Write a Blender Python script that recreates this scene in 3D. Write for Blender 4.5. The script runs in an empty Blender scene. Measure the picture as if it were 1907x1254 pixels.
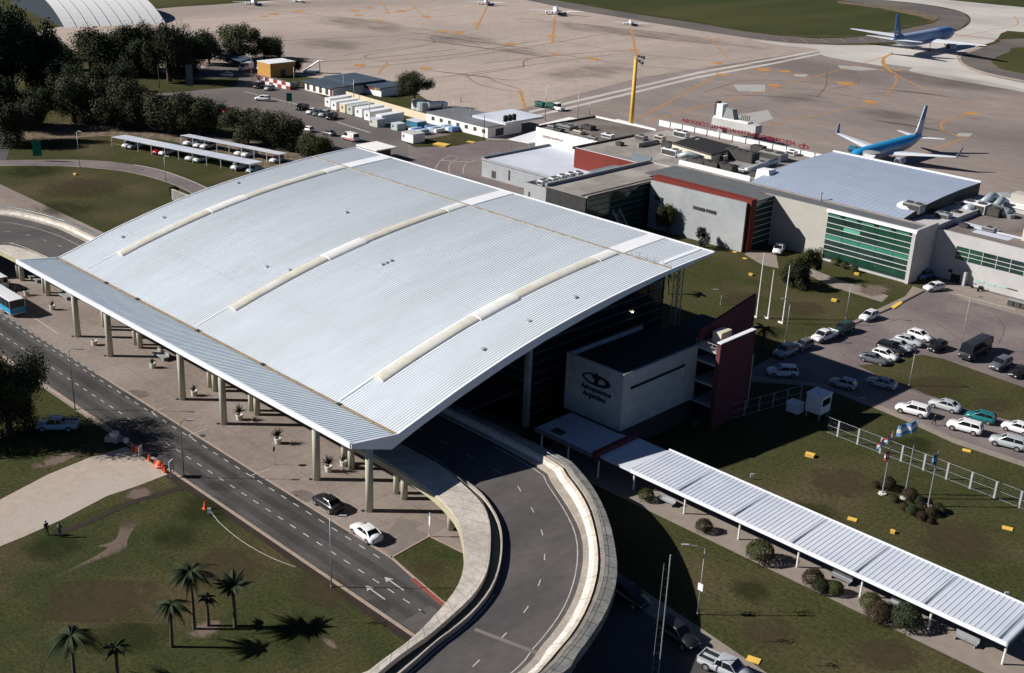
SUN_E, SKY_E, EXPO, AIR = 5.0, 0.05, 0.45, 0.42
import bpy, math, random
from mathutils import Vector, Matrix
from mathutils.geometry import tessellate_polygon
random.seed(7)
PI = math.pi
col = bpy.context.scene.collection
# ------------------------------------------------------------------ camera
FPX, PITCH, YAW, ROLL, CH = 2211.85, 0.38125301, 2.33259042, 0.04090956, 70.0
cy_, sy_ = math.cos(YAW), math.sin(YAW); cp_, sp_ = math.cos(PITCH), math.sin(PITCH)
fw = Vector((cp_*cy_, cp_*sy_, -sp_)); rt0 = Vector((sy_, -cy_, 0)); up0 = rt0.cross(fw)
c_, s_ = math.cos(ROLL), math.sin(ROLL)
RT = c_*rt0 + s_*up0; UP = -s_*rt0 + c_*up0
CAM = Vector((0, 0, CH))
def ray(px, py): return RT*((px-953.5)/FPX) - UP*((py-627)/FPX) + fw
def G(px, py, z=0.0):
    d = ray(px, py); return CAM + d*((z-CH)/d.z)
def PXp(px, py, X):
    d = ray(px, py); return CAM + d*(X/d.x)
def PYp(px, py, Y):
    d = ray(px, py); return CAM + d*(Y/d.y)
def hgt(base, top):
    b = G(*base); d = ray(*top)
    # vertical line through b versus ray from camera (closest height)
    hx = Vector((d.x, d.y)); t = (b.x*hx.x + b.y*hx.y)/hx.length_squared
    return CH + d.z*t
cam_d = bpy.data.cameras.new('camera'); cam = bpy.data.objects.new('camera', cam_d); col.objects.link(cam)
cam.matrix_world = Matrix(((RT.x, UP.x, -fw.x, CAM.x), (RT.y, UP.y, -fw.y, CAM.y), (RT.z, UP.z, -fw.z, CAM.z), (0, 0, 0, 1)))
cam_d.sensor_width = 36; cam_d.lens = FPX/1907*36; cam_d.clip_end = 6000; cam_d.clip_start = 0.5
bpy.context.scene.camera = cam
# ------------------------------------------------------------------ light
AZ, EL = math.radians(46.5), math.radians(32.56)
sd = bpy.data.lights.new('sun', 'SUN'); sd.energy = SUN_E; sd.angle = math.radians(0.5); sd.color = (1.0, 0.955, 0.90)
sun = bpy.data.objects.new('sun', sd); col.objects.link(sun)
sdir = Vector((math.cos(AZ)*math.cos(EL), math.sin(AZ)*math.cos(EL), -math.sin(EL)))
sun.rotation_euler = sdir.to_track_quat('-Z', 'Y').to_euler(); sun.location = (-200, 0, 300)
w = bpy.data.worlds.new('World'); bpy.context.scene.world = w; w.use_nodes = True
nt = w.node_tree; bg = nt.nodes['Background']
sky = nt.nodes.new('ShaderNodeTexSky'); sky.sky_type = 'NISHITA'; sky.sun_disc = False
sky.air_density = AIR; sky.dust_density = .2; sky.ozone_density = 5.0; sky.sun_elevation = EL; sky.sun_rotation = math.atan2(-sdir.x, -sdir.y)
nt.links.new(sky.outputs[0], bg.inputs[0]); bg.inputs[1].default_value = SKY_E
vs = bpy.context.scene.view_settings; vs.view_transform = 'Standard'; vs.look = 'None'; vs.exposure = EXPO; vs.gamma = 1
try: bpy.context.scene.cycles.max_bounces = 5
except Exception: pass
# ------------------------------------------------------------------ materials
MATS = {}
def mat(name, c1, c2=None, scale=1.0, rough=.8, metal=0.0, c3=None, s2=None, bump=0.0, coord='world', stretch=None, lo=.35, hi=.65, spec=.3, ticks=None, randv=0.0, fine=None):
    """noise-mottled principled material; coord world (position) or object"""
    m = bpy.data.materials.new(name); m.use_nodes = True; n = m.node_tree.nodes; L = m.node_tree.links
    b = n['Principled BSDF']; b.inputs['Roughness'].default_value = rough; b.inputs['Metallic'].default_value = metal
    b.inputs['Specular IOR Level'].default_value = spec
    if c2 is None:
        c2 = tuple(v*.86 for v in c1)
    if coord == 'world':
        g = n.new('ShaderNodeNewGeometry'); src = g.outputs['Position']
    else:
        g = n.new('ShaderNodeTexCoord'); src = g.outputs['Object']
    mp = n.new('ShaderNodeMapping'); L.new(src, mp.inputs[0])
    if stretch: mp.inputs['Scale'].default_value = stretch[:3]
    if stretch and len(stretch) > 3: mp.inputs['Rotation'].default_value = (0, 0, stretch[3])
    t = n.new('ShaderNodeTexNoise'); t.inputs['Scale'].default_value = scale; t.inputs['Detail'].default_value = 6; t.inputs['Roughness'].default_value = .62
    L.new(mp.outputs[0], t.inputs['Vector'])
    r = n.new('ShaderNodeValToRGB'); r.color_ramp.elements[0].position = lo; r.color_ramp.elements[1].position = hi
    r.color_ramp.elements[0].color = (*c1, 1); r.color_ramp.elements[1].color = (*c2, 1)
    L.new(t.outputs[0], r.inputs[0]); out = r.outputs[0]
    if c3:
        t2 = n.new('ShaderNodeTexNoise'); t2.inputs['Scale'].default_value = s2 or scale*.15; t2.inputs['Detail'].default_value = 4
        L.new(mp.outputs[0], t2.inputs['Vector'])
        r2 = n.new('ShaderNodeValToRGB'); r2.color_ramp.elements[0].position = .45; r2.color_ramp.elements[1].position = .68
        r2.color_ramp.elements[0].color = (0, 0, 0, 1); r2.color_ramp.elements[1].color = (1, 1, 1, 1)
        L.new(t2.outputs[0], r2.inputs[0])
        mx = n.new('ShaderNodeMix'); mx.data_type = 'RGBA'; L.new(r2.outputs[0], mx.inputs[0]); L.new(out, mx.inputs[6]); mx.inputs[7].default_value = (*c3, 1)
        out = mx.outputs[2]
    if fine:   # small ragged mottling
        t3 = n.new('ShaderNodeTexNoise'); t3.inputs['Scale'].default_value = fine[0]; t3.inputs['Detail'].default_value = 10; t3.inputs['Roughness'].default_value = .75
        L.new(mp.outputs[0], t3.inputs['Vector']); mr3 = n.new('ShaderNodeMapRange'); L.new(t3.outputs[0], mr3.inputs[0]); mr3.inputs[1].default_value = .3; mr3.inputs[2].default_value = .7
        mr3.inputs[3].default_value = 1-fine[1]; mr3.inputs[4].default_value = 1+fine[1]; hs3 = n.new('ShaderNodeHueSaturation'); L.new(mr3.outputs[0], hs3.inputs['Value']); L.new(out, hs3.inputs['Color']); out = hs3.outputs[0]
    if ticks:   # joints / seams: list of (axis angle, spacing, width, darkness)
        for (ang, sp, wd, dk) in ticks:
            mp2 = n.new('ShaderNodeMapping'); L.new(src, mp2.inputs[0]); mp2.inputs['Rotation'].default_value = (0, 0, ang) if not isinstance(ang, str) else (0, 0, 0)
            sx = n.new('ShaderNodeSeparateXYZ'); L.new(mp2.outputs[0], sx.inputs[0])
            dv = n.new('ShaderNodeMath'); dv.operation = 'DIVIDE'; L.new(sx.outputs[2 if ang == 'z' else 0], dv.inputs[0]); dv.inputs[1].default_value = sp
            fr = n.new('ShaderNodeMath'); fr.operation = 'FRACT'; L.new(dv.outputs[0], fr.inputs[0])
            lt = n.new('ShaderNodeMath'); lt.operation = 'LESS_THAN'; L.new(fr.outputs[0], lt.inputs[0]); lt.inputs[1].default_value = wd/sp
            ml = n.new('ShaderNodeMath'); ml.operation = 'MULTIPLY'; L.new(lt.outputs[0], ml.inputs[0]); ml.inputs[1].default_value = dk
            mx = n.new('ShaderNodeMix'); mx.data_type = 'RGBA'; L.new(ml.outputs[0], mx.inputs[0]); L.new(out, mx.inputs[6]); mx.inputs[7].default_value = (.02, .018, .016, 1)
            out = mx.outputs[2]
    if randv:
        oi = n.new('ShaderNodeObjectInfo'); hs = n.new('ShaderNodeHueSaturation'); mr = n.new('ShaderNodeMapRange')
        mr.inputs[3].default_value = 1-randv; mr.inputs[4].default_value = 1+randv
        L.new(oi.outputs['Random'], mr.inputs[0]); L.new(mr.outputs[0], hs.inputs['Value']); L.new(out, hs.inputs['Color']); out = hs.outputs[0]
    L.new(out, b.inputs['Base Color'])
    if bump:
        bp = n.new('ShaderNodeBump'); bp.inputs['Strength'].default_value = bump; bp.inputs['Distance'].default_value = .1
        L.new(t.outputs[0], bp.inputs['Height']); L.new(bp.outputs[0], b.inputs['Normal'])
    MATS[name] = m; return m
def soft(name, c, strength=.8, scale=.25, edge=(.15, .5), thr=(.3, .6)):
    """worn or stained patch: colour with a ragged, fading edge"""
    m = mat(name, c, tuple(v*.8 for v in c), scale=scale*3, rough=.9, spec=.05); n = m.node_tree.nodes; L = m.node_tree.links
    tc = n.new('ShaderNodeTexCoord'); sb = n.new('ShaderNodeVectorMath'); sb.operation = 'SUBTRACT'; L.new(tc.outputs['Generated'], sb.inputs[0]); sb.inputs[1].default_value = (.5, .5, 0)
    ml = n.new('ShaderNodeVectorMath'); ml.operation = 'MULTIPLY'; L.new(sb.outputs[0], ml.inputs[0]); ml.inputs[1].default_value = (1, 1, 0)
    ln = n.new('ShaderNodeVectorMath'); ln.operation = 'LENGTH'; L.new(ml.outputs[0], ln.inputs[0])
    mr = n.new('ShaderNodeMapRange'); L.new(ln.outputs['Value'], mr.inputs[0]); mr.inputs[1].default_value = edge[0]; mr.inputs[2].default_value = edge[1]; mr.inputs[3].default_value = 1; mr.inputs[4].default_value = 0
    g = n.new('ShaderNodeNewGeometry'); t = n.new('ShaderNodeTexNoise'); t.inputs['Scale'].default_value = scale; t.inputs['Detail'].default_value = 9; t.inputs['Roughness'].default_value = .72; mp = n.new('ShaderNodeMapping'); mp.inputs['Rotation'].default_value = (0, 0, .7); mp.inputs['Scale'].default_value = (1, 2.4, 1); L.new(g.outputs['Position'], mp.inputs[0]); L.new(mp.outputs[0], t.inputs['Vector'])
    ln2 = n.new('ShaderNodeMath'); ln2.operation = 'LESS_THAN'; L.new(ln.outputs['Value'], ln2.inputs[0]); ln2.inputs[1].default_value = .5
    m9 = n.new('ShaderNodeMath'); m9.operation = 'MULTIPLY'; L.new(t.outputs[0], m9.inputs[0]); m9.inputs[1].default_value = 2.6; m8 = n.new('ShaderNodeMath'); m8.operation = 'SUBTRACT'; L.new(m9.outputs[0], m8.inputs[0]); m8.inputs[1].default_value = .95
    ad = n.new('ShaderNodeMath'); ad.operation = 'ADD'; L.new(mr.outputs[0], ad.inputs[0]); L.new(m8.outputs[0], ad.inputs[1])
    m2 = n.new('ShaderNodeMapRange'); L.new(ad.outputs[0], m2.inputs[0]); m2.inputs[1].default_value = .5+thr[0]; m2.inputs[2].default_value = .5+thr[1]; m2.inputs[4].default_value = strength
    m7 = n.new('ShaderNodeMath'); m7.operation = 'MULTIPLY'; L.new(m2.outputs[0], m7.inputs[0]); L.new(mr.outputs[0], m7.inputs[1]); m7.use_clamp = True; m6 = n.new('ShaderNodeMath'); m6.operation = 'MULTIPLY'; m6.use_clamp = True; L.new(m7.outputs[0], m6.inputs[0]); m6.inputs[1].default_value = 1.8
    b = n['Principled BSDF']; L.new(m6.outputs[0], b.inputs['Alpha']); return m
def paint(name, c, rough=.35, metal=0.0, spec=.5):
    return mat(name, c, tuple(v*.9 for v in c), scale=3, rough=rough, metal=metal, spec=spec, coord='object')
M = MATS
mat('grass', (.056,.057,.022), (.036,.042,.015), scale=.28, rough=.95, c3=(.080,.066,.034), s2=.07, bump=.5, lo=.28, hi=.72, spec=.05, fine=(2.2, .65))
mat('grass_green', (.029,.040,.014), (.054,.054,.021), scale=.28, rough=.95, c3=(.070,.057,.029), s2=.09, bump=.5, lo=.28, hi=.72, spec=.05, fine=(2.6, .65))
mat('field_grass', (.050,.056,.020), (.036,.046,.016), scale=.05, rough=.95, c3=(.075,.072,.03), s2=.012, stretch=(1,.25,1,.5), spec=.05)
mat('dirt', (.20,.15,.12), (.14,.11,.08), scale=.8, rough=.95, c3=(.09,.08,.045), s2=.4, spec=.05)
mat('gravel', (.42,.355,.295), (.36,.305,.255), scale=.9, rough=.95, c3=(.40,.35,.31), s2=.15, fine=(7, .28), spec=.05)
mat('asphalt', fine=(1.5, .2), c1=(0.071,0.067,0.066), c2=(0.086,0.08,0.078), scale=.5, rough=.85, c3=(0.05394,0.05022,0.05022), s2=.12, bump=.15)
mat('old_asphalt', fine=(1.2, .18), c1=(0.1682,0.1368,0.132), c2=(0.1334,0.1117,0.1104), scale=.35, rough=.9, c3=(0.2146,0.1767,0.168), s2=.08, bump=.1)
mat('yard_asphalt', (.125,.107,.100), (.105,.092,.088), scale=.2, rough=.9, c3=(.15,.13,.12), s2=.05)
mat('apron', (0.425,0.3493,0.2937), (0.3562,0.2858,0.2438), scale=.10, rough=.9, c3=(0.2812,0.2349,0.2063), s2=.012, stretch=(1.,.35,1,.8), lo=.3, hi=.7, fine=(.35, .14), ticks=[(.78, 7.5, .2, .14), (.78+PI/2, 7.5, .2, .14)])
mat('apron_brown', (0.2867,0.2337,0.2079), (0.2135,0.1783,0.1613), scale=.08, rough=.9, c3=(0.1647,0.1378,0.126), s2=.022, stretch=(.5,1,1,.8), lo=.3, hi=.7, fine=(.35, .14), ticks=[(.78, 7.5, .2, .14), (.78+PI/2, 7.5, .2, .14)])
mat('taxi_concrete', (0.5292,0.494,0.4456), (0.4536,0.429,0.399), scale=.06, rough=.9, c3=(0.378,0.351,0.3325), s2=.02)
mat('shoulder', (.115,.10,.095), (.09,.082,.08), scale=.1, rough=.9, c3=(.14,.12,.1), s2=.03)
mat('plaza', fine=(1.5, .2), c1=(0.235,0.1887,0.1581), c2=(0.195,0.1612,0.1397), scale=.5, rough=.85, c3=(0.27,0.2295,0.204), s2=.09, ticks=[(0, 5, .07, .45), (PI/2, 5, .07, .45)])
mat('plaza_slab', (.20,.17,.15), (.165,.142,.127), scale=.8, rough=.9)
mat('kerb', (.36,.28,.235), (.28,.22,.18), scale=1.2, rough=.9)
mat('red_kerb', (.27,.055,.04), (.22,.05,.04), scale=1.2)
mat('line_white', (.50,.48,.45), (.34,.32,.30), scale=1.5, rough=.8, fine=(3, .3))
mat('line_faded', (.42,.38,.34), (.30,.27,.24), scale=.3, rough=.8)
mat('line_orange', (.52,.25,.06), (.36,.19,.07), scale=.3, rough=.8)
mat('line_brown', (.20,.125,.075), (.15,.10,.07), scale=.15, rough=.8)
mat('stain', (.13,.108,.098), (.20,.165,.145), scale=.12, rough=.9, stretch=(.4,1,1,.8))
mat('patch_grey', (.40,.38,.36), (.33,.32,.31), scale=.2)
mat('path', (.27,.225,.19), (.22,.185,.16), scale=.7, rough=.9)
mat('wet_soil', (.035,.022,.016), (.022,.015,.011), scale=1.5)
mat('hall_metal', (.64,.69,.735), (.615,.66,.70), scale=.5, rough=.5, c3=(.575,.615,.645), s2=.12, stretch=(1,.05,1), fine=(.9, .06), lo=.3, hi=.7, ticks=[(PI/2, 12.4, .08, .15)])
mat('canopy_metal', (0.75,0.8305,0.85), (0.69,0.7644,0.841), scale=.4, rough=.45, metal=.0)
mat('flash_white', (.78,.79,.80), (.72,.73,.75), scale=.6, rough=.5)
mat('fascia', (.74,.76,.80), (.70,.72,.76), scale=.3, rough=.5)
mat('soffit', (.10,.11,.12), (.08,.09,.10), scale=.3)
mat('skylight_cream', (.60,.57,.48), (.52,.50,.43), scale=.7, rough=.5, c3=(.60,.60,.56), s2=.3, fine=(1.5, .12))
mat('skylight_white', (.72,.72,.69), (.66,.66,.63), scale=.9, rough=.5)
mat('seam', (.24,.20,.165), (.36,.34,.31), scale=1.0, rough=.9)
mat('ochre', (.33,.24,.13), (.22,.16,.10), scale=1.3, rough=.8)
mat('column', (.50,.49,.38), (.44,.43,.34), scale=.9, rough=.8)
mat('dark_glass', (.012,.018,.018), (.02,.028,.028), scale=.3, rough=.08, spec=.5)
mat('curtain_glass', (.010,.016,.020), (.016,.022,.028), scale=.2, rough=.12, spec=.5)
mat('green_glass', (.010,.048,.032), (.020,.066,.046), scale=.4, rough=.08, spec=.7)
mat('green_blind', (.10,.33,.24), (.13,.38,.29), scale=.3, rough=.25, spec=.5)
mat('green_strip', (.035,.17,.12), (.05,.21,.15), scale=.3, rough=.2, spec=.5)
mat('green_dark', (.012,.03,.028), (.02,.045,.04), scale=.2, rough=.08, spec=.6)
mat('aqua_glass', (.35,.55,.50), (.28,.45,.42), scale=.8, rough=.2)
mat('mullion', (.60,.62,.60), (.55,.57,.55), scale=1, rough=.5)
mat('mullion_dark', (.16,.18,.19), (.12,.14,.15), scale=1, rough=.6)
mat('concrete', (0.336,0.3525,0.3675), (0.294,0.3055,0.3202), scale=.5, rough=.85, c3=(0.3696,0.3854,0.3885), s2=.15, ticks=[('z', 1.0, .03, .25)])
mat('cream_wall', (0.432,0.4108,0.3696), (0.396,0.3792,0.3432), scale=.5, rough=.85, ticks=[('z', .6, .03, .22)])
mat('pale_wall', (0.48,0.473,0.4655), (0.44,0.43,0.4275), scale=.5, rough=.85, c3=(0.4,0.3956,0.3895), s2=.2)
mat('box_concrete', (.42,.42,.41), (.31,.32,.32), scale=.9, rough=.9, c3=(.36,.36,.35), s2=.3)
mat('white_wall', (.80,.78,.75), (.76,.74,.71), scale=.5, rough=.8)
mat('red_wall', (0.168,0.0255,0.0165), (0.147,0.0225,0.015), scale=.3, rough=.75)
mat('brick_wall', (.135,.036,.042), (.105,.03,.036), scale=1.0, rough=.85, ticks=[('z', .5, .04, .2)])
mat('blue_grey_wall', (.17,.20,.23), (.14,.17,.20), scale=.6)
mat('roof_pale', (0.54,0.5766,0.6468), (0.486,0.5208,0.5978), scale=.3, rough=.6, c3=(0.594,0.6231,0.6762), s2=.08)
mat('roof_big', (0.3168,0.372,0.47), (0.288,0.34,0.4324), scale=.25, rough=.55, ticks=[(0, 1.1, .16, .25)])
mat('roof_dark_metal', (.15,.155,.16), (.12,.125,.13), scale=.4, rough=.6, ticks=[(0, .55, .12, .4)])
mat('roof_gravel', (0.27,0.243,0.2205), (0.207,0.1845,0.171), scale=.7, rough=.9, c3=(0.333,0.3105,0.288), s2=.15)
mat('roof_brown', (.16,.13,.115), (.12,.10,.09), scale=.7, rough=.9, c3=(.22,.19,.17), s2=.1)
mat('roof_grey', (.16,.165,.18), (.13,.135,.15), scale=.3, rough=.8, c3=(.2,.2,.215), s2=.1)
mat('roof_blue', (.060,.085,.115), (.045,.065,.09), scale=.4, rough=.7)
mat('black_roof', (.025,.025,.025), (.018,.018,.018), scale=.5)
mat('unit_grey', (.30,.31,.31), (.24,.25,.25), scale=1.0, rough=.6)
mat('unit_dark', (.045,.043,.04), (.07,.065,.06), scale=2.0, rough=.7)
mat('duct', (.42,.47,.50), (.34,.39,.42), scale=.8, rough=.4, metal=.3)
mat('unit_cream', (.62,.56,.44), (.56,.50,.40), scale=.6)
mat('steel', (.35,.36,.37), (.30,.31,.32), scale=1.5, rough=.45, metal=.4)
mat('pole_pale', (.34,.34,.33), (.28,.28,.27), scale=1.5, rough=.5)
mat('pole_green', (.06,.11,.10), (.05,.09,.08), scale=1.5, rough=.5)
mat('pole_white', (.78,.77,.73), (.70,.69,.66), scale=1.5, rough=.5)
mat('fence_white', (.36,.375,.40), (.31,.32,.34), scale=1.5, rough=.6)
mat('mast_yellow', (.72,.42,.07), (.64,.37,.07), scale=.6, rough=.5)
mat('yellow_box', (.78,.50,.08), (.66,.42,.09), scale=1.2)
mat('sign_red', (.22,.018,.028), (.18,.016,.024), scale=1.5)
mat('sign_green', (.01,.17,.10), (.01,.14,.08), scale=1.5)
mat('letter_black', (.012,.012,.013), (.018,.018,.02), scale=1.5)
mat('road_concrete', (.56,.51,.45), (.46,.42,.365), scale=.6, rough=.9, c3=(.38,.345,.30), s2=.25, bump=.15, fine=(2.5, .28))
mat('ramp_white', (.66,.63,.57), (.50,.475,.42), scale=1.6, rough=.85, c3=(.42,.39,.34), s2=.5, fine=(3, .28))
mat('ramp_tan', (.47,.41,.34), (.38,.335,.28), scale=.8, rough=.9, c3=(.30,.27,.23), s2=.3, fine=(2.5, .25))
mat('ramp_grey', (.20,.20,.185), (.13,.13,.125), scale=.6, rough=.9, c3=(.26,.26,.235), s2=.25, fine=(2.5, .35))
mat('ramp_asphalt', fine=(1.2, .2), c1=(.088,.078,.076), c2=(.104,.094,.091), scale=.4, rough=.85, c3=(.068,.062,.062), s2=.12, stretch=(1,.4,1))
mat('ramp_edge_yellow', (.42,.38,.25), (.34,.31,.21), scale=.7)
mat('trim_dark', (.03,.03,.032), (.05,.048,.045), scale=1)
mat('channel', (.055,.085,.10), (.04,.06,.075), scale=.8)
mat('bark', (.10,.075,.055), (.07,.052,.04), scale=2.5, coord='object', rough=.95)
mat('leaf_dark', (.018,.026,.012), (.038,.048,.022), scale=.8, coord='object', rough=.8, randv=.35, spec=.15)
mat('leaf_olive', (.034,.039,.020), (.062,.066,.035), scale=.8, coord='object', rough=.8, randv=.35, spec=.15)
mat('leaf_green', (0.03375,0.045,0.015), (0.05625,0.06375,0.021), scale=.8, coord='object', rough=.8, randv=.2, spec=.15)
mat('leaf_brown', (0.052,0.0336,0.0224), (0.036,0.032,0.0176), scale=1.2, coord='object', rough=.85, randv=.2, spec=.1)
mat('leaf_blue', (.035,.045,.042), (.055,.062,.058), scale=1.2, coord='object', rough=.85, spec=.1)
mat('palm_leaf', (.020,.032,.014), (.036,.044,.020), scale=1.2, coord='object', rough=.7, spec=.1)
mat('palm_fruit', (.45,.27,.05), (.35,.2,.04), scale=2, coord='object')
mat('pot', (.66,.63,.58), (.55,.52,.48), scale=2, coord='object')
for nm, c in dict(car_white=(.74,.74,.74), car_silver=(.40,.42,.44), car_grey=(.11,.12,.13), car_black=(.018,.018,.02), car_teal=(.015,.15,.16), car_blue=(.04,.12,.28), car_lightblue=(.30,.42,.50), car_red=(.40,.02,.02), car_darkgreen=(.02,.045,.04), coach_black=(.025,.025,.028)).items():
    paint(nm, c, rough=.25)
paint('car_glass', (.010,.012,.015), rough=.06); paint('tyre', (.015,.015,.015), rough=.9); paint('rim', (.40,.40,.41), rough=.4, metal=.6)
paint('head_lamp', (.75,.76,.76), rough=.15); paint('tail_lamp', (.40,.02,.02), rough=.3); paint('plate_black', (.03,.03,.03))
paint('bus_blue', (.03,.32,.55), rough=.3); paint('ambulance_orange', (.62,.25,.16), rough=.4)
paint('plane_white', (.72,.74,.78), rough=.35); paint('plane_sky', (.02,.30,.60), rough=.35); paint('plane_navy', (.025,.10,.24), rough=.35)
paint('plane_blue', (.12,.24,.45), rough=.35); paint('plane_wing', (.66,.69,.73), rough=.4); paint('plane_grey', (.38,.42,.50), rough=.4); paint('engine_dark', (.03,.03,.035), rough=.5)
paint('plane_pale_blue', (.33,.42,.58), rough=.35)
paint('cabin_white', (.76,.76,.76), rough=.6); paint('cabin_cream', (.68,.58,.42), rough=.6); paint('cabin_green', (.46,.50,.45), rough=.6); paint('cabin_blue', (.30,.44,.56), rough=.6)
paint('tank_grey', (.42,.48,.50), rough=.5); paint('cont_blue', (.03,.18,.28), rough=.5); paint('poly_blue', (.12,.26,.55), rough=.6)
paint('flag_blue', (.16,.32,.55), rough=.7); paint('flag_white', (.75,.75,.75), rough=.7); paint('flag_red', (.50,.06,.05), rough=.7); paint('flag_navy', (.02,.06,.14), rough=.7)
paint('cone_orange', (.80,.12,.03), rough=.6); paint('skin', (.36,.20,.13), rough=.6); paint('cloth_dark', (.02,.022,.03), rough=.9); paint('cloth_grey', (.12,.13,.13), rough=.9); paint('hair', (.02,.015,.01), rough=.8)
paint('hangar_white', (.85,.84,.82), rough=.5); paint('hangar_shade', (.012,.022,.035), rough=.6); paint('wall_ochre', (.50,.26,.06), rough=.8)
paint('green_cart', (.02,.10,.07), rough=.5); paint('wood_red', (.16,.05,.035), rough=.8)
soft('soft_stain', (.12,.10,.088), .17, .06, thr=(.3, 1.0)); soft('soft_dirt', (.17,.125,.10), .75, .5, thr=(.3, .8)); soft('soft_dry', (.075,.058,.034), .38, .3, thr=(.3, .9)); soft('soft_lane', (.05,.047,.046), .16, .2, edge=(.44, .9), thr=(-.3, 1.2)); soft('soft_path', (.15,.115,.09), .7, .7, edge=(.30, .70), thr=(-.05, .75)); soft('soft_mark', (.10,.085,.078), .35, .25, thr=(.1, 1.0)); soft('soft_green', (.022,.032,.010), .26, .2, thr=(.2, .9))
# ------------------------------------------------------------------ mesh builder
class MB:
    def __init__(s): s.v = []; s.f = []; s.smooth = False
    def add(s, vs, fs):
        o = len(s.v); s.v += [tuple(v) for v in vs]; s.f += [tuple(i+o for i in f) for f in fs]; return s
    def box(s, x0, x1, y0, y1, z0, z1, rz=0, org=None):
        P = [(x0,y0,z0),(x1,y0,z0),(x1,y1,z0),(x0,y1,z0),(x0,y0,z1),(x1,y0,z1),(x1,y1,z1),(x0,y1,z1)]
        if rz or org:
            ox, oy = org or (0, 0); c, q = math.cos(rz), math.sin(rz)
            P = [(ox+x*c-y*q, oy+x*q+y*c, z) for x, y, z in P]
        return s.add(P, [(3,2,1,0),(4,5,6,7),(0,1,5,4),(1,2,6,5),(2,3,7,6),(3,0,4,7)])
    def prism(s, poly, z0, z1, top=None):
        """vertical prism over a 2d outline (list of (x,y)); z0/z1 numbers"""
        n = len(poly); a = sum(poly[i][0]*poly[(i+1)%n][1]-poly[(i+1)%n][0]*poly[i][1] for i in range(n))
        if a < 0: poly = poly[::-1]
        P = [(x, y, z0) for x, y in [p[:2] for p in poly]] + [(x, y, z1) for x, y in [p[:2] for p in poly]]
        T = tessellate_polygon([[Vector((p[0], p[1], 0)) for p in poly]])
        F = []
        for t in T:
            ar = (Vector(P[t[1]])-Vector(P[t[0]])).cross(Vector(P[t[2]])-Vector(P[t[0]])).z
            t = t if ar > 0 else t[::-1]
            F.append(tuple(i+n for i in t)); F.append(tuple(t[::-1]))
        F += [(i, (i+1)%n, (i+1)%n+n, i+n) for i in range(n)]
        return s.add(P, F)
    def sheet(s, poly, z):
        T = tessellate_polygon([[Vector((p[0], p[1], 0)) for p in poly]])
        P = [(p[0], p[1], z) for p in poly]; F = []
        for t in T:
            ar = (Vector(P[t[1]])-Vector(P[t[0]])).cross(Vector(P[t[2]])-Vector(P[t[0]])).z
            F.append(tuple(t if ar > 0 else t[::-1]))
        return s.add(P, F)
    def strip(s, A, B, flip=False):
        n = len(A); P = list(A)+list(B)
        return s.add(P, [((i, i+1, n+i+1, n+i) if flip else (n+i, n+i+1, i+1, i)) for i in range(n-1)])
    def slab(s, A, B, th):
        """solid between two 3d curves with thickness th downwards"""
        s.strip(A, B); lo = lambda C: [(p[0], p[1], p[2]-th) for p in C]
        s.strip(lo(B), lo(A)); s.strip(lo(A), A, True) if False else s.strip(A, lo(A), True); s.strip(B, lo(B))
        for k in (0, -1): s.add([A[k], B[k], lo(B)[k], lo(A)[k]], [(0, 1, 2, 3)])
        return s
    def tube(s, pts, r, n=8, caps=True):
        R = r if isinstance(r, (list, tuple)) else [r]*len(pts); pts = [Vector(p) for p in pts]; V = []; F = []
        for i, p in enumerate(pts):
            d = (pts[min(i+1, len(pts)-1)]-pts[max(i-1, 0)]).normalized()
            a = d.cross(Vector((0, 0, 1)) if abs(d.z) < .95 else Vector((1, 0, 0))).normalized(); b = d.cross(a)
            V += [p+(a*math.cos(2*PI*k/n)+b*math.sin(2*PI*k/n))*R[i] for k in range(n)]
        for i in range(len(pts)-1):
            F += [(i*n+(k+1)%n, i*n+k, (i+1)*n+k, (i+1)*n+(k+1)%n) for k in range(n)]
        if caps: F += [tuple(range(n)), tuple(range((len(pts)-1)*n, len(pts)*n))[::-1]]
        return s.add(V, F)
    def lathe(s, cx, cy, prof, n=16):
        V = []; F = []
        for r, z in prof: V += [(cx+r*math.cos(2*PI*k/n), cy+r*math.sin(2*PI*k/n), z) for k in range(n)]
        for i in range(len(prof)-1): F += [(i*n+k, i*n+(k+1)%n, (i+1)*n+(k+1)%n, (i+1)*n+k) for k in range(n)]
        F += [tuple(range(n))[::-1], tuple(range((len(prof)-1)*n, len(prof)*n))]
        return s.add(V, F)
    def loft(s, rings, close=True, caps=True):
        n = len(rings[0]); V = [p for r in rings for p in r]; F = []
        for i in range(len(rings)-1):
            F += [(i*n+k, i*n+(k+1)%n, (i+1)*n+(k+1)%n, (i+1)*n+k) for k in range(n if close else n-1)]
        if caps: F += [tuple(range(n))[::-1], tuple(range((len(rings)-1)*n, len(rings)*n))]
        return s.add(V, F)
    def build(s, name, m, parent=None, world=False, smooth=None, label=None):
        me = bpy.data.meshes.new(name)
        V = s.v
        if world and parent is not None:
            L = parent.location if parent.parent is None else parent.parent.location + parent.location
            V = [(x-L[0], y-L[1], z-L[2]) for x, y, z in V]
        me.from_pydata(V, [], s.f)
        me.materials.append(M[m] if isinstance(m, str) else m)
        me.validate(); me.update()
        if smooth or s.smooth:
            for p in me.polygons: p.use_smooth = True
        o = bpy.data.objects.new(name, me); col.objects.link(o)
        if parent is not None: o.parent = parent
        if label: o['label'] = label
        return o
def fix_normals(o):
    import bmesh
    b = bmesh.new(); b.from_mesh(o.data); bmesh.ops.recalc_face_normals(b, faces=b.faces); b.to_mesh(o.data); b.free()
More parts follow.
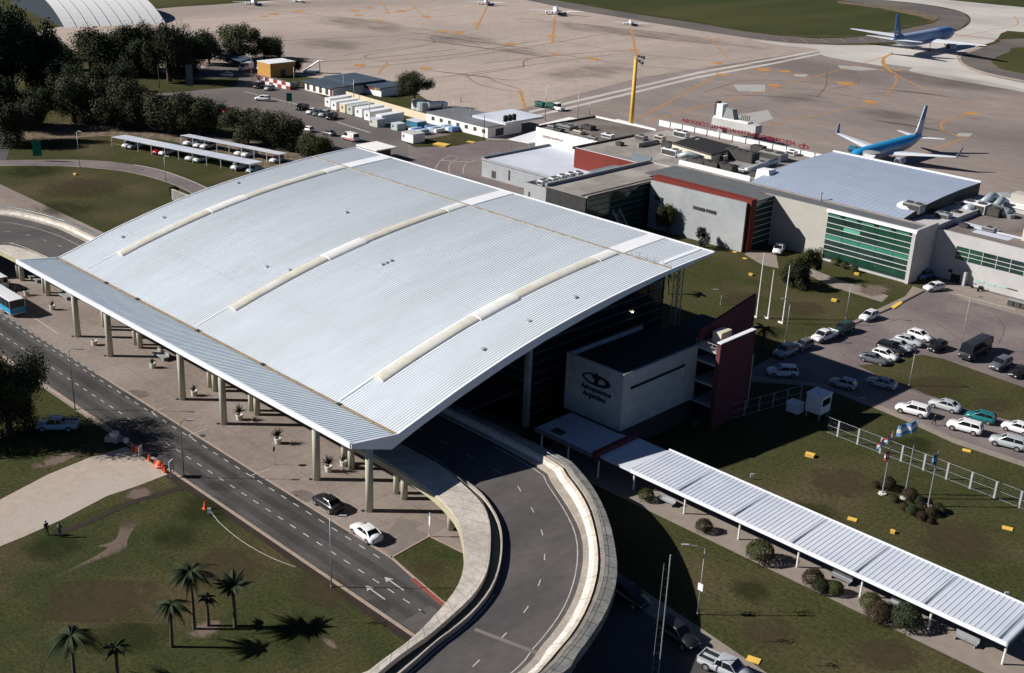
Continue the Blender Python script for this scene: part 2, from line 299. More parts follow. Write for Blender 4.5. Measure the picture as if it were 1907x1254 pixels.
def tag(o, label=None, cat=None, group=None, kind=None):
    if label: o['label'] = label
    if cat: o['category'] = cat
    if group: o['group'] = group
    if kind: o['kind'] = kind
    return o
def thing(name, label, cat, loc=(0, 0, 0), rz=0, group=None):
    o = bpy.data.objects.new(name, None); col.objects.link(o); o.location = loc; o.rotation_euler = (0, 0, rz); o.empty_display_size = .3
    return tag(o, label, cat, group)
def copy_tree(o, loc=None, rz=None, scale=None, label=None, group=None, recolor=None):
    r = o.copy(); col.objects.link(r)
    for k in o.children:
        c = k.copy(); col.objects.link(c); c.parent = r
        for g in k.children:
            d = g.copy(); col.objects.link(d); d.parent = c
    if loc is not None: r.location = loc
    if rz is not None: r.rotation_euler = (0, 0, rz)
    if scale is not None: r.scale = scale if isinstance(scale, (tuple, list)) else (scale,)*3
    if label: r['label'] = label
    if group: r['group'] = group
    return r
def struct(name, mb, m, z=None):
    o = mb.build(name, m); o['kind'] = 'structure'; return o
def smooth_curve(pts, n=8, closed=False):
    P = [Vector((*p, 0)) if len(p) == 2 else Vector(p) for p in pts]; out = []; N = len(P)
    rng = range(N) if closed else range(N-1)
    for i in rng:
        p0 = P[(i-1)%N] if closed or i > 0 else P[0]*2-P[1]; p1 = P[i]; p2 = P[(i+1)%N]
        p3 = P[(i+2)%N] if closed or i+2 < N else P[-1]*2-P[-2]
        for k in range(n):
            t = k/n
            out.append(.5*((2*p1)+(p2-p0)*t+(2*p0-5*p1+4*p2-p3)*t*t+(3*p1-p0-3*p2+p3)*t*t*t))
    if not closed: out.append(P[-1])
    return out
def resample(C, n):
    C = [Vector(c) for c in C]; L = [0]
    for a, b in zip(C, C[1:]): L.append(L[-1]+(b-a).length)
    out = []; j = 0
    for i in range(n):
        t = L[-1]*i/(n-1)
        while j < len(L)-2 and L[j+1] < t: j += 1
        u = (t-L[j])/max(L[j+1]-L[j], 1e-9); out.append(C[j].lerp(C[j+1], min(1, u)))
    return out
def gp(pix, z=0): return [tuple(G(x, y, 0))[:2] for x, y in pix]
# ================================================================== GROUND
S = lambda name, pix, m, z, sm=False, n=6: struct(name, MB().sheet([p[:2] for p in (smooth_curve(gp(pix), n, True) if sm else gp(pix))], z), m)
W_ = lambda name, pts, m, z: struct(name, MB().sheet(pts, z), m)
W_('ground', [(-3000, -200), (1500, -200), (1500, 3500), (-3000, 3500)], 'grass', 0)
# airfield grass beyond the apron, then the apron itself
S('airfield_grass', [(-200, 40), (250, 16), (330, 10), (420, 3), (520, -4), (900, -40), (2300, -60), (2300, -150), (-400, -150)], 'field_grass', .004)
S('apron', [(60, 60), (290, 17), (335, 13), (400, 9), (520, 0), (700, -14), (930, -14), (1050, 12), (1180, 35), (1300, 55), (1400, 72), (1470, 80), (1560, 84), (1660, 84), (2300, 100), (2600, 560), (2200, 520), (1745, 428), (1425, 362), (1216, 330), (1060, 300), (990, 262), (905, 275), (905, 262), (842, 215), (740, 152), (630, 150), (540, 140), (420, 120), (340, 140), (200, 120)], 'apron', .008)
S('apron_outer_stand', [(1000, 262), (930, 252), (900, 222), (1190, 145), (1530, 93), (1700, 108), (1840, 140), (2100, 190), (2500, 560), (1745, 428), (1425, 360)], 'apron_brown', .012)
S('apron_joint_strip', [(985, 207), (1300, 134), (1440, 109), (1528, 93), (1527, 96), (1440, 112), (1300, 138), (985, 211)], 'taxi_concrete', .016)
S('apron_joint_strip', [(985, 217), (1300, 142), (1440, 117), (1532, 98), (1531, 101), (1440, 120), (1300, 146), (985, 221)], 'taxi_concrete', .016)
# taxiway
S('taxiway', [(1400, 74), (1480, 82), (1560, 85), (1660, 84), (1740, 70), (1790, 55), (1808, 38), (1790, 22), (1720, 8), (1600, -4), (1500, -14), (2300, -60), (2300, 160), (1907, 60), (1850, 78), (1790, 98), (1785, 115), (1820, 135), (1907, 155), (2300, 230), (2300, 250), (1907, 172), (1750, 145), (1660, 126), (1540, 106), (1520, 92), (1450, 84)], 'taxi_concrete', .020, True, 4)
S('taxiway_shoulder', [(950, -12), (1040, 2), (1180, 26), (1300, 44), (1380, 58), (1440, 66), (1520, 72), (1580, 71), (1625, 66), (1680, 56), (1740, 43), (1752, 33), (1700, 22), (1600, 6), (1500, -8), (1520, -14), (1620, -2), (1730, 10), (1795, 24), (1806, 38), (1788, 54), (1740, 68), (1665, 79), (1560, 82), (1470, 80), (1400, 72), (1300, 57), (1180, 37), (1060, 17), (940, -8)], 'shoulder', .026)
S('airfield_grass', [(960, -14), (1040, -2), (1180, 22), (1300, 40), (1380, 55), (1440, 62), (1500, 66), (1570, 64), (1625, 58), (1700, 44), (1745, 35), (1720, 24), (1650, 12), (1560, 0), (1450, -14)], 'field_grass', .030)
S('bare_verge', [(1560, 2), (1640, 10), (1720, 22), (1750, 33), (1740, 39), (1715, 32), (1640, 16), (1560, 6)], 'dirt', .034)
S('taxiway_shoulder', [(2300, 70), (1907, 72), (1860, 80), (1800, 100), (1790, 112), (1815, 128), (1907, 150), (2300, 220)], 'shoulder', .024, True, 4)
S('airfield_grass', [(2300, 95), (1925, 88), (1880, 97), (1850, 110), (1852, 120), (1907, 138), (2300, 200)], 'field_grass', .028, True, 4)
S('airfield_grass', [(1680, -8), (1907, 14), (2300, 40), (2300, -50), (1700, -30)], 'field_grass', .030)
# stains, patches
for k, (pts) in enumerate([[(620, 35), (760, 50), (770, 58), (640, 50)], [(820, 68), (900, 70), (930, 80), (840, 84)], [(940, 88), (1010, 100), (1000, 106), (940, 96)], [(1520, 170), (1600, 160), (1620, 178), (1560, 192), (1500, 190)], [(1740, 135), (1880, 160), (1900, 176), (1800, 168)], [(1600, 205), (1680, 210), (1720, 228), (1640, 220)], [(1050, 42), (1400, 85), (1400, 90), (1060, 50)], [(560, 78), (640, 80), (690, 90), (600, 92)], [(1450, 178), (1500, 172), (1520, 186), (1460, 192)]]):
    S('apron_stain', [(sum(p[0] for p in pts)/4+(x-sum(p[0] for p in pts)/4)*2.2, sum(p[1] for p in pts)/4+(y-sum(p[1] for p in pts)/4)*1.9) for x, y in pts], 'soft_stain', .024+.001*k, True, 5)
for pts in ([(1560, 122), (1600, 124), (1640, 130), (1600, 132), (1565, 128)], [(1365, 158), (1425, 158), (1425, 172), (1375, 170)], [(1640, 118), (1700, 126), (1690, 133), (1650, 128)], [(1785, 248), (1812, 249), (1805, 255), (1780, 254)], [(1370, 215), (1430, 205), (1440, 222), (1385, 238)], [(1480, 138), (1505, 139), (1500, 144), (1478, 142)]):
    S('apron_patch', pts, 'patch_grey', .028)
# taxi lines and stand lines
def line(name, pix, wd, m, z=.034, sm=True, world=False):
    C = smooth_curve(pix if world else gp(pix), 8) if sm and len(pix) > 2 else [Vector((*p[:2], 0)) for p in (pix if world else gp(pix))]
    A, B = [], []
    for i, p in enumerate(C):
        d = (C[min(i+1, len(C)-1)]-C[max(i-1, 0)]); d.z = 0; d.normalize(); q = Vector((-d.y, d.x, 0))*(wd/2)
        A.append((p.x+q.x, p.y+q.y, z)); B.append((p.x-q.x, p.y-q.y, z))
    return struct(name, MB().strip(A, B), m)
for pts in ([(455, 14), (600, 30), (760, 50), (905, 77), (1020, 98), (1185, 122), (1340, 135)], [(640, 104), (720, 92), (790, 84), (810, 78), (803, 70), (830, 63)], [(640, 104)]*1+[(685, 92), (665, 104), (710, 116)] if False else [(800, 85), (740, 93), (682, 103), (690, 110), (712, 115)],
            [(712, 115), (860, 100), (1000, 76)], [(975, 125), (880, 140), (873, 145), (900, 160), (975, 174)], [(900, 140), (930, 155), (965, 165)], [(975, 125), (980, 112), (1030, 102)], [(640, 130), (760, 118), (905, 100), (1150, 60)], [(780, 150), (960, 125), (1140, 102)],
            [(450, 80), (700, 68), (870, 58)], [(1030, 75), (1200, 102), (1380, 118)], [(1320, 125), (1500, 110)]):
    line('stand_line', pts, .5, 'line_brown')
for pts in ([(1183, 225), (1340, 138)], [(1200, 228), (1410, 172), (1565, 130), (1662, 102)], [(1410, 238), (1640, 190)], [(1645, 106), (1648, 118), (1668, 138), (1720, 165), (1790, 190), (1907, 212)], [(1668, 140), (1668, 155), (1650, 178)],
            [(1690, 296), (1805, 255)], [(1755, 243), (1756, 228), (1800, 213)], [(1755, 243), (1790, 256)], [(1662, 102), (1660, 98)], [(1740, 78), (1860, 54), (1895, 45), (1888, 30)], [(1380, 130), (1440, 132), (1580, 156)]):
    line('taxi_line', pts, .55, 'line_orange')
line('taxi_line', [(1662, 100), (1647, 108), (1645, 120), (1662, 136)], 1.2, 'line_orange', .038)
for a, b, wd in (((907, 13), (886, 56), 1.2), ((1033, 33), (1028, 82), 1.4), ((1175, 52), (1186, 108), 1.3), ((706, 0), (725, 25), 1.), ((755, 0), (790, 30), .8), ((790, 30), (812, 43), .7), ((968, 167), (978, 203), 1.3), ((722, 116), (704, 137), 1.0), ((1318, 67), (1355, 108), .8), ((752, 22), (815, 0), .6)):
    line('stand_lead_line', [a, b], wd*.62, 'line_orange', .038, False)
# orange aircraft stand number plates painted on the ground
for x, y, wv in ((492, 31, 14), (510, 26, 20), (556, 21, 20), (661, 20, 18), (688, 15, 16), (668, 29, 16), (720, 24, 10), (747, 21, 20), (794, 31, 18), (706, 39, 14), (823, 59, 20), (852, 61, 24), (889, 45, 16), (950, 82, 20), (1028, 68, 18), (1037, 102, 20), (1105, 110, 22), (1181, 94, 20), (1337, 118, 22), (1343, 139, 20), (1422, 130, 30), (1462, 133, 20), (1442, 160, 24), (1577, 156, 34), (1619, 190, 26), (1641, 131, 12), (1672, 131, 16), (1808, 212, 26), (670, 122, 24), (792, 128, 22)):
    g = G(x, y); r = wv*g.length/FPX*.42
    s = line('stand_marking', [(g.x-RT.x*r, g.y-RT.y*r), (g.x+RT.x*r, g.y+RT.y*r)], r*2.6, 'line_orange', .0436, False, True)
for x, y in ((573, 82), (792, 128), (820, 270)):
    pass
for j_, pts in enumerate([[(560, 30), (900, 80), (1180, 112)], [(600, 60), (760, 72), (1000, 104), (1300, 150)], [(1200, 190), (1400, 178), (1640, 200)], [(1450, 160), (1650, 190), (1900, 235)], [(1240, 215), (1500, 195), (1700, 215), (1907, 262)], [(1560, 160), (1700, 172), (1907, 200)], [(700, 120), (950, 150), (1100, 175)], [(1100, 50), (1300, 85), (1480, 110)], [(1560, 215), (1700, 235), (1860, 262)], [(1650, 190), (1740, 215), (1900, 225)]]):
    line('tyre_marks', pts, 1.3+.5*(j_ % 3), 'soft_mark', .0455+.0004*j_)
for pts in ([(1540, 128), (1538, 160), (1520, 182)], [(1585, 130), (1600, 150), (1580, 158)], [(1440, 162), (1520, 168), (1600, 158)], [(900, 118), (1100, 98), (1185, 94)], [(560, 118), (700, 108), (850, 92)], [(1310, 172), (1400, 150), (1560, 156)], [(1600, 176), (1690, 172), (1740, 176)]):
    line('stand_line', pts, .35, 'line_brown', .0447)
# white lines between shoulder and grass, red hold line
line('hold_line', [(1775, 64), (1870, 75)], 1.4, 'red_kerb', .040, False)
for i in range(9):
    x = 1420+i*36; line('shoulder_tick', [(x, 73+(i > 4)*-2), (x+12, 79+(i > 4)*-2)], .5, 'line_orange', .036, False)
for i in range(5):
    x = 1690+i*13; line('shoulder_tick', [(x, 22+i*6), (x+22, 24+i*6)], .5, 'line_orange', .036, False)
for i in range(5):
    x = 1800+i*14; line('shoulder_tick', [(x, 96+i*9), (x+28, 97+i*9)], .5, 'line_orange', .036, False)
# ------------------------------------------------------------------ landside paving
S('service_yard', [(180, 190), (250, 172), (300, 165), (340, 150), (395, 118), (470, 132), (560, 160), (640, 200), (740, 235), (800, 262), (902, 262), (902, 330), (975, 358), (1010, 400), (640, 330), (560, 290), (480, 250), (400, 215)], 'yard_asphalt', .012)
S('service_road', [(760, 240), (905, 260), (1000, 262), (1000, 275), (902, 298), (902, 325), (985, 356), (1010, 400), (700, 350), (720, 290), (760, 300)], 'old_asphalt', .016)
S('yard_grass', [(745, 262), (800, 258), (905, 240), (925, 250), (900, 262), (850, 272), (775, 275)], 'grass_green', .022)
S('yard_grass', [(705, 186), (770, 205), (770, 200), (712, 178)], 'grass', .022)
S('yard_grass', [(230, 160), (300, 150), (445, 145), (440, 162), (330, 172), (240, 176)], 'grass_green', .020)
S('dirt_track', [(-40, 248), (40, 240), (170, 226), (330, 240), (420, 256), (560, 282), (640, 320), (500, 318), (470, 312), (330, 265), (200, 254), (60, 262)], 'dirt', .010, True, 4)
S('side_road', [(-60, 240), (30, 250), (10, 300), (-20, 330), (-120, 330)], 'asphalt', .014)
A = smooth_curve(gp([(-60, 302), (0, 299), (60, 298), (150, 298), (220, 303), (290, 315), (345, 333), (400, 358), (450, 390)]), 6)
B = smooth_curve(gp([(-60, 311), (0, 309), (90, 309), (170, 313), (240, 321), (300, 336), (345, 354), (380, 375), (400, 400)]), 6)
A = resample(A, 50); B = resample(B, 50)
struct('curved_road', MB().strip([(p.x, p.y, .018) for p in A], [(p.x, p.y, .018) for p in B], True), 'old_asphalt')
line('road_edge_line', [(p.x, p.y) for p in A[22:]], .35, 'line_white', .03, False, True)
line('road_edge_line', [(p.x, p.y) for p in B], .25, 'line_faded', .03, False, True)
S('side_path', [(-40, 350), (0, 366), (22, 372), (44, 392), (60, 402), (-40, 400)], 'path', .012)
# street in front, all along X
W_('street', [(-420, 63.9), (-40, 63.9), (-40, 70.75), (-84, 70.75), (-170, 71.0), (-420, 73)], 'asphalt', .012)
W_('plaza_pavement', [(-420, 72.6), (-176, 70.9), (-84, 70.75), (-82, 71.6), (-79, 73.2), (-78, 84), (-84, 92), (-97, 104), (-420, 104)], 'plaza', .016)
def kerb(name, pts, w=.3, h=.12, m='kerb'):
    C = [Vector((*p, 0)) for p in pts]; A, B = [], []
    for i, p in enumerate(C):
        d = (C[min(i+1, len(C)-1)]-C[max(i-1, 0)]).normalized(); q = Vector((-d.y, d.x, 0))*w/2
        A.append((p.x+q.x, p.y+q.y, h)); B.append((p.x-q.x, p.y-q.y, h))
    o = struct(name, MB().slab(A, B, h+.02), m); fix_normals(o); return o
kerb('kerb', [(-420, 63.7), (-200, 63.7), (-40, 63.5)], .35)
W_('verge_soil', [(-120, 62.2), (-96, 62.6), (-80, 62.3), (-60, 62.6), (-60, 63.5), (-122, 63.5)], 'wet_soil', .02)
W_('verge_soil', [(-200, 63.0), (-122, 63.0), (-122, 63.5), (-200, 63.5)], 'path', .02)
kerb('kerb', [(-148, 70.9), (-120, 70.9), (-84, 70.85), (-80, 70.2), (-74.5, 69.4), (-66, 69.0)], .25)
kerb('red_kerb', [(-79.5, 69.85), (-74.5, 69.15), (-68, 68.75)], .3, .14, 'red_kerb')
isl = gp([(728, 1040), (800, 1000), (866, 1032), (862, 1075), (850, 1130), (828, 1122), (780, 1082)])
W_('island_grass', isl, 'grass_green', .05)
kerb('kerb', isl[:3], .25)
W_('plaza_path', gp([(800, 1000), (826, 985), (872, 1010), (870, 1034)]), 'path', .03)
W_('plaza_patch', gp([(655, 985+55), (745, 1010), (800, 1000), (728, 1040), (700, 1062)]) if False else gp([(712, 1012), (775, 985), (800, 998), (728, 1036)]), 'plaza_slab', .028)
W_('plaza_patch', gp([(742, 963), (790, 975), (768, 988), (715, 1003)]), 'plaza_slab', .026)
# dashes
def dashes(name, x0, x1, y, n_len=1.05, per=2.42, z=.02, y1=None):
    x = x0
    while x < x1:
        t = (x-x0)/(x1-x0); yy = y+(0 if y1 is None else (y1-y)*t)
        MBd.box(x, x+n_len, yy-.07, yy+.07, z-.003, z); x += per
MBd = MB(); dashes('d', -230, -68, 67.25, y1=66.8); dashes('d', -178, -84, 70.15, y1=69.9)
struct('lane_marking', MBd, 'line_white')
MBd = MB(); dashes('d', -185, -148, 70.75, 1.2, 2.1, .03); struct('bay_marking', MBd, 'line_faded')
for a, b, c in (((282, 767), (312, 758), (289, 772)), ((351, 811), (386, 799), (359, 817)), ((467, 886), (503, 874), (474, 890))):
    line('bay_marking', [a, b], .14, 'line_white', .03, False); line('bay_marking', [a, c], .14, 'line_white', .03, False)
line('bay_marking', [(60, 590), (108, 622)], .16, 'line_white', .03, False)
for (hx, hy), (tx, ty) in (((716, 1075), (752, 1100)), ((681, 1091), (717, 1117))):
    a, b = G(hx, hy), G(tx, ty); d = (b-a).normalized(); q = Vector((-d.y, d.x, 0)); L = (b-a).length; q2 = q
    P = [a, a+d*.95+q*.5, a+d*.8+q*.09, b+q*.09, b-q*.09, a+d*.8-q*.09, a+d*.95-q*.5]
    W_('lane_arrow', [(p.x, p.y) for p in P], 'line_white', .024)
for k_, (xa, xb, yy, wd_) in enumerate([(-150, -74, 65.5, 1.3), (-190, -110, 68.5, 1.5), (-120, -72, 68.3, 1.2), (-230, -150, 65.6, 1.4), (-140, -92, 70.4, 1.0)]):
    W_('wheel_track', [(xa, yy-wd_/2), (xb, yy-wd_/2), (xb, yy+wd_/2), (xa, yy+wd_/2)], 'soft_lane', .0135+.0006*k_)
for k_, (px, py, a_, b_) in enumerate([(560, 925, 26, 12), (700, 1130, 30, 14), (420, 905, 40, 10), (250, 735, 30, 8)]):
    S('oil_stain', [(px+a_*math.cos(q), py+b_*math.sin(q)) for q in [PI*j/8 for j in range(16)]], 'soft_lane', .0172+.0005*k_)
# asphalt repair, manhole
W_('street_patch', gp([(748, 1160), (800, 1128), (838, 1150), (800, 1200)]), 'ramp_asphalt', .02)
for x, y in ((645, 990), (548, 925), (377, 812)):
    g = G(x, y); W_('manhole_cover', [(g.x+.4*math.cos(k*PI/6), g.y+.4*math.sin(k*PI/6)) for k in range(12)], 'trim_dark', .022)
# lawn in front
S('front_lawn', [(-300, 1500), (-300, 1000), (-60, 1010), (45, 1001), (114, 972), (330, 903), (363, 903), (500, 1000), (740, 1163), (860, 1245), (1000, 1500)], 'grass_green', .004)
S('gravel_lot', [(-80, 960), (0, 931), (90, 884), (166, 853), (235, 833), (272, 855), (312, 884), (255, 906), (200, 924), (114, 969), (45, 1000), (0, 1018), (-80, 1050)], 'gravel', .03)
S('trench_soil', [(97, 993), (156, 972), (242, 933), (360, 899), (366, 905), (242, 941), (158, 980), (99, 1000)], 'wet_soil', .03)
S('bare_patch', [(230, 970), (262, 968), (250, 985), (238, 1005), (232, 1025), (180, 1045), (120, 1072), (68, 1090), (120, 1066), (178, 1036), (200, 1020), (182, 1018), (215, 1005)], 'soft_path', .026, True, 5)
S('bare_patch', [(225, 925), (262, 895), (304, 915), (285, 940), (235, 940)], 'soft_dirt', .027, True, 5)
for k_, (x_, y_, a_, b_, m_) in enumerate([(180,1120,260,40,'soft_dry'),(600,1100,120,60,'soft_dry'),(420,1060,160,40,'soft_dry'),(380,950,120,30,'soft_green'),(330,1000,90,28,'soft_green'),(100,1020,120,30,'soft_green'),(560,1180,120,40,'soft_green'),(230,1190,180,30,'soft_green'),(1560,900,140,30,'soft_dry'),(1780,1010,160,45,'soft_dry'),(1500,960,110,30,'soft_green'),(1700,1080,150,40,'soft_green'),(1430,1180,110,40,'soft_dry'),(1650,1220,140,30,'soft_dry'),(1400,1100,80,30,'soft_green'),(1380,560,80,16,'soft_dry'),(1500,575,90,14,'soft_dry'),(1440,620,60,12,'soft_green'),(1740,720,120,20,'soft_dry'),(1850,755,80,14,'soft_dry'),(1700,830,90,16,'soft_green'),(150,350,160,22,'soft_dry'),(120,390,120,20,'soft_green'),(350,280,140,10,'soft_dry'),(60,320,120,14,'soft_green'),(800,1060,60,24,'soft_dry')]):
    S('worn_turf', [(x_+a_*math.cos(q), y_+b_*math.sin(q)) for q in [PI*j/8 for j in range(16)]], m_, .036+.0006*k_)
S('bare_patch', [(30, 880), (90, 848), (190, 815), (140, 850), (60, 890)], 'soft_dirt', .026, True, 5)
S('bare_patch', [(590, 1180), (612, 1184), (640, 1214), (612, 1210)], 'soft_dirt', .028, True, 5)
S('bare_patch', [(330, 1170), (395, 1155), (450, 1165), (400, 1190), (340, 1200)], 'soft_dirt', .024, True, 5)
line('ground_hose', [(390, 950), (410, 975), (450, 1008), (500, 1037), (550, 1057)], .09, 'line_white', .04)
# right: car park
S('car_park', [(1290, 800), (1290, 720), (1395, 690), (1476, 641), (1580, 607), (1721, 541), (1745, 520), (1770, 500), (2300, 640), (2300, 1000), (1907, 869), (1774, 824), (1683, 782), (1622, 757), (1531, 721), (1400, 712)], 'old_asphalt', .012)
S('car_park_footway', [(1455, 648), (1476, 638), (1580, 602), (1686, 552), (1700, 533), (1722, 541), (1580, 610), (1478, 646)], 'path', .02)
S('car_park_footway', [(2300, 985), (1907, 860), (1774, 815), (1683, 773), (1622, 749), (1531, 714), (1400, 700), (1400, 707), (1531, 722), (1622, 758), (1683, 783), (1774, 825), (1907, 870), (2300, 1002)], 'path', .02)
S('terminal_footway', [(1745, 520), (1795, 532), (1907, 564), (2300, 660), (2300, 690), (1907, 590), (1800, 560), (1730, 530)], 'path', .018)
S('car_park_island', [(1597, 681), (1664, 676), (1691, 664), (1718, 661), (1757, 669), (1839, 698), (1907, 722), (2300, 840), (2300, 880), (1907, 790), (1788, 759), (1703, 725), (1657, 710)], 'grass', .03)
line('car_park_line', [(1780, 548), (1890, 577)], .3, 'line_white', .03, False); line('car_park_line', [(1785, 557), (1850, 571)], .25, 'line_faded', .03, False)
W_('yellow_kerb_mark', gp([(1658, 573), (1676, 562), (1681, 565), (1664, 577)]), 'yellow_box', .15)
kerb('kerb', gp([(1479, 646), (1580, 609), (1662, 574), (1721, 543)]), .2, .14, 'trim_dark')
S('terminal_path', [(1386, 474), (1400, 466), (1445, 470), (1450, 500), (1420, 494)], 'path', .014)
S('terminal_path', [(1508, 500), (1560, 520), (1600, 533), (1655, 551), (1642, 563), (1550, 535), (1505, 512)], 'path', .014)
S('grass_wear', [(1570, 540), (1640, 522), (1675, 545), (1620, 558)], 'soft_dirt', .022, True, 4)
S('grass_wear', [(1350, 520), (1420, 525), (1400, 560), (1350, 550)], 'grass_green', .006, True, 4)
# car park cracks
for pts in ([(1560, 650), (1580, 668), (1600, 676)], [(1700, 575), (1760, 590), (1850, 625)], [(1740, 600), (1800, 640)], [(1850, 580), (1870, 610), (1860, 640)], [(1600, 625), (1650, 635), (1700, 625)], [(1640, 742), (1700, 760)], [(1655, 600), (1690, 592), (1720, 600)]):
    line('tar_seam', pts, .08, 'trim_dark', .018)
# right: walkway paving and far lower lane
W_('walkway_paving', [(-91, 99.6), (-26, 99.6), (-26, 109), (-91, 109)], 'path', .02)
S('lower_footway', [(1100, 1030), (1148, 1066), (1312, 1175), (1440, 1262), (1640, 1420), (1500, 1420), (1370, 1262), (1300, 1205), (1100, 1075)], 'path', .02)
S('lower_street', [(1060, 1060), (1100, 1075), (1300, 1205), (1370, 1262), (1500, 1420), (1000, 1420), (900, 1100)], 'asphalt', .012)
S('yellow_kerb_mark', [(1308, 1214), (1325, 1227), (1320, 1230), (1304, 1218)], 'yellow_box', .03)
# ================================================================== ELEVATED ROAD
er = thing('elevated_road', 'curved concrete approach ramp sweeping out from under the big terminal roof', 'elevated road', (-75, 80, 0))
def ptsz(pix, z): return [tuple(G(x, y, z)) for x, y in pix]
def rc(pre, pix, z, n=90, post=()): return resample(smooth_curve([(p[0], p[1], z) for p in pre]+ptsz(pix, z)+[(p[0], p[1], z) for p in post], 6), n)
zt, zd = 5.75, 5.0
in_out = rc([(-214, 60), (-210, 69), (-203, 75), (-193, 77.6), (-150, 77.7), (-105, 77.7)], [(693, 845.0), (751, 879), (798.6, 912), (830.5, 941), (853, 971), (862.4, 1003), (865.8, 1038), (860.8, 1071), (844, 1104), (811, 1144), (765, 1190), (715.6, 1226), (676, 1254)], zt, 120, [(-66.5, 48), (-68, 42)])
in_in = rc([(-206, 60), (-203, 70), (-198, 77), (-190, 81), (-150, 81.4), (-105, 81.4)], [(747.6, 828), (814.5, 862.6), (859, 899), (890.6, 929), (907, 955.6), (913.7, 988.6), (912, 1038), (903.8, 1071), (884, 1104), (851, 1137), (798, 1183), (742, 1222)], zt, 120, [(-63.2, 46), (-65, 41)])
ch_r = rc([(-205, 60), (-202, 70), (-197, 77.6), (-189, 82), (-150, 82.2), (-105, 82.2)], [(829, 880), (887, 916), (917, 952), (933.5, 988.6), (936.8, 1025), (931.8, 1064.5), (917, 1104), (887, 1144), (851, 1177), (811, 1206.5), (758, 1254)], zd, 120, [(-61.5, 45), (-63, 40)])
rd_r = rc([(-222, 60), (-221, 76), (-216.5, 86.6), (-205, 91), (-191.8, 91.6), (-150, 91.4), (-100, 91.4)], [(1001, 869.7), (1029, 902.7), (1062, 952), (1082, 995), (1086, 1038), (1079, 1084), (1062, 1130.6), (1032.5, 1176.8), (996, 1220), (966.5, 1254)], zd, 120, [(-57, 50), (-59, 42)])
kb_r = rc([(-223, 60), (-222, 76), (-217.2, 87.2), (-205, 91.7), (-190, 92.3), (-150, 92.0), (-100, 92.0)], [(1008, 862), (1040, 893), (1075, 945), (1093, 995), (1097, 1040), (1090, 1088), (1072, 1135), (1045, 1180), (1010, 1220), (982, 1254)], zd+.15, 120, [(-56, 50), (-58, 42)])
wl_r = rc([(-224, 60), (-223, 76), (-217.8, 87.6), (-205, 92.2), (-190, 92.8), (-150, 92.5), (-100, 92.5)], [(1020, 853), (1056, 886), (1090, 935), (1107, 985), (1114, 1040), (1108, 1088), (1090, 1138), (1062, 1184), (1028, 1222), (1000, 1254)], zt+.1, 120, [(-55, 50), (-57, 42)])
wo_r = rc([(-225, 60), (-224, 76), (-218.6, 88.2), (-205, 92.8), (-190, 93.4), (-150, 93.0), (-100, 93.0)], [(1034, 853), (1070, 884), (1104, 930), (1120, 982), (1127, 1040), (1121, 1088), (1101, 1140), (1073, 1188), (1040, 1224), (1014, 1254)], zt, 120, [(-54.4, 50), (-56.4, 42)])
ou_r = rc([(-227, 60), (-226, 76), (-220, 89.2), (-205, 94), (-190, 94.6), (-150, 94.0), (-100, 94.0)], [(1052, 853), (1078, 875), (1106, 910), (1127, 951), (1140, 991), (1147, 1030), (1149.5, 1062), (1145, 1095), (1129, 1138), (1105, 1178), (1070, 1225), (1050, 1252)], zt-.1, 120, [(-53, 50), (-55, 42)])
def ramp_part(nm, A, B, th, m, dz=0, label=None):
    sh = lambda C: [(p[0], p[1], p[2]+dz) for p in C]
    o = MB().slab(sh(A), sh(B), th).build(nm, m, er, world=True, label=label); fix_normals(o); return o
def mixc(A, B, t, dz=0): return [Vector(a).lerp(Vector(b), t)+Vector((0, 0, dz)) for a, b in zip(A, B)]
ramp_part('walkway_slab', in_out, in_in, .55, 'road_concrete')
ramp_part('edge_beam', mixc(in_out, in_in, -.04, -.15), mixc(in_out, in_in, .0, -.15), .75, 'ramp_edge_yellow')
ramp_part('channel', mixc(in_in, ch_r, .02, 0), ch_r, .4, 'channel') if False else None
lowc = [(p[0], p[1], zd-.12) for p in mixc(in_in, ch_r, -.25)]; lowd = [(p[0], p[1], zd-.12) for p in mixc(in_in, ch_r, 1.05)]
ramp_part('channel', lowc, lowd, .3, 'channel')
rail_a = [(p[0], p[1], zd+.55) for p in mixc(in_in, ch_r, .80)]; rail_b = [(p[0], p[1], zd+.55) for p in mixc(in_in, ch_r, .94)]
ramp_part('guard_wall', rail_a, rail_b, 1.2, 'ramp_tan')
ramp_part('road_deck', ch_r, rd_r, .6, 'ramp_asphalt')
ramp_part('road_kerb', mixc(rd_r, kb_r, .0, .15), kb_r, .5, 'ramp_tan')
o = MB().strip([tuple(Vector(p)) for p in kb_r], [tuple(p) for p in mixc(kb_r, wl_r, .6)], False).build('sloped_wall', 'ramp_white', er, world=True)
ramp_part('wall_coping', mixc(kb_r, wl_r, .6), mixc(kb_r, wl_r, 1.0), .5, 'ramp_tan')
ramp_part('drain_groove', mixc(wl_r, wo_r, .02, -.12), mixc(wl_r, wo_r, .38, -.12), .4, 'trim_dark')
ramp_part('outer_coping', mixc(wl_r, wo_r, .4, .02), wo_r, .5, 'ramp_tan')
ramp_part('outer_slab', mixc(wo_r, ou_r, .01, -.02), ou_r, 1.1, 'ramp_grey')
ramp_part('girder', [(p[0], p[1], zd-.6) for p in mixc(ch_r, rd_r, .1)], [(p[0], p[1], zd-.6) for p in mixc(ch_r, rd_r, .9)], .7, 'box_concrete')
def railing(C, z0, h, nm, step=3, r=.025, bars=(1, .55)):
    b = MB(); C = [Vector(c) for c in C]
    for f in bars: b.tube([(p.x, p.y, z0+h*f) for p in C], r, 5)
    for p in C[::step]: b.tube([(p.x, p.y, z0), (p.x, p.y, z0+h)], r, 5)
    return b.build(nm, 'steel', er, world=True)
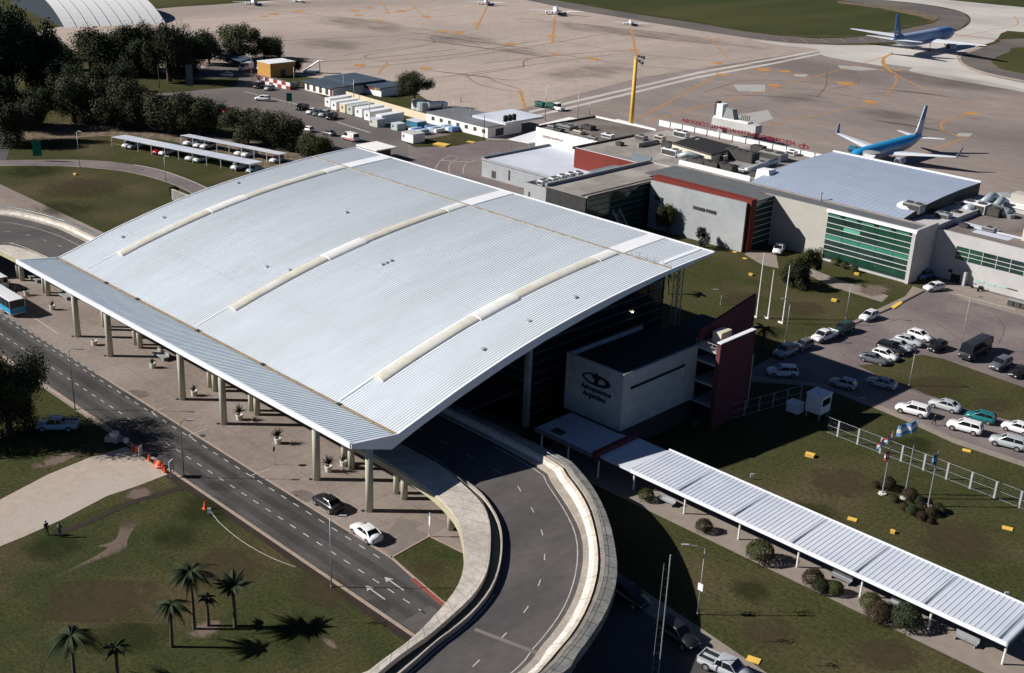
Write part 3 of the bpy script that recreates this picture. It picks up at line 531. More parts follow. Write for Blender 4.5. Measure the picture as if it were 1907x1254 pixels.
railing(mixc(in_in, ch_r, -.12), zt, .45, 'railing', r=.014, bars=(1,)); railing(mixc(wl_r, wo_r, .7), zt, .35, 'railing', r=.014, bars=(1,))
for A_, B_, i0, i1, st in ((wo_r, ou_r, 60, 112, 2), (in_out, in_in, 55, 112, 3), (kb_r, wl_r, 60, 112, 4)):
    b = MB(); A2, B2 = resample(A_, 240), resample(B_, 240)
    for i in range(i0*2, i1*2, st):
        P, Q = A2[i], B2[i]; d = (A2[i+1]-A2[i]).normalized()*.03; u = Vector((0, 0, .008 if A_ is not kb_r else .02))
        b.add([P+u-d, Q+u-d, Q+u+d, P+u+d], [(0, 1, 2, 3)])
    b.build('slab_joint', 'ramp_grey' if A_ is not wo_r else 'trim_dark', er, world=True)
# white edge line + dashes on deck
def deck_line(t, i0, i1, wd, nm='edge_line', m='line_white', dash=0):
    C = mixc(ch_r, rd_r, t); b = MB(); C2 = resample(C, 700); n = len(C2)
    a0, a1 = int(i0*n), int(i1*n)
    def seg(j0, j1):
        A, B = [], []
        for i in range(j0, min(j1, n-1)):
            d = (C2[i+1]-C2[i]).normalized(); q = Vector((-d.y, d.x, 0))*wd/2
            A.append(C2[i]+q+Vector((0, 0, .006))); B.append(C2[i]-q+Vector((0, 0, .006)))
        if len(A) > 1: b.strip(A, B)
    if dash:
        j = a0
        while j < a1: seg(j, j+dash+1); j += dash*4
    else: seg(a0, a1)
    return b.build(nm, m, er, world=True)
deck_line(.93, .70, 1, .12); deck_line(.03, .84, 1, .12); deck_line(.52, .1, 1, .12, 'lane_marking', dash=4)
deck_line(.80, .0, .25, .12); deck_line(.03, .0, .2, .15)
# expansion joint & cracks
for px in ([(884, 1172), (1000, 1216)],):
    P = ptsz(px, zd+.006); d = (Vector(P[1])-Vector(P[0])).normalized(); q = Vector((-d.y, d.x, 0))*.22
    MB().add([Vector(P[0])+q, Vector(P[1])+q, Vector(P[1])-q, Vector(P[0])-q], [(0, 1, 2, 3)]).build('expansion_joint', 'stain', er, world=True)
for x in (-92.9, -102.8, -122.9, -133.0, -153.4, -163.0, -183.2, -192.9):
    for dx, dy, r in ((0, 0, .42), (-1.6, .15, .36)):
        MB().lathe(x+dx, 80.2+dy, [(r, 0), (r, zd-.6)], 18).build('column', 'column', er, world=True, smooth=True)
for x, y in ((-84.2, 79.6), (-77.5, 82.5), (-67.5, 74), (-63, 66), (-62, 56)):
    MB().lathe(x, y, [(.42, 0), (.42, zd-.6)], 18).build('column', 'column', er, world=True, smooth=True)
# ================================================================== MAIN HALL
X0, X1 = -169.7, -89.9
hall = thing('terminal_hall', 'huge vaulted ribbed pale metal roof with three skylight strips over the terminal hall', 'terminal building', (-130, 100, 0))
PRO = [(76.57, 10.75), (81.3, 12.15), (86.24, 13.6), (93.2, 15.35), (98.6, 16.5), (104.4, 17.5), (111.5, 18.45), (118, 19.1), (125.8, 19.7), (134.5, 20.05)]
PC = [(p.x, p.y) for p in smooth_curve([(a, b) for a, b in PRO], 4)]
def zroof(y):
    for (a, za), (b, zb) in zip(PC, PC[1:]):
        if a <= y <= b: return za+(zb-za)*(y-a)/(b-a)
    return PC[0][1] if y < PC[0][0] else PC[-1][1]
def ribbed(mb, xa, xb, prof, per=.5, h=.07, gap=None):
    n = int(round((xb-xa)/per)); xs = []
    for i in range(n):
        x = xa+i*(xb-xa)/n; xs += [(x, 0), (x+per*.70, 0), (x+per*.78, h), (x+per*.92, h)]
    xs.append((xb, 0)); R = [[(x, y, z+dz) for x, dz in xs] for y, z in prof]
    m = len(xs); V = [p for r in R for p in r]
    mb.add(V, [(i*m+k, i*m+k+1, (i+1)*m+k+1, (i+1)*m+k) for i in range(len(R)-1) for k in range(m-1)])
b = MB(); ribbed(b, X0, X1, PC, .42, .05); b.build('roof', 'hall_metal', hall, world=True)
b = MB(); ribbed(b, X0, X1, [(70.22, 11.72), (76.3, 10.68)]); b.build('front_canopy', 'canopy_metal', hall, world=True)
MB().box(X0, X1, 76.34, 76.60, 10.72, 10.84).build('gutter', 'ochre', hall, world=True)
for px, py in ((198, 527), (256, 557), (368, 616), (489, 679), (631, 753)):
    g = G(px, py, 10.85); MB().box(g.x-.3, g.x+.3, 76.2, 76.6, 10.8, 10.95).build('gutter_outlet', 'trim_dark', hall, world=True)
# edge fascias and soffit
LOW = [(70.05, 11.2), (75.6, 9.25), (80, 10.75), (86, 12.5), (93, 14.3), (100, 15.8), (108, 17.1), (116, 18.2), (124, 19.1), (134.45, 19.95)]
UPp = [(70.05, 11.78), (76.57, 10.86)]+[(y, z+.12) for y, z in PC[1:]]
def fascia(x):
    poly = UPp+LOW[::-1]; V = [(x-.09, y, z) for y, z in poly]+[(x+.09, y, z) for y, z in poly]; n = len(poly)
    T = tessellate_polygon([[Vector((y, z, 0)) for y, z in poly]])
    o = MB().add(V, [tuple(t) for t in T]+[tuple(i+n for i in t) for t in T]+[(i, (i+1) % n, (i+1) % n+n, i+n) for i in range(n)]).build('end_fascia', 'fascia', hall, world=True); fix_normals(o)
fascia(X1+.09); fascia(X0-.09)
MB().box(X0, X1, 69.95, 70.2, 11.2, 11.85).build('front_fascia', 'fascia', hall, world=True)
MB().box(X0, X1, 134.5, 134.7, 19.9, 20.18).build('rear_fascia', 'flash_white', hall, world=True)
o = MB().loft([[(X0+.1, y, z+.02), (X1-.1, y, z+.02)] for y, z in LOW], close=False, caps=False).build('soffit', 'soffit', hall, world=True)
# skylights
for xc in (-160.9, -130.6, -99.8):
    sk = None
    for y0, y1, m, wd, h in ((82, 97.5, 'skylight_cream', 1.0, .34), (97.7, 104.5, 'skylight_white', 1.2, .40), (104.7, 120.4, 'skylight_cream', .95, .30), (120.6, 124.3, 'skylight_white', 1.1, .28)):
        R = []
        for k in range(13):
            y = y0+(y1-y0)*k/12
            R.append([(xc+wd*math.cos(PI*j/10), y, zroof(y)+.05+h*math.sin(PI*j/10)) for j in range(11)])
        if sk is None: sk = MB().loft(R).build('skylight', m, hall, world=True, smooth=False); fix_normals(sk)
        else:
            q = MB().loft(R).build('skylight', m, hall, world=True); fix_normals(q)
    A = [(xc-1.35, y, z+.10) for y, z in PC if y > 124.5]; A = [(xc-1.35, 125.3, zroof(125.3)+.10)]+A[1:]; B = [(xc+1.35, y, z) for x, y, z in A]
    o = MB().slab(A, B, .12).build('roof_panel', 'flash_white', hall, world=True); fix_normals(o)
    A = [(xc-1.05, y, zroof(y)+.085) for y in (77, 78.5, 80, 82)]; B = [(x+.22, y, z) for x, y, z in A]
    o = MB().slab(A, B, .1).build('flashing_strip', 'flash_white', hall, world=True); fix_normals(o)
A = [(X0+.2, 124.7, zroof(124.7)+.14), (X1-.2, 124.7, zroof(124.55)+.14)]; B = [(x, 125.12, z+.02) for x, y, z in A]
o = MB().slab(A, B, .15).build('roof_walkway', 'seam', hall, world=True); fix_normals(o)
b = MB()
for k in range(5):
    x = -97+k*1.4; b.tube([(x, 124.9, 19.7), (x, 124.9, 20.5)], .03, 5)
b.tube([(-97, 124.9, 20.5), (-91.4, 124.9, 20.5)], .03, 5); b.build('roof_rail', 'seam', hall, world=True)
A = [(-92.6, y, zroof(y)+.1) for y in (125.6, 128, 131, 134.4)]; B = [(x+.8, y, z) for x, y, z in A]
o = MB().slab(A, B, .1).build('roof_panel', 'flash_white', hall, world=True); fix_normals(o)
for px, py in ((497, 497), (720, 489), (712, 492), (728, 485), (645, 395), (437, 305), (900, 650), (985, 598), (1071, 553), (443, 340), (228, 441), (540, 503), (305, 405)):
    d = ray(px, py); best = min((CAM+d*(y/d.y) for y in [77+.25*i for i in range(230)]), key=lambda p: abs(p.z-zroof(p.y)-.1))
    MB().box(best.x-.2, best.x+.25, best.y-.25, best.y+.25, best.z-.1, best.z+.12).build('roof_vent', 'duct', hall, world=True)
for x in (-93.4, -103.35, -123.4, -133.45, -153.4, -163.4):
    MB().lathe(x, 75.4, [(.45, 0), (.45, 9.6)], 22).build('column', 'column', hall, world=True, smooth=True)
    MB().box(x-.62, x-.34, 74.6, 74.95, .01, .12).build('column_drain', 'trim_dark', hall, world=True)
# enclosed body
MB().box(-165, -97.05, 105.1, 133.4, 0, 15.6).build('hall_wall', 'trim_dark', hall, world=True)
def vwall(nm, x, ya, yb, m, z0=0, off=.35, sub=40):
    ys = [ya+(yb-ya)*i/sub for i in range(sub+1)]
    lowz = lambda y: max(z0, (lambda: [za+(zb-za)*(y-a)/(b_-a) for (a, za), (b_, zb) in zip(LOW, LOW[1:]) if a <= y <= b_][0])())-.05
    return MB().loft([[(x, y, z0), (x, y, lowz(y))] for y in ys], close=False, caps=False).build(nm, m, hall, world=True)
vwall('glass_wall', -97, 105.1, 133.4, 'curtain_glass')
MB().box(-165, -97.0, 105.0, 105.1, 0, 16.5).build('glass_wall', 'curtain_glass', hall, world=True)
lz = lambda y: [za+(zb-za)*(y-a)/(b_-a) for (a, za), (b_, zb) in zip(LOW, LOW[1:]) if a <= y <= b_][0]
b = MB(); k = 0; z = 1.4
while z < 19:
    ya = 105.0
    while ya < 133 and lz(ya) < z+.2: ya += .3
    if ya < 132: b.box(-96.98, -96.86, ya, 133.4, z, z+.09)
    z += 1.45
b.build('mullion', 'mullion_dark', hall, world=True)
b = MB()
for y in [105.1+3.5*i for i in range(9)]: b.box(-96.97, -96.9, y-.05, y+.05, 0, lz(y)-.1)
b.build('mullion', 'trim_dark', hall, world=True)
b = MB()
for z in [6.3+1.45*i for i in range(7)]: b.box(-165, -96.9, 104.86, 104.98, z, z+.08)
b.build('mullion', 'mullion_dark', hall, world=True)
MB().box(-97.2, -96.5, 104.5, 105.2, 0, 15.9).build('corner_column', 'box_concrete', hall, world=True)
MB().box(-166, -98, 94.1, 105.0, 4.6, 5.05).build('forecourt_deck', 'trim_dark', hall, world=True)
MB().box(-166, -98, 94.4, 94.6, 0, 4.6).build('lower_facade', 'dark_glass', hall, world=True)
b = MB()
for dx, dy in ((0, 0), (.9, 0), (0, .9), (.9, .9)):
    b.tube([(-93+dx, 130+dy, 0), (-93+dx, 130+dy, 18.9)], .07, 6)
for i in range(15):
    z = i*1.25; b.tube([(-93, 130, z), (-92.1, 130, z+1.25)], .04, 5); b.tube([(-92.1, 130, z), (-92.1, 130.9, z+1.25)], .04, 5); b.tube([(-93, 130, z), (-92.1, 130, z)], .04, 5)
b.build('truss_column', 'pole_pale', hall, world=True)
g = PXp(1178, 581, -96.8)
m = bpy.data.materials.new('lamp_glow'); m.use_nodes = True; m.node_tree.nodes['Principled BSDF'].inputs['Emission Color'].default_value = (1, .85, .5, 1); m.node_tree.nodes['Principled BSDF'].inputs['Emission Strength'].default_value = 6; M['lamp_glow'] = m
t = thing('wall_lamp', 'small lit lamp glowing high on the dark glass side wall', 'lamp', (g.x, g.y, g.z)); MB().lathe(0, 0, [(.05, -.1), (.18, 0), (.05, .12)], 10).build('bulb', 'lamp_glow', t); MB().box(-.2, 0, -.06, .06, .1, .16).build('bracket', 'trim_dark', t)
# ================================================================== ANNEX WITH THE SIGN
def cbox(nm, x0, x1, y0, y1, z0, z1, m, p, label=None): return MB().box(x0, x1, y0, y1, z0, z1).build(nm, m, p, world=True, label=label)
an = thing('annex_building', 'concrete box annex in shade with airport company emblem and long slit window', 'building', (-88, 107.7, 0))
cbox('wall', -92.8, -83.2, 107.7, 107.95, 3.3, 11.15, 'box_concrete', an)
cbox('wall', -83.45, -83.2, 107.95, 123.2, 3.3, 11.15, 'box_concrete', an)
cbox('wall', -92.8, -92.55, 107.95, 123.2, 3.3, 11.15, 'box_concrete', an)
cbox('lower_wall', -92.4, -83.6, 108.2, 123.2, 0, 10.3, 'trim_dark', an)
cbox('roof', -92.5, -83.5, 108.0, 123.2, 10.35, 10.6, 'black_roof', an)
cbox('parapet_cap', -83.5, -83.15, 107.65, 123.2, 11.15, 11.25, 'blue_grey_wall', an)
cbox('parapet_cap', -92.85, -83.5, 107.65, 108.0, 11.15, 11.25, 'box_concrete', an)
cbox('slit_window', -83.22, -83.17, 109.2, 120.5, 8.75, 9.15, 'dark_glass', an)
cbox('base_band', -92.0, -82.9, 107.4, 121.5, 3.2, 3.35, 'trim_dark', an)
def text(txt, size, nm, m, parent, loc, rx=PI/2, rz=0, ext=.06, align='CENTER', sx=1.0):
    cu = bpy.data.curves.new(nm, 'FONT'); cu.body = txt; cu.size = size; cu.extrude = ext; cu.align_x = align; cu.resolution_u = 3; cu.offset = size*.012
    o = bpy.data.objects.new(nm, cu); col.objects.link(o)
    me = bpy.data.meshes.new_from_object(o); bpy.data.objects.remove(o)
    me.materials.clear(); me.materials.append(M[m]); me.name = nm
    me.transform(Matrix.Diagonal((sx, 1, 1, 1))); me.transform(Matrix.Rotation(rx, 4, 'X')); me.transform(Matrix.Rotation(rz, 4, 'Z'))
    me.transform(Matrix.Translation(Vector(loc)-(Vector(parent.location) if parent else Vector((0, 0, 0)))))
    q = bpy.data.objects.new(nm, me); col.objects.link(q); q.parent = parent; return q
lx = PYp(1108, 735, 107.7)
text('Aeropuertos', .98, 'sign_lettering', 'letter_black', an, (lx.x+.15, 107.66, 7.35), sx=.98)
text('Argentina', .98, 'sign_lettering', 'letter_black', an, (lx.x-.1, 107.66, 6.4), sx=.98)
b = MB(); ex, ez = lx.x+.1, 9.0; N = 40; V = []
for k in range(N):
    a = 2*PI*k/N; tk = .36+.16*math.cos(a)
    for rr, yy in ((1, 0), (0, 0), (0, .08), (1, .08)):
        ax, az = 2.35-(1-rr)*tk*1.5, .78-(1-rr)*tk*(.8 if math.sin(a) < 0 else .5)
        V.append((ex+ax*math.cos(a), 107.6+yy, ez+az*math.sin(a)))
b.add(V, [(4*k+j, 4*((k+1) % N)+j, 4*((k+1) % N)+(j+1) % 4, 4*k+(j+1) % 4) for k in range(N) for j in range(4)])
pl = [(-.32, -.75), (.3, -.75), (.25, .1), (.75, .35), (.7, .75), (.25, .6), (.12, .98), (-.12, .98), (-.25, .6), (-.8, .75), (-.85, .4), (-.25, .1)]
n = len(pl); T = tessellate_polygon([[Vector((x, z, 0)) for x, z in pl]])
b.add([(ex+x, 107.6, ez+z) for x, z in pl]+[(ex+x, 107.69, ez+z) for x, z in pl], [tuple(t) for t in T]+[(i, (i+1) % n, (i+1) % n+n, i+n) for i in range(n)])
o = b.build('emblem', 'letter_black', an, world=True); fix_normals(o)
# brick tower
bt = thing('brick_tower', 'dark red brick stair tower with slanted top beside the annex', 'tower', (-82, 127, 0))
def slabX(nm, x0, x1, pts, m, p):   # extrude a y-z outline between x0 and x1
    n = len(pts); T = tessellate_polygon([[Vector((y, z, 0)) for y, z in pts]])
    o = MB().add([(x0, y, z) for y, z in pts]+[(x1, y, z) for y, z in pts], [tuple(t) for t in T]+[tuple(i+n for i in t) for t in T]+[(i, (i+1) % n, (i+1) % n+n, i+n) for i in range(n)]).build(nm, m, p, world=True); fix_normals(o); return o
def slabY(nm, y0, y1, pts, m, p):
    n = len(pts); T = tessellate_polygon([[Vector((x, z, 0)) for x, z in pts]])
    o = MB().add([(x, y0, z) for x, z in pts]+[(x, y1, z) for x, z in pts], [tuple(t) for t in T]+[tuple(i+n for i in t) for t in T]+[(i, (i+1) % n, (i+1) % n+n, i+n) for i in range(n)]).build(nm, m, p, world=True); fix_normals(o); return o
slabX('front_wall', -80.3, -79.7, [(123.2, 0), (131.3, 0), (131.3, 12.2), (123.2, 12.0)], 'brick_wall', bt)
slabX('rear_wall', -84.4, -84.0, [(124.6, 0), (137.5, 0), (137.5, 14.8), (124.6, 12.6)], 'brick_wall', bt)
cbox('coping', -80.35, -79.65, 123.2, 131.3, 12.25, 12.4, 'flash_white', bt)
for z in (2.8, 5.8, 8.8, 10.6): cbox('landing', -84, -80.3, 123.4, 131, z, z+.25, 'box_concrete', bt)
cbox('core_wall', -84, -83.5, 124.7, 131, 0, 10.6, 'dark_glass', bt)
cbox('lift_housing', -83.0, -81.6, 126.0, 128.4, 10.9, 12.5, 'unit_cream', bt)
b = MB()
for i in range(6):
    y = 123.5+.0; x = -83.8+.65*i; b.tube([(x, y, 10.85), (x, y, 11.8)], .03, 5)
b.tube([(-83.8, 123.5, 11.8), (-80.5, 123.5, 11.8)], .035, 5); b.tube([(-83.8, 123.5, 11.3), (-80.5, 123.5, 11.3)], .03, 5); b.build('balcony_rail', 'pole_pale', bt, world=True)
cbox('pale_pilaster', -80.9, -80.3, 132.0, 132.6, 0, 8.2, 'pole_pale', bt)
cbox('back_roof', -92.5, -84.5, 123.3, 137, 9.2, 9.5, 'black_roof', bt)
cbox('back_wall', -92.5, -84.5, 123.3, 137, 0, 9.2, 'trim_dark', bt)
# walkway canopies
wc = thing('covered_walkway', 'long white ribbed canopy on white posts crossing the lawn', 'walkway canopy', (-55, 104, 0))
YA, YB, ZC = 101.15, 108.5, 3.15
b = MB(); n = 84; xa, xb = -76.0, -30.3; prof = []
ribp = []
for i in range(n):
    x = xa+(xb-xa)*i/n; p = (xb-xa)/n; ribp += [(x, 0), (x+p*.72, 0), (x+p*.78, .045), (x+p*.90, .045)]
ribp.append((xb, 0)); m_ = len(ribp)
V = [(x, y, z+dz) for y, z in ((YA, ZC), (YB, ZC+.15)) for x, dz in ribp]
b.add(V, [(k, k+1, m_+k+1, m_+k) for k in range(m_-1)]); b.build('canopy_roof', 'roof_pale', wc, world=True)
cbox('fascia', xa, xb+.05, YA-.18, YA-.02, ZC-.28, ZC+.16, 'fascia', wc)
cbox('fascia', xa, xb+.05, YB+.02, YB+.14, ZC-.15, ZC+.3, 'fascia', wc)
cbox('end_fascia', xb+.05, xb+.2, YA-.18, YB+.14, ZC-.25, ZC+.25, 'duct', wc)
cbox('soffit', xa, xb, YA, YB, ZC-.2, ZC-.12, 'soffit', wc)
for k in range(6): cbox('cross_seam', -69.2+7.6*k, -69.05+7.6*k, YA, YB, ZC+.1, ZC+.17, 'duct', wc)
for k in range(7):
    x = -76.2+7.6*k
    MB().tube([(x, 102.2, 0), (x+.12, 102.0, ZC-.2)], .12, 8).build('post', 'pole_white', wc, world=True)
    MB().tube([(x, 107.4, 0), (x, 107.4, ZC-.2)], .10, 8).build('post', 'pole_white', wc, world=True)
lc = thing('entrance_canopy', 'flat bluish canopy under the annex sign wall in shade', 'canopy', (-86, 104, 0))
cbox('canopy_roof', -91.2, -81.4, 100.6, 107.6, 2.9, 3.25, 'roof_pale', lc); cbox('fascia', -91.25, -81.4, 100.45, 100.6, 2.8, 3.3, 'blue_grey_wall', lc)
cbox('roof_hatch', -89.3, -87.6, 101.4, 102.6, 3.25, 3.33, 'unit_dark', lc)
cbox('divider_beam', -81.4, -80.7, 100.3, 108.4, 2.6, 3.75, 'brick_wall', lc)
cbox('side_roof', -80.7, -76.05, 101.0, 108.4, 2.9, 3.2, 'roof_pale', lc)
for x in (-90.5, -86, -81): MB().tube([(x, 101.2, 0), (x, 101.2, 2.9)], .12, 8).build('post', 'pole_white', lc, world=True)
# ================================================================== PASSENGER TERMINAL
pt = thing('passenger_terminal', 'low wide airport terminal with pale concrete panels and green glass front by the car park', 'terminal building', (-115, 205, 0))
def rectY(nm, tl, br, Y, m, p, th=.06):
    a, c = PYp(*tl, Y), PYp(*br, Y); return cbox(nm, min(a.x, c.x), max(a.x, c.x), Y-th, Y, min(a.z, c.z), max(a.z, c.z), m, p)
cbox('wall', -157, -91.8, 206.2, 239.8, 0, 9.5, 'pale_wall', pt); cbox('roof', -157, -97.2, 206.6, 239.5, 9.5, 9.6, 'roof_gravel', pt)
def panel(x0, y0, x1, y1, z, m, th=.5):
    d = Vector((x1-x0, y1-y0)).normalized(); q = (-d.y*th, d.x*th)
    return MB().prism([(x0, y0), (x1, y1), (x1+q[0], y1+q[1]), (x0+q[0], y0+q[1])], 0, z).build('front_panel', m, pt, world=True)
panel(-145.3, 191.8, -122.6, 192.9, 10.0, 'concrete'); panel(-124.3, 201.8, -109.9, 202.0, 10.1, 'cream_wall')
cbox('red_frame', -146.2, -121.9, 193.6, 195.4, 0, 10.55, 'red_wall', pt)
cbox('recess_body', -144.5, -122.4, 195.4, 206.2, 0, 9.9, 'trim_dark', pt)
cbox('glass_side', -122.4, -122.2, 195.4, 202.4, 0, 9.8, 'green_dark', pt)
b = MB()
for k in range(8): b.box(-122.2, -122.1, 195.4, 201.9, 1.2+k*1.15, 1.28+k*1.15)
b.build('mullion', 'mullion', pt, world=True)
MB().prism([(-150, 195.4), (-122, 195.4), (-122, 202.4), (-91.8, 202.0), (-91.8, 206.1), (-150, 206.1)], 9.95, 10.08).build('front_roof', 'roof_dark_metal', pt, world=True)
cbox('roof_upstand', -146, -91.6, 206.1, 206.6, 9.6, 10.2, 'roof_gravel', pt)
cbox('roof_upstand_cap', -131, -92.5, 206.35, 206.8, 10.2, 10.24, 'roof_gravel', pt)
cbox('window', -134.6, -131.9, 192.27, 192.6, 6.3, 6.9, 'trim_dark', pt); cbox('window', -131.6, -129.2, 192.4, 192.7, 6.3, 6.9, 'trim_dark', pt); cbox('window', -144, -142, 191.75, 191.9, 6.3, 7.0, 'trim_dark', pt)
# green glass box
cbox('glass_front', -109.8, -92.0, 201.9, 202.1, 0.3, 9.5, 'green_dark', pt)
ncol, rows = 5, [(9.5, 8.9, 'a'), (8.75, 7.6, 'b'), (7.5, 6.6, 'c'), (6.5, 5.4, 'd'), (5.3, 4.3, 'e'), (4.2, 3.2, 'f'), (3.1, 2.2, 'f'), (2.1, .9, 'g')]
def gm(r, c):
    if r == 'a': return 'green_strip'
    if r == 'e': return 'green_strip'
    if r in 'bcd': return {'b': ['green_dark', 'green_dark', 'green_glass', 'green_glass', 'green_glass'], 'c': ['green_glass', 'green_blind', 'green_dark', 'green_glass', 'green_glass'], 'd': ['green_dark', 'green_glass', 'green_dark', 'green_glass', 'green_glass']}[r][c]
    if r == 'g': return 'green_glass'
    return 'green_dark'
for zt_, zb_, r in rows:
    for c in range(ncol):
        xa_ = -109.7+c*3.54; xb_ = xa_+3.46-(.9 if r == 'a' else 0)
        cbox('window_pane', xa_, xb_, 201.84, 201.9, zb_, zt_, gm(r, c), pt)
b = MB()
for z in (8.82, 7.54, 6.54, 5.34, 4.24, 3.14, 2.14): b.box(-109.8, -92, 201.62, 201.84, z-.03, z+.04)
b.build('mullion', 'mullion', pt, world=True)
cbox('glass_frame', -110.0, -91.4, 201.4, 202.2, 9.6, 10.15, 'flash_white', pt); cbox('glass_frame', -92.1, -91.4, 201.2, 202.0, 0, 9.6, 'pale_wall', pt); cbox('glass_sill', -109.9, -92.1, 201.5, 201.84, 0, .35, 'pale_wall', pt)
cbox('side_wall', -91.9, -91.4, 202.0, 210.0, 0, 10.25, 'pale_wall', pt)
# big vaulted roof
prof = [(206.9, 10.25), (211, 10.9), (216, 11.45), (222, 11.85), (230, 12.1), (239.3, 12.1)]
b = MB(); b.loft([[(-131.2, y, z), (-97.0, y, z), (-97.0, y, 9.5), (-131.2, y, 9.5)] for y, z in prof]); o = b.build('vaulted_roof', 'roof_big', pt, world=True); fix_normals(o)
cbox('roof_edge', -131.3, -96.9, 239.3, 239.9, 12.0, 12.35, 'flash_white', pt)
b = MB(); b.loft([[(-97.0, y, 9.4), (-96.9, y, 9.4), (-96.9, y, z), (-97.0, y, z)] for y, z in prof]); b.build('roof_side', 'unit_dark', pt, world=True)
# rear parapet and mirrored sign
for k in range(13):
    x = -181+3.75*k; cbox('rear_parapet', x+.06, x+3.69, 239.9, 240.2, 9.3, 10.75, 'white_wall', pt)
b = MB()
for k in range(14): b.box(-181.05+3.75*k, -180.92+3.75*k, 239.75, 239.9, 9.2, 10.95)
b.box(-181, -132.5, 239.76, 239.86, 10.9, 10.98); b.build('parapet_post', 'unit_grey', pt, world=True)
cbox('red_band', -176, -133, 239.4, 239.6, 9.58, 9.66, 'red_wall', pt)
sg = thing('rooftop_sign', 'red airport name lettering on the roof edge seen from behind', 'sign', (-155, 240.4, 9.3))
xl, xr = PYp(1268, 226, 240.4).x, PYp(1480, 276, 240.4).x
tx = text('AEROPUERTO INTERNACIONAL CÓRDOBA', 1.3, 'lettering', 'sign_red', sg, (0, 0, 0), PI/2, PI, .08)
bb = [Vector(c) for c in tx.bound_box]; wx = max(c.x for c in bb)-min(c.x for c in bb); k_ = (xr-xl)/wx; cx0 = (max(c.x for c in bb)+min(c.x for c in bb))/2
tx.data.transform(Matrix.Translation((-cx0, 0, 0))); tx.data.transform(Matrix.Diagonal((k_, 1, 1, 1))); tx.location = (0, 0, 0)
z0t = min(v.co.z for v in tx.data.vertices); y0t = sum(v.co.y for v in tx.data.vertices)/len(tx.data.vertices)
tx.data.transform(Matrix.Translation(((xl+xr)/2+155, .2-y0t, 2.0-z0t)))
ec = PYp(1496, 279, 240.6); b = MB(); N = 28; V = []
for k in range(N):
    a = 2*PI*k/N
    for f, yy in ((1, 0), (.72, 0), (.72, .12), (1, .12)): V.append((ec.x+1.35*f*math.cos(a), 240.55+yy, 11.45+.55*f*math.sin(a)))
b.add(V, [(4*k+j, 4*((k+1) % N)+j, 4*((k+1) % N)+(j+1) % 4, 4*k+(j+1) % 4) for k in range(N) for j in range(4)])
b.box(ec.x-.2, ec.x+.2, 240.56, 240.66, 10.9, 12.3); b.box(ec.x-.5, ec.x+.5, 240.56, 240.66, 11.7, 11.95); b.build('emblem', 'sign_red', sg, world=True)
b = MB(); b.box(xl-.5, ec.x+1.5, 240.5, 240.6, 10.6, 10.68)
for k in range(16): x = xl+(ec.x-xl)*k/15; b.box(x, x+.08, 240.45, 240.6, 9.3, 10.7)
b.build('sign_frame', 'steel', sg, world=True)
# white low wall on roof
a, c = G(1254, 303, 10.3), G(1382, 336, 10.3)
cbox('roof_wall', a.x, c.x, 209.2, 209.6, 9.6, 10.6, 'white_wall', pt)
# left glass wing
lw = thing('glass_wing', 'dark green glazed wing in shade left of the concrete panel', 'building', (-151, 185, 0))
cbox('wall', -157, -146.4, 172.8, 193.3, 0, 9.2, 'trim_dark', lw); cbox('glass_wall', -146.4, -146.2, 173.0, 193.3, 0, 9.0, 'green_dark', lw)
cbox('rear_wall', -157, -146.4, 193.4, 206.1, 0, 9.2, 'trim_dark', lw)
b = MB()
for k in range(7): b.box(-146.2, -146.08, 173.0, 193.2, 1.2+k*1.2, 1.29+k*1.2)
b.build('mullion', 'mullion_dark', lw, world=True)
for y, z0_, z1_ in ((176, 5, 6), (183, 1.4, 3.4), (186, 1.4, 2.3), (189, .2, 3.4), (181, 6.2, 7.2)): cbox('window_pane', -146.19, -146.12, y, y+2.6, z0_, z1_, 'green_glass', lw)
cbox('roof', -157, -145.9, 172.6, 206.0, 9.2, 9.35, 'roof_gravel', lw)
cbox('roof_kerb', -146.3, -145.8, 172.6, 193.2, 9.35, 9.7, 'roof_gravel', lw); cbox('roof_gutter', -147.6, -147.1, 172.6, 205, 9.36, 9.5, 'unit_dark', lw); cbox('roof_kerb', -157.2, -156.6, 172.6, 206, 9.35, 10.0, 'unit_grey', lw)
cbox('roof_strip', -160.5, -157.3, 185, 206, 7.9, 8.0, 'roof_pale', lw); cbox('roof_strip_wall', -160.5, -157.2, 185, 206, 0, 7.9, 'concrete', lw)
cbox('light_well', -165.5, -161, 196, 204.6, 5, 7.4, 'blue_grey_wall', lw)
# block A
ba = thing('plant_block', 'square beige concrete block with open top full of machinery behind the big roof edge', 'building', (-165, 182, 0))
AX0, AX1, AY0, AY1, AZ = -168.2, -161, 178.2, 192.4, 7.0
cbox('wall', AX0, AX1, AY0, AY0+.35, 0, AZ, 'concrete', ba); cbox('wall', AX1-.35, AX1, AY0+.35, AY1, 0, AZ, 'blue_grey_wall', ba); cbox('wall', AX0, AX0+.35, AY0+.35, AY1, 0, AZ, 'concrete', ba); cbox('wall', AX0+.35, AX1-.35, AY1-.35, AY1, 0, AZ, 'concrete', ba)  # right wall darker blue-grey: its shade is painted into the colour
cbox('roof_deck', AX0+.35, AX1-.35, AY0+.35, AY1-.35, 0, AZ-.9, 'roof_grey', ba)
cbox('window', -166.9, -166.4, AY0-.04, AY0, 4.2, 5.2, 'unit_dark', ba)
es = thing('escape_stair', 'metal stair landing with pale railings beside the plant block', 'stair', tuple(G(1125, 392, 4.5)))
es.location.z = 0; ex_, ey_ = es.location.x, es.location.y
MB().box(0, 3.2, -1, 1, 4.3, 4.45).build('landing', 'unit_grey', es)
b = MB()
for k in range(10): b.box(3.2+.32*k, 3.5+.32*k, -.8, .8, 4.1-.42*k, 4.16-.42*k)
b.build('steps', 'unit_grey', es)
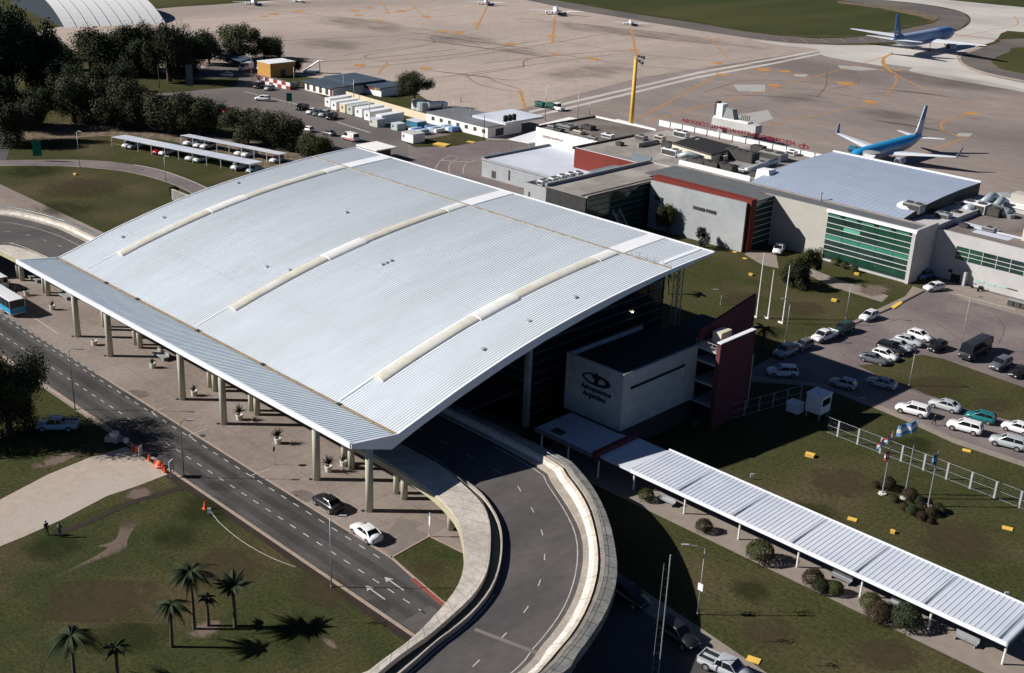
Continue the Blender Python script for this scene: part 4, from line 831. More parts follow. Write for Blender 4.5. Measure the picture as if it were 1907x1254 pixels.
for s in (-1, 1):
    b = MB(); b.tube([(0, s, 5.5), (3.2, s, 5.5), (6.4, s, 1.4)], .05, 5); b.tube([(0, s, 5.0), (3.2, s, 5.0), (6.4, s, .9)], .04, 5)
    for k in range(5): b.tube([(k*.8, s, 4.4), (k*.8, s, 5.5)], .04, 5)
    b.build('railing', 'pole_white', es)
MB().box(.1, .3, -.9, -.7, 0, 4.3).build('support', 'yellow_box', es)
# T1
t1 = thing('low_annex', 'long beige single storey block with smooth pale blue roof left of the red wall', 'building', (-188, 200, 0))
cbox('wall', -197, -168.4, 193.8, 216.8, 0, 4.0, 'concrete', t1)
cbox('roof', -196.4, -168.5, 194.2, 216.8, 4.0, 4.25, 'roof_pale', t1)
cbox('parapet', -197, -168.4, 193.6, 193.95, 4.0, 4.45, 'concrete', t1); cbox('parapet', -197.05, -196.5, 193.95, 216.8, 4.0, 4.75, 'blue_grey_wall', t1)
rectY('door', (916, 318), (923, 333), 193.8, 'unit_dark', t1); rectY('window', (934, 322), (979, 335), 193.8, 'aqua_glass', t1)
rectY('drainpipe', (947.5, 317), (949, 336), 193.8, 'unit_dark', t1, .12)
# white block
wb = thing('white_block', 'white two storey block with small dark red lettering and cluttered roof', 'building', (-192, 225, 0))
cbox('wall', -201.6, -181.2, 217.0, 239.6, 0, 7.9, 'white_wall', wb); cbox('roof', -201.3, -181.4, 217.3, 239.3, 7.9, 7.98, 'roof_brown', wb)
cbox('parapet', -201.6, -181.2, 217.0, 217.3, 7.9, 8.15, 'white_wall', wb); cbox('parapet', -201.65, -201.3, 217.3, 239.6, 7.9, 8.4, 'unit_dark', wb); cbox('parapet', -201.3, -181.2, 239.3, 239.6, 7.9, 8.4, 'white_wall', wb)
rn = random.Random(3); b = MB(); x = PYp(1011, 256, 217).x; xe = PYp(1049, 265, 217).x
while x < xe:
    b.box(x, x+.09, 216.93, 217, 6.0, 6.5)
    for q in range(2): zz = rn.choice([6.0, 6.2, 6.42]); b.box(x+.09, x+.32, 216.93, 217, zz, zz+.09)
    x += .46
b.build('wall_lettering', 'brick_wall', wb, world=True)
cbox('red_recess', -181.2, -178, 217.2, 217.6, 0, 7.7, 'brick_wall', wb)
rb = thing('red_wall_block', 'block with bright brick red side wall and grey gravel roof', 'building', (-166, 212, 0))
cbox('wall', -178.0, -157.3, 205.0, 205.5, 0, 8.9, 'red_wall', rb); cbox('rear_wall', -177.9, -157.3, 205.5, 239.6, 0, 8.6, 'pale_wall', rb); cbox('roof', -177.7, -157.4, 205.6, 239.4, 8.6, 8.7, 'roof_gravel', rb)
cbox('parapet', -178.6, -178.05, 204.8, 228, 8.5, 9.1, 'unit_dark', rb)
cbox('parapet_cap', -177.9, -157.4, 205.1, 205.4, 8.9, 8.98, 'roof_pale', rb)
cbox('roof_wall', -170, -169.6, 218, 226, 8.7, 9.7, 'unit_grey', rb); cbox('roof_wall', -163, -157.5, 207.3, 207.7, 8.7, 10.2, 'blue_grey_wall', rb)
# right block
rk = thing('office_block', 'long pale block with a ribbon of green windows at the right frame edge', 'building', (-70, 215, 0))
cbox('wall', -91.35, -30, 209.8, 210.2, 0, 9.1, 'pale_wall', rk); cbox('rear_wall', -91.3, -30, 210.2, 236, 0, 8.4, 'pale_wall', rk); cbox('roof', -91.3, -30, 210.3, 235.8, 8.4, 8.5, 'roof_brown', rk)
cbox('roof_patch', -90.5, -74, 210.4, 212.2, 8.5, 8.53, 'roof_pale', rk); cbox('roof_patch', -87, -80, 215, 217.4, 8.5, 8.53, 'roof_pale', rk); cbox('roof_ridge', -92, -60, 218.0, 218.3, 8.5, 8.8, 'roof_pale', rk); cbox('roof_patch', -96, -84, 219, 220.4, 8.5, 8.6, 'roof_pale', rk)
a = PYp(1782, 458, 209.8); c = PYp(1789, 484, 209.8)
cbox('window_band', a.x, -60, 209.72, 209.8, c.z, a.z, 'green_dark', rk); cbox('window_band', a.x, a.x+5.2, 209.68, 209.72, c.z, a.z, 'green_glass', rk)
b = MB()
for f in (.33, .66): b.box(a.x, -60, 209.6, 209.68, c.z+(a.z-c.z)*f-.04, c.z+(a.z-c.z)*f+.04)
for k in range(12): b.box(a.x+2.6*k-.04, a.x+2.6*k+.04, 209.62, 209.68, c.z, a.z)
b.build('mullion', 'mullion', rk, world=True)
for tl, br, m in (((1820, 521), (1833, 528), 'aqua_glass'), ((1838, 526), (1854, 534), 'aqua_glass'), ((1858, 531), (1873, 538), 'aqua_glass'), ((1876, 536), (1895, 543), 'unit_dark'), ((1772, 509), (1786, 529), 'trim_dark'), ((1767, 501), (1773, 508), 'trim_dark')):
    rectY('window' if m != 'trim_dark' else 'door', tl, br, 209.8, m, rk)
cbox('buttress', -84.6, -84.0, 208.6, 209.8, 0, 2.6, 'pale_wall', rk)
cbox('rear_wall', -97, -91.3, 210.3, 236, 0, 8.3, 'pale_wall', rk) if False else None
ph = thing('rooftop_plant_room', 'cream plant room with dark ribbed roof on the office block', 'plant room', (-74, 219, 8.5))
a = G(1856, 405, 11.3); cbox('wall', -78.5, -55, 217.2, 225, 8.5, 11.0, 'unit_cream', ph); cbox('roof', -78.8, -55, 217.0, 225.3, 11.0, 11.15, 'roof_dark_metal', ph); cbox('door', -74.6, -72.6, 217.12, 217.2, 8.6, 10.8, 'cream_wall', ph)
cbox('rear_gallery', -93, -30, 236.2, 239.5, 0, 9.3, 'pale_wall', rk); cbox('rear_gallery_roof', -93, -30, 236.0, 239.7, 9.3, 9.5, 'white_wall', rk)
cbox('rear_tower', -90.5, -86.3, 239.8, 243, 0, 11.2, 'cream_wall', rk)
# ------------------------------------------------------------------ rooftop machinery: every unit a thing
def ac_unit(x, y, z, lx_, ly_, h, label, m='unit_grey', top='unit_dark', fans=2, rz=0, grp='rooftop machinery'):
    t = thing('air_conditioner', label, 'air conditioner', (x, y, z), rz, grp)
    MB().box(-lx_/2, lx_/2, -ly_/2, ly_/2, .15, h).build('casing', m, t)
    b = MB(); b.box(-lx_/2+.1, lx_/2-.1, -ly_/2-.03, -ly_/2, .3, h-.2); b.build('grille', top, t)
    for i in range(fans):
        fx = -lx_/2+lx_*(i+.5)/fans; MB().lathe(fx, 0, [(min(lx_/fans, ly_)*.36, h), (min(lx_/fans, ly_)*.36, h+.15), (.08, h+.1)], 14).build('fan', top, t)
    b = MB(); b.box(-lx_/2+.1, -lx_/2+.3, -ly_/2+.1, ly_/2-.1, 0, .15); b.box(lx_/2-.3, lx_/2-.1, -ly_/2+.1, ly_/2-.1, 0, .15); b.build('skid', 'unit_dark', t)
    return t
def duct(pts, r, label, z=None, nm='air_duct', m='duct'):
    p0 = pts[0]; t = thing(nm, label, 'duct', p0, 0, 'rooftop ducts'); L = [tuple(a-b_ for a, b_ in zip(p, p0)) for p in pts]
    MB().tube(L, r, 10).build('pipe', m, t, smooth=True); MB().tube([L[-1], (L[-1][0], L[-1][1], L[-1][2]+.02), (L[-1][0], L[-1][1], L[-1][2]-.9)], [r*1.1, r*1.1, r*1.0], 10).build('elbow', m, t); return t
# louvred cooling house near the sign
lh = thing('louvre_house', 'large cream plant enclosure with black louvred roof behind the mirrored sign', 'plant enclosure', tuple(G(1320, 290, 9.6)))
lh.location.z = 9.6; q = lh.location
P4 = [G(1252, 266, 11.6), G(1298, 254, 11.6), G(1376, 274, 11.6), G(1325, 288, 11.6)]
MB().prism([(p.x, p.y) for p in P4], 9.6, 11.2).build('wall', 'unit_cream', lh, world=True); MB().prism([(p.x, p.y) for p in P4], 11.25, 11.6).build('louvre_roof', 'unit_dark', lh, world=True)
b = MB()
for k in range(12):
    f = (k+.5)/12; A_, B_ = P4[0].lerp(P4[3], f), P4[1].lerp(P4[2], f); b.tube([(A_.x, A_.y, 11.66), (B_.x, B_.y, 11.66)], .07, 4)
b.build('louvre_blade', 'roof_grey', lh, world=True)
def gz(px, py, z): g_ = G(px, py, z); return (g_.x, g_.y, z)
ac_list = [((1298, 310), 4.5, 2.4, 1.7, 'low dark grille air conditioner behind the long white roof wall', 'unit_dark'),
 ((1325, 316), 4.2, 2.4, 1.8, 'dark cooling unit at the middle of the roof gravel', 'unit_dark'),
 ((1352, 321), 4.4, 2.4, 1.8, 'dark cooling unit with blue grey end left of the white hood', 'unit_dark'),
 ((1380, 298), 7.5, 3.0, 2.2, 'longest dark chiller with row of fans on the roof', 'unit_dark'),
 ((1440, 297), 5.5, 3.4, 1.7, 'grey blue air handler with white cap near the vaulted roof', 'unit_grey'),
 ((1269, 256), 3.6, 2.0, 1.5, 'pale air handler at left beside the louvre house', 'flash_white'),
 ((1250, 290), 4.0, 2.4, 1.6, 'white air handler at the corner of the red wall block', 'flash_white')]
for (px, py), lx_, ly_, h, lb, m in ac_list: ac_unit(*gz(px, py, 9.6), lx_, ly_, h, lb, m, fans=4 if lx_ > 7 else 2)
ac_list = [((1700, 395), 3.6, 2.4, 1.8, 'air conditioner at the front right corner of the vaulted roof', 'unit_grey', 10.3), ((1730, 405), 3.8, 2.2, 1.6, 'dark air conditioner right of the vaulted roof corner', 'unit_dark', 8.5),
 ((1815, 394), 5.0, 3.0, 1.9, 'white boxed air handler on the brown roof', 'flash_white', 8.5), ((1755, 414), 2.6, 2.2, 1.9, 'blue grey cabinet unit at the corner of the glass front roof', 'duct', 8.5),
 ((1040, 242), 4.5, 3.4, .9, 'round grey cooler on the white block roof', 'unit_grey', 8.0), ((1012, 243), 2.0, 1.6, .9, 'small grey box unit at the left of the white block roof', 'unit_grey', 8.0),
 ((1025, 249), 2.2, 1.6, .8, 'small brown unit at the front of the white block roof', 'unit_dark', 8.0), ((1062, 252), 2.6, 1.8, .8, 'tan box unit at the right of the white block roof', 'unit_cream', 8.0), ((1080, 244), 3.2, 2.2, 1.0, 'dark unit near the rear of the white block roof', 'unit_dark', 8.0)]
for (px, py), lx_, ly_, h, lb, m, z in ac_list:
    q = gz(px, py, z); ac_unit(q[0], q[1]+(3.2 if z == 8.0 else 0), z, lx_, ly_, h, lb, m)
for i, (px, py, l) in enumerate(((1010, 345, 'leftmost'), (1030, 340, 'second'), (1046, 335, 'third'), (1062, 331, 'fourth'), (1076, 329, 'rightmost'))):
    ac_unit(*gz(px, py, 6.1), 1.5, 1.9, 1.1, l+' of the pale units in the open top of the plant block', 'flash_white', fans=1)
duct([gz(1285, 268, 10.6), gz(1300, 262, 11.4), gz(1312, 268, 10.2)], .55, 'bent silver duct beside the louvre house')
duct([gz(1262, 292, 10.4), gz(1282, 286, 11.3), gz(1310, 296, 10.6)], .6, 'silver duct behind the white air handler')
duct([gz(1800, 392, 9.3), gz(1822, 382, 9.3), gz(1880, 398, 9.3)], 1.1, 'fat silver duct lying on the brown roof')
duct([gz(1828, 380, 9.5), gz(1848, 364, 10.8), gz(1856, 370, 10.0)], .8, 'left bent duct elbow rising from the brown roof')
duct([gz(1850, 388, 9.5), gz(1866, 372, 10.6), gz(1874, 378, 9.8)], .75, 'right bent duct elbow rising from the brown roof')
duct([gz(1390, 318, 10.2), gz(1420, 308, 10.2), gz(1445, 300, 10.4)], .7, 'long low duct running to the vaulted roof')
wh = thing('roof_hood', 'white ribbed wedge shaped hood at the left edge of the vaulted roof', 'roof hood', gz(1427, 336, 9.6)); MB().add([(-2, -1.4, 0), (2, -1.4, 0), (2, 1.6, 0), (-2, 1.6, 0), (-1.8, -1.2, 2.2), (1.0, -1.2, 2.4), (1.0, 1.4, 2.4), (-1.8, 1.4, 2.2)], [(0, 3, 2, 1), (4, 5, 6, 7), (0, 1, 5, 4), (1, 2, 6, 5), (2, 3, 7, 6), (3, 0, 4, 7)]).build('casing', 'flash_white', wh)
MB().box(-2.1, 2.1, -1.5, 1.7, 0, .12).build('flange', 'duct', wh)
dm = thing('roof_dome', 'white fabric dome at the right front of the vaulted roof', 'dome', gz(1690, 392, 10.2)); MB().lathe(0, 0, [(2.4, 0), (2.3, .6), (1.9, 1.2), (1.2, 1.6), (.4, 1.8), (.05, 1.82)], 20).build('shell', 'white_wall', dm, smooth=True); MB().lathe(0, 0, [(2.55, -.05), (2.55, .08)], 20).build('base_ring', 'unit_grey', dm)
fl = thing('roof_flue', 'short dark flue standing at the front edge of the vaulted roof', 'flue', gz(1528, 374, 10.1)); MB().lathe(0, 0, [(.16, 0), (.16, 1.6)], 10).build('pipe', 'duct', fl); MB().lathe(0, 0, [(.32, 1.6), (.05, 1.85)], 10).build('cowl', 'unit_grey', fl)
for i, ((px, py), lx_, ly_, h, m, z, lb) in enumerate([((1100, 262), 2.2, 1.4, .9, 'unit_grey', 8.7, 'small grey unit near the left end of the gravel roof'), ((1128, 258), 3.0, 1.6, 1.0, 'flash_white', 8.7, 'pale unit in the middle of the gravel roof behind the red wall'), ((1150, 272), 1.6, 1.4, .8, 'unit_dark', 8.7, 'dark box on the gravel roof behind the red wall'), ((1190, 262), 2.6, 1.8, 1.2, 'unit_grey', 8.7, 'grey unit at the right end of the gravel roof'),
  ((1225, 262), 2.4, 1.6, 1.1, 'unit_cream', 9.6, 'cream unit at the left corner of the main roof'), ((1240, 275), 2.8, 1.8, 1.2, 'unit_dark', 9.6, 'dark unit left of the louvre house'), ((1340, 300), 2.0, 1.5, 1.3, 'unit_cream', 9.6, 'cream box between the dark cooling units'), ((1408, 284), 3.2, 2.0, 1.5, 'unit_dark', 9.6, 'dark chiller behind the longest one'),
  ((1415, 312), 2.4, 1.8, 1.2, 'unit_grey', 9.6, 'grey box beside the white hood'), ((1400, 330), 1.5, 1.3, .9, 'unit_dark', 9.6, 'small dark box in front of the white hood'), ((1470, 290), 2.2, 1.6, 1.1, 'flash_white', 9.6, 'small white unit at the far corner by the vaulted roof'), ((1775, 405), 2.0, 1.6, 1.2, 'unit_dark', 8.5, 'dark unit on the brown roof near the side wall'),
  ((1792, 425), 1.6, 1.2, .7, 'unit_dark', 8.5, 'low dark box on the front of the brown roof'), ((1838, 432), 2.4, 1.5, .8, 'unit_grey', 8.5, 'grey box before the plant room'), ((1770, 388), 3.0, 1.8, 1.4, 'unit_cream', 8.5, 'cream unit beside the dark roof wall'), ((1848, 404), 2.4, 2.0, 1.7, 'unit_dark', 8.5, 'dark rounded unit left of the plant room')]):
    q = gz(px, py, z); ac_unit(q[0], q[1]+.8, z, lx_, ly_, h, lb, m, fans=1)
b_pp = thing('roof_pipe_run', 'thin white pipes crossing the main roof behind the long white wall', 'pipes', gz(1290, 300, 9.6))
for k in range(3): MB().tube([(0, .5*k, .35), (9+2*k, .5*k, .35), (9+2*k, 5, .35)], .09, 6).build('pipe', 'flash_white', b_pp)
# jet bridges
def jetbridge(label, p0, p1, z, head):
    d = Vector((p1[0]-p0[0], p1[1]-p0[1])); L = d.length; a = math.atan2(d.y, d.x)
    t = thing('jet_bridge', label, 'jet bridge', (p0[0], p0[1], 0), a, 'jet bridges')
    MB().box(0, L, -1.3, 1.3, z, z+2.5).build('tunnel', 'white_wall', t); MB().box(0, L*.55, -1.5, 1.5, z-.15, z+2.7).build('outer_tunnel', 'pale_wall', t)
    MB().lathe(L, 0, [(2.1, z-.2), (2.1, z+2.8), (.3, z+3.1)], 18).build('rotunda', 'unit_grey', t); MB().box(L-.5, L+2.4, -1.7, 1.7, z-.1, z+2.6).build('cab', 'unit_dark' if head else 'duct', t)
    MB().lathe(L*.8, 0, [(.35, 0), (.35, z)], 10).build('support', 'steel', t); MB().box(L*.8-.4, L*.8+.4, -1.4, 1.4, 0, .8).build('wheel_bogie', 'tyre', t)
jetbridge('short jet bridge docked to the nose of the blue topped airliner', (-128, 242), (-138.3, 271.5), 3.4, False)
jb = jetbridge
jetbridge('white jet bridge folded back at the right beyond the roof edge', (-88, 244), (-97, 256), 4.0, False)
th = thing('apron_equipment_tower', 'white boarding bridge head with grey box and folded cab beyond the red sign', 'jet bridge', tuple(G(1370, 262))); th.location.z = 0
MB().box(-7.5, 7, -1.6, 1.6, 3.2, 5.4).build('tunnel', 'pale_wall', th); MB().box(-7.4, 4, -1.2, 1.4, 5.4, 5.8).build('roof_walkway', 'white_wall', th); MB().box(-6.6, -4.6, -1.2, 1.2, 5.8, 9.4).build('cab', 'flash_white', th)
MB().box(-7.4, -6.65, -1.0, 1.0, 6.2, 9.8).build('cab_end', 'unit_dark', th); MB().add([(-4.3, -1.1, 5.8), (-.5, -1.1, 5.8), (-1.4, -1.1, 8.4), (-3.4, -1.1, 8.7), (-4.3, 1.1, 5.8), (-.5, 1.1, 5.8), (-1.4, 1.1, 8.4), (-3.4, 1.1, 8.7)], [(0, 1, 2, 3), (7, 6, 5, 4), (0, 4, 5, 1), (1, 5, 6, 2), (2, 6, 7, 3), (3, 7, 4, 0)]).build('bellows', 'unit_grey', th)
b = MB()
for k in range(5): b.tube([(1+k*.6, 0, 5.4), (1+k*.6, .5, 7.3)], .13, 5)
b.build('lamp_rack', 'unit_dark', th); MB().box(-6, -4, -1.2, 1.2, 0, 3.2).build('support', 'unit_grey', th); MB().box(4.5, 6.5, -1.5, 1.5, 0, 3.2).build('support', 'unit_dark', th)
# yellow mast
p = PYp(1174, 249, 247.0); topz = PYp(1186, 106, 247.0).z
ym = thing('floodlight_mast', 'tall thick yellow floodlight mast rising over the apron', 'floodlight mast', (p.x, 247, 0))
MB().lathe(0, 0, [(.62, 0), (.45, topz)], 18).build('mast', 'mast_yellow', ym, smooth=True)
MB().lathe(0, 0, [(.9, 0), (.9, .5)], 16).build('foot', 'unit_grey', ym)
MB().box(-.3, 2.6, -.6, .6, topz-.3, topz-.1).build('platform', 'unit_grey', ym)
for k, (dx, dz) in enumerate(((.9, .2), (1.7, .1), (2.5, .2), (1.2, -.9), (2.2, -1.3))): MB().box(dx-.3, dx+.3, -.5, .1, topz+dz-.35, topz+dz+.3).build('floodlight', 'unit_dark', ym)
MB().tube([(2.2, 0, topz-.2), (2.2, 0, topz-2.0)], .07, 5).build('ladder', 'steel', ym)
# canopies on the apron side
def flat_canopy(label, pix, z, m='white_wall', th=.25, posts=True):
    P = [G(x, y, z) for x, y in pix]; c = sum(P, Vector())/len(P); t = thing('flat_canopy', label, 'canopy', (c.x, c.y, 0))
    MB().prism([(p.x-c.x, p.y-c.y) for p in P], z-th, z).build('roof', m, t)
    for p in P: d = (Vector((p.x, p.y))-Vector((c.x, c.y)))*.93; MB().tube([(d.x, d.y, 0), (d.x, d.y, z-th)], .12, 6).build('post', 'steel', t)
    return t
flat_canopy('white flat canopy at the foot of the yellow mast', [(1118.4, 228.6), (1150.7, 221.9), (1216.8, 239), (1175.7, 249.2)], 5)
flat_canopy('thin white canopy behind the white block', [(1004, 232), (1060, 218), (1110, 227), (1100, 231), (1062, 223), (1010, 236)], 5.5)
flat_canopy('white carport canopy left of the white block', [(948, 259), (1000, 243), (1018, 262), (985, 266)], 3.6, 'flash_white')
# ------------------------------------------------------------------ service buildings
def gbox(nm, label, cat, nr, left, back, h, wall, roof, over=.25, roof_h=.2, **kw):
    """axis aligned building from the pixel of its near right ground corner, left front corner and right back corner"""
    A_, B_, C_ = G(*nr), G(*left), G(*back); t = thing(nm, label, cat, (A_.x, A_.y, 0))
    w_, d_ = A_.x-B_.x, max(2.0, C_.y-A_.y)
    MB().box(-w_, 0, 0, d_, 0, h).build('wall', wall, t); MB().box(-w_-over, over, -over, d_+over, h, h+roof_h).build('roof', roof, t)
    return t, w_, d_
t, w_, d_ = gbox('service_building', 'single storey white service building with grey flat roof beside the apron road', 'building', (908, 258), (795, 229), (972, 247), 2.9, 'white_wall', 'roof_grey')
for k in range(7): MB().box(-w_+2+k*3.4, -w_+3.2+k*3.4, -.05, 0, 1.2, 2.2).build('window', 'unit_dark', t)
MB().box(-w_*.48, 1.0, d_*.42, d_+8, 3.1, 3.7).build('upper_roof', 'roof_pale', t)
MB().box(-.02, .06, 3, 6, .2, 2.2).build('door', 'unit_dark', t)
t, w_, d_ = gbox('service_building', 'white service building under a long dark blue metal roof', 'building', (620, 181), (566, 168), (665, 158), 2.7, 'white_wall', 'roof_blue', .8, .25)
for k in range(4): MB().box(-w_+1+k*3.2, -w_+2.4+k*3.2, -.05, 0, .3, 2.1).build('window', 'unit_dark', t)
MB().box(-1.4, -.2, -.06, 0, .1, 2.2).build('door', 'wood_red', t)
MB().box(-w_-.6, .6, d_*.4, d_+1, 2.95, 3.5).build('upper_roof', 'roof_blue', t)
t, w_, d_ = gbox('workshop_building', 'workshop with dark blue sloped roof and rusty red eaves above the white wall', 'building', (710, 181), (645, 168), (738, 171), 2.6, 'white_wall', 'roof_blue', .4, .25)
MB().box(-w_, -w_*.2, -.06, 0, 1.6, 2.6).build('rusty_panel', 'wood_red', t); MB().box(-w_*.2, 0, -.5, 0, 2.2, 2.5).build('eave', 'ochre', t)
t, w_, d_ = gbox('ochre_building', 'ochre yellow building with a white roof beside the round tree', 'building', (504, 145), (488, 138), (539, 137), 4.4, 'wall_ochre', 'flash_white', .1)
MB().box(-.05, .05, 4, 6, 0, 2.2).build('door', 'unit_dark', t)
lwl = thing('boundary_wall', 'long cream and white boundary wall behind the row of cabins', 'wall', (-270, 234, 0))
a, c, e = G(645, 183), G(793, 226), G(874, 245)
for P_, Q_, m in ((a, c, 'cabin_cream'), (c, e, 'white_wall')):
    d = (Q_-P_); ang = math.atan2(d.y, d.x); b = MB(); b.box(0, d.length, -.12, .12, 0, 2.1, ang, (P_.x, P_.y)); b.build('wall_panel', m, lwl, world=True)
cabs = [((605, 199), 'cabin_white', 'leftmost white'), ((616.5, 205), 'cabin_white', 'second white'), ((632.5, 209.5), 'cabin_cream', 'cream coloured'), ((645.8, 213), 'cabin_green', 'pale grey green'), ((661, 217.5), 'cabin_white', 'larger white'), ((678, 224), 'cabin_white', 'sixth white'), ((700, 231), 'cabin_white', 'last white')]
for i, (b_, m, l) in enumerate(cabs):
    g = G(*b_); t = thing('site_cabin', l+' site cabin in the row along the boundary wall', 'site cabin', (g.x, g.y, 0), .05, 'site cabins in a row')
    wd = 2.4 if i != 4 else 3.0
    MB().box(0, wd, 0, 8.5, .15, 2.55).build('shell', m, t); MB().box(-.08, wd+.08, -.08, 8.6, 2.55, 2.7).build('roof', 'flash_white' if i != 3 else 'cabin_green', t); MB().box(.9, 1.5, -.04, 0, 1.3, 2.0).build('window', 'unit_dark', t); MB().box(.1, wd-.1, .2, 8.3, 0, .15).build('skid', 'unit_dark', t)
for b_, wd, dp, h, m, lb in (((688, 234), 3.4, 2.6, 2.1, 'cabin_green', 'small square kiosk with two dark windows before the last cabin'), ((728, 241), 2.6, 3.0, 1.7, 'tank_grey', 'grey metal container right of the small kiosk'), ((757, 234), 4.5, 3.2, 1.6, 'cont_blue', 'teal blue container beside the boundary wall'), ((748, 262), 4.6, 4.0, 2.3, 'cabin_white', 'white shed with flat beige roof near the gate')):
    g = G(*b_); t = thing('small_shed', lb, 'shed', (g.x, g.y, 0)); MB().box(0, wd, 0, dp, 0, h).build('shell', m, t); MB().box(-.1, wd+.1, -.1, dp+.1, h, h+.12).build('roof', 'roof_pale' if m != 'cabin_white' else 'pale_wall', t); MB().box(.5, 1.1, -.04, 0, h*.45, h*.75).build('window', 'unit_dark', t)
for k, (px, py, w2) in enumerate(((760, 246, 5.5), (790, 243, 5), (815, 240, 6), (835, 236, 6))):
    g = G(px, py); t = thing('material_stack', ['white sheeted pallet stack left of the shed', 'striped white and blue pallet stack in the yard', 'blue wrapped pallet stack on the yard grass', 'white wire cage stack against the boundary wall'][k], 'pallet stack', (g.x, g.y, 0), 0, 'pallet stacks in the yard')
    for j in range(4):
        MB().box(j*w2/4+.08, (j+1)*w2/4-.1, 0, 3.0, .15, 1.1+.25*((j+k) % 2)).build('load', ['cabin_white', 'poly_blue', 'cabin_white', 'cabin_blue'][(j+k) % 4], t)
    MB().box(0, w2, 0, 3, 0, .14).build('pallet', 'wood_red', t)
gh = thing('gate_house', 'gate house with white overhanging roof just beyond the vaulted roof edge', 'gate house', tuple(G(668, 293))); gh.location.z = 0
MB().box(0, 6.2, 0, 5.2, 0, 2.9).build('wall', 'pale_wall', gh); MB().box(6.2, 6.3, .5, 4.9, .3, 2.7).build('glass_wall', 'dark_glass', gh); MB().box(-.3, 7.6, -.6, 6.0, 2.9, 3.2).build('roof', 'white_wall', gh); MB().box(3.4, 4.4, -.05, 0, .9, 2.0).build('window', 'unit_dark', gh)
# striped barrier wall
a, c = G(479, 154), G(541, 168); d = c-a; ang = math.atan2(d.y, d.x)
sw = thing('striped_wall', 'low wall painted in red and white blocks at the service gate', 'barrier wall', (a.x, a.y, 0), ang)
n = 8
for k in range(n):
    for j in range(2): MB().box(d.length*k/n, d.length*(k+1)/n, -.15, .15, j*1.1, (j+1)*1.1).build('block', 'red_kerb' if (k+j) % 2 else 'cabin_white', sw)
# storage tanks
for k, (px, py, r, h, l) in enumerate(((775, 203, 1.4, 2.6, 'small white upright tank by the lone tree'), (790, 205, 2.6, 2.5, 'wide grey green storage tank by the lone tree'))):
    g = G(px, py); t = thing('storage_tank', l, 'tank', (g.x, g.y, 0)); MB().lathe(0, 0, [(r, 0), (r, h), (.2, h+.4)], 20).build('shell', 'cabin_white' if k == 0 else 'tank_grey', t, smooth=False); MB().tube([(r, 0, 0), (r+.1, 0, h)], .07, 5).build('ladder', 'steel', t)
for k in range(3):
    g = G(941+k*8, 232-k*1.5, 3.9); t = thing('roof_tank', ['left', 'middle', 'right'][k]+' black water tank on the service building roof', 'water tank', (g.x, g.y, 3.7), 0, 'black water tanks'); MB().lathe(0, 0, [(.6, 1.0), (.62, 2.4), (.2, 2.7)], 14).build('shell', 'letter_black', t, smooth=True)
    b = MB(); [b.tube([(dx, dy, 0), (dx*.8, dy*.8, 1.0)], .08, 5) for dx, dy in ((-.5, -.5), (.5, -.5), (.5, .5), (-.5, .5))]; b.build('stand', 'white_wall', t)
# hangar
hg = thing('hangar', 'large white barrel vaulted hangar with dark ribs at the upper left', 'hangar', tuple(G(120, 52))); hg.location.z = 0; hg.rotation_euler = (0, 0, math.radians(79))
R = []; RW, RH, LN = 44, 9.5, 42
arc = lambda f: (2*RW*f, 4*RH*f*(1-f)*(1+.15*(1-2*f)**2))
for k in range(13): R.append([(LN*k/12, arc(j/24)[0], arc(j/24)[1]) for j in range(25)])
o = MB().loft(R, close=False, caps=False).build('vault', 'hangar_white', hg); 
for k in range(1, 9):
    MB().tube([(LN*k/9, arc(j/24)[0], arc(j/24)[1]+.05) for j in range(25)], .15, 4).build('rib', 'unit_grey', hg)
MB().add([(0, *arc(j/24)) for j in range(25)], [tuple(range(25))]).build('end_wall', 'hangar_shade', hg); MB().add([(LN, *arc(j/24)) for j in range(25)], [tuple(range(25))]).build('end_wall', 'hangar_shade', hg)  # end walls near-black: the shadow on the end face is put into their colour
for k, (pa, pb) in enumerate((((-60, 100), (10, 88)),)):
    pass
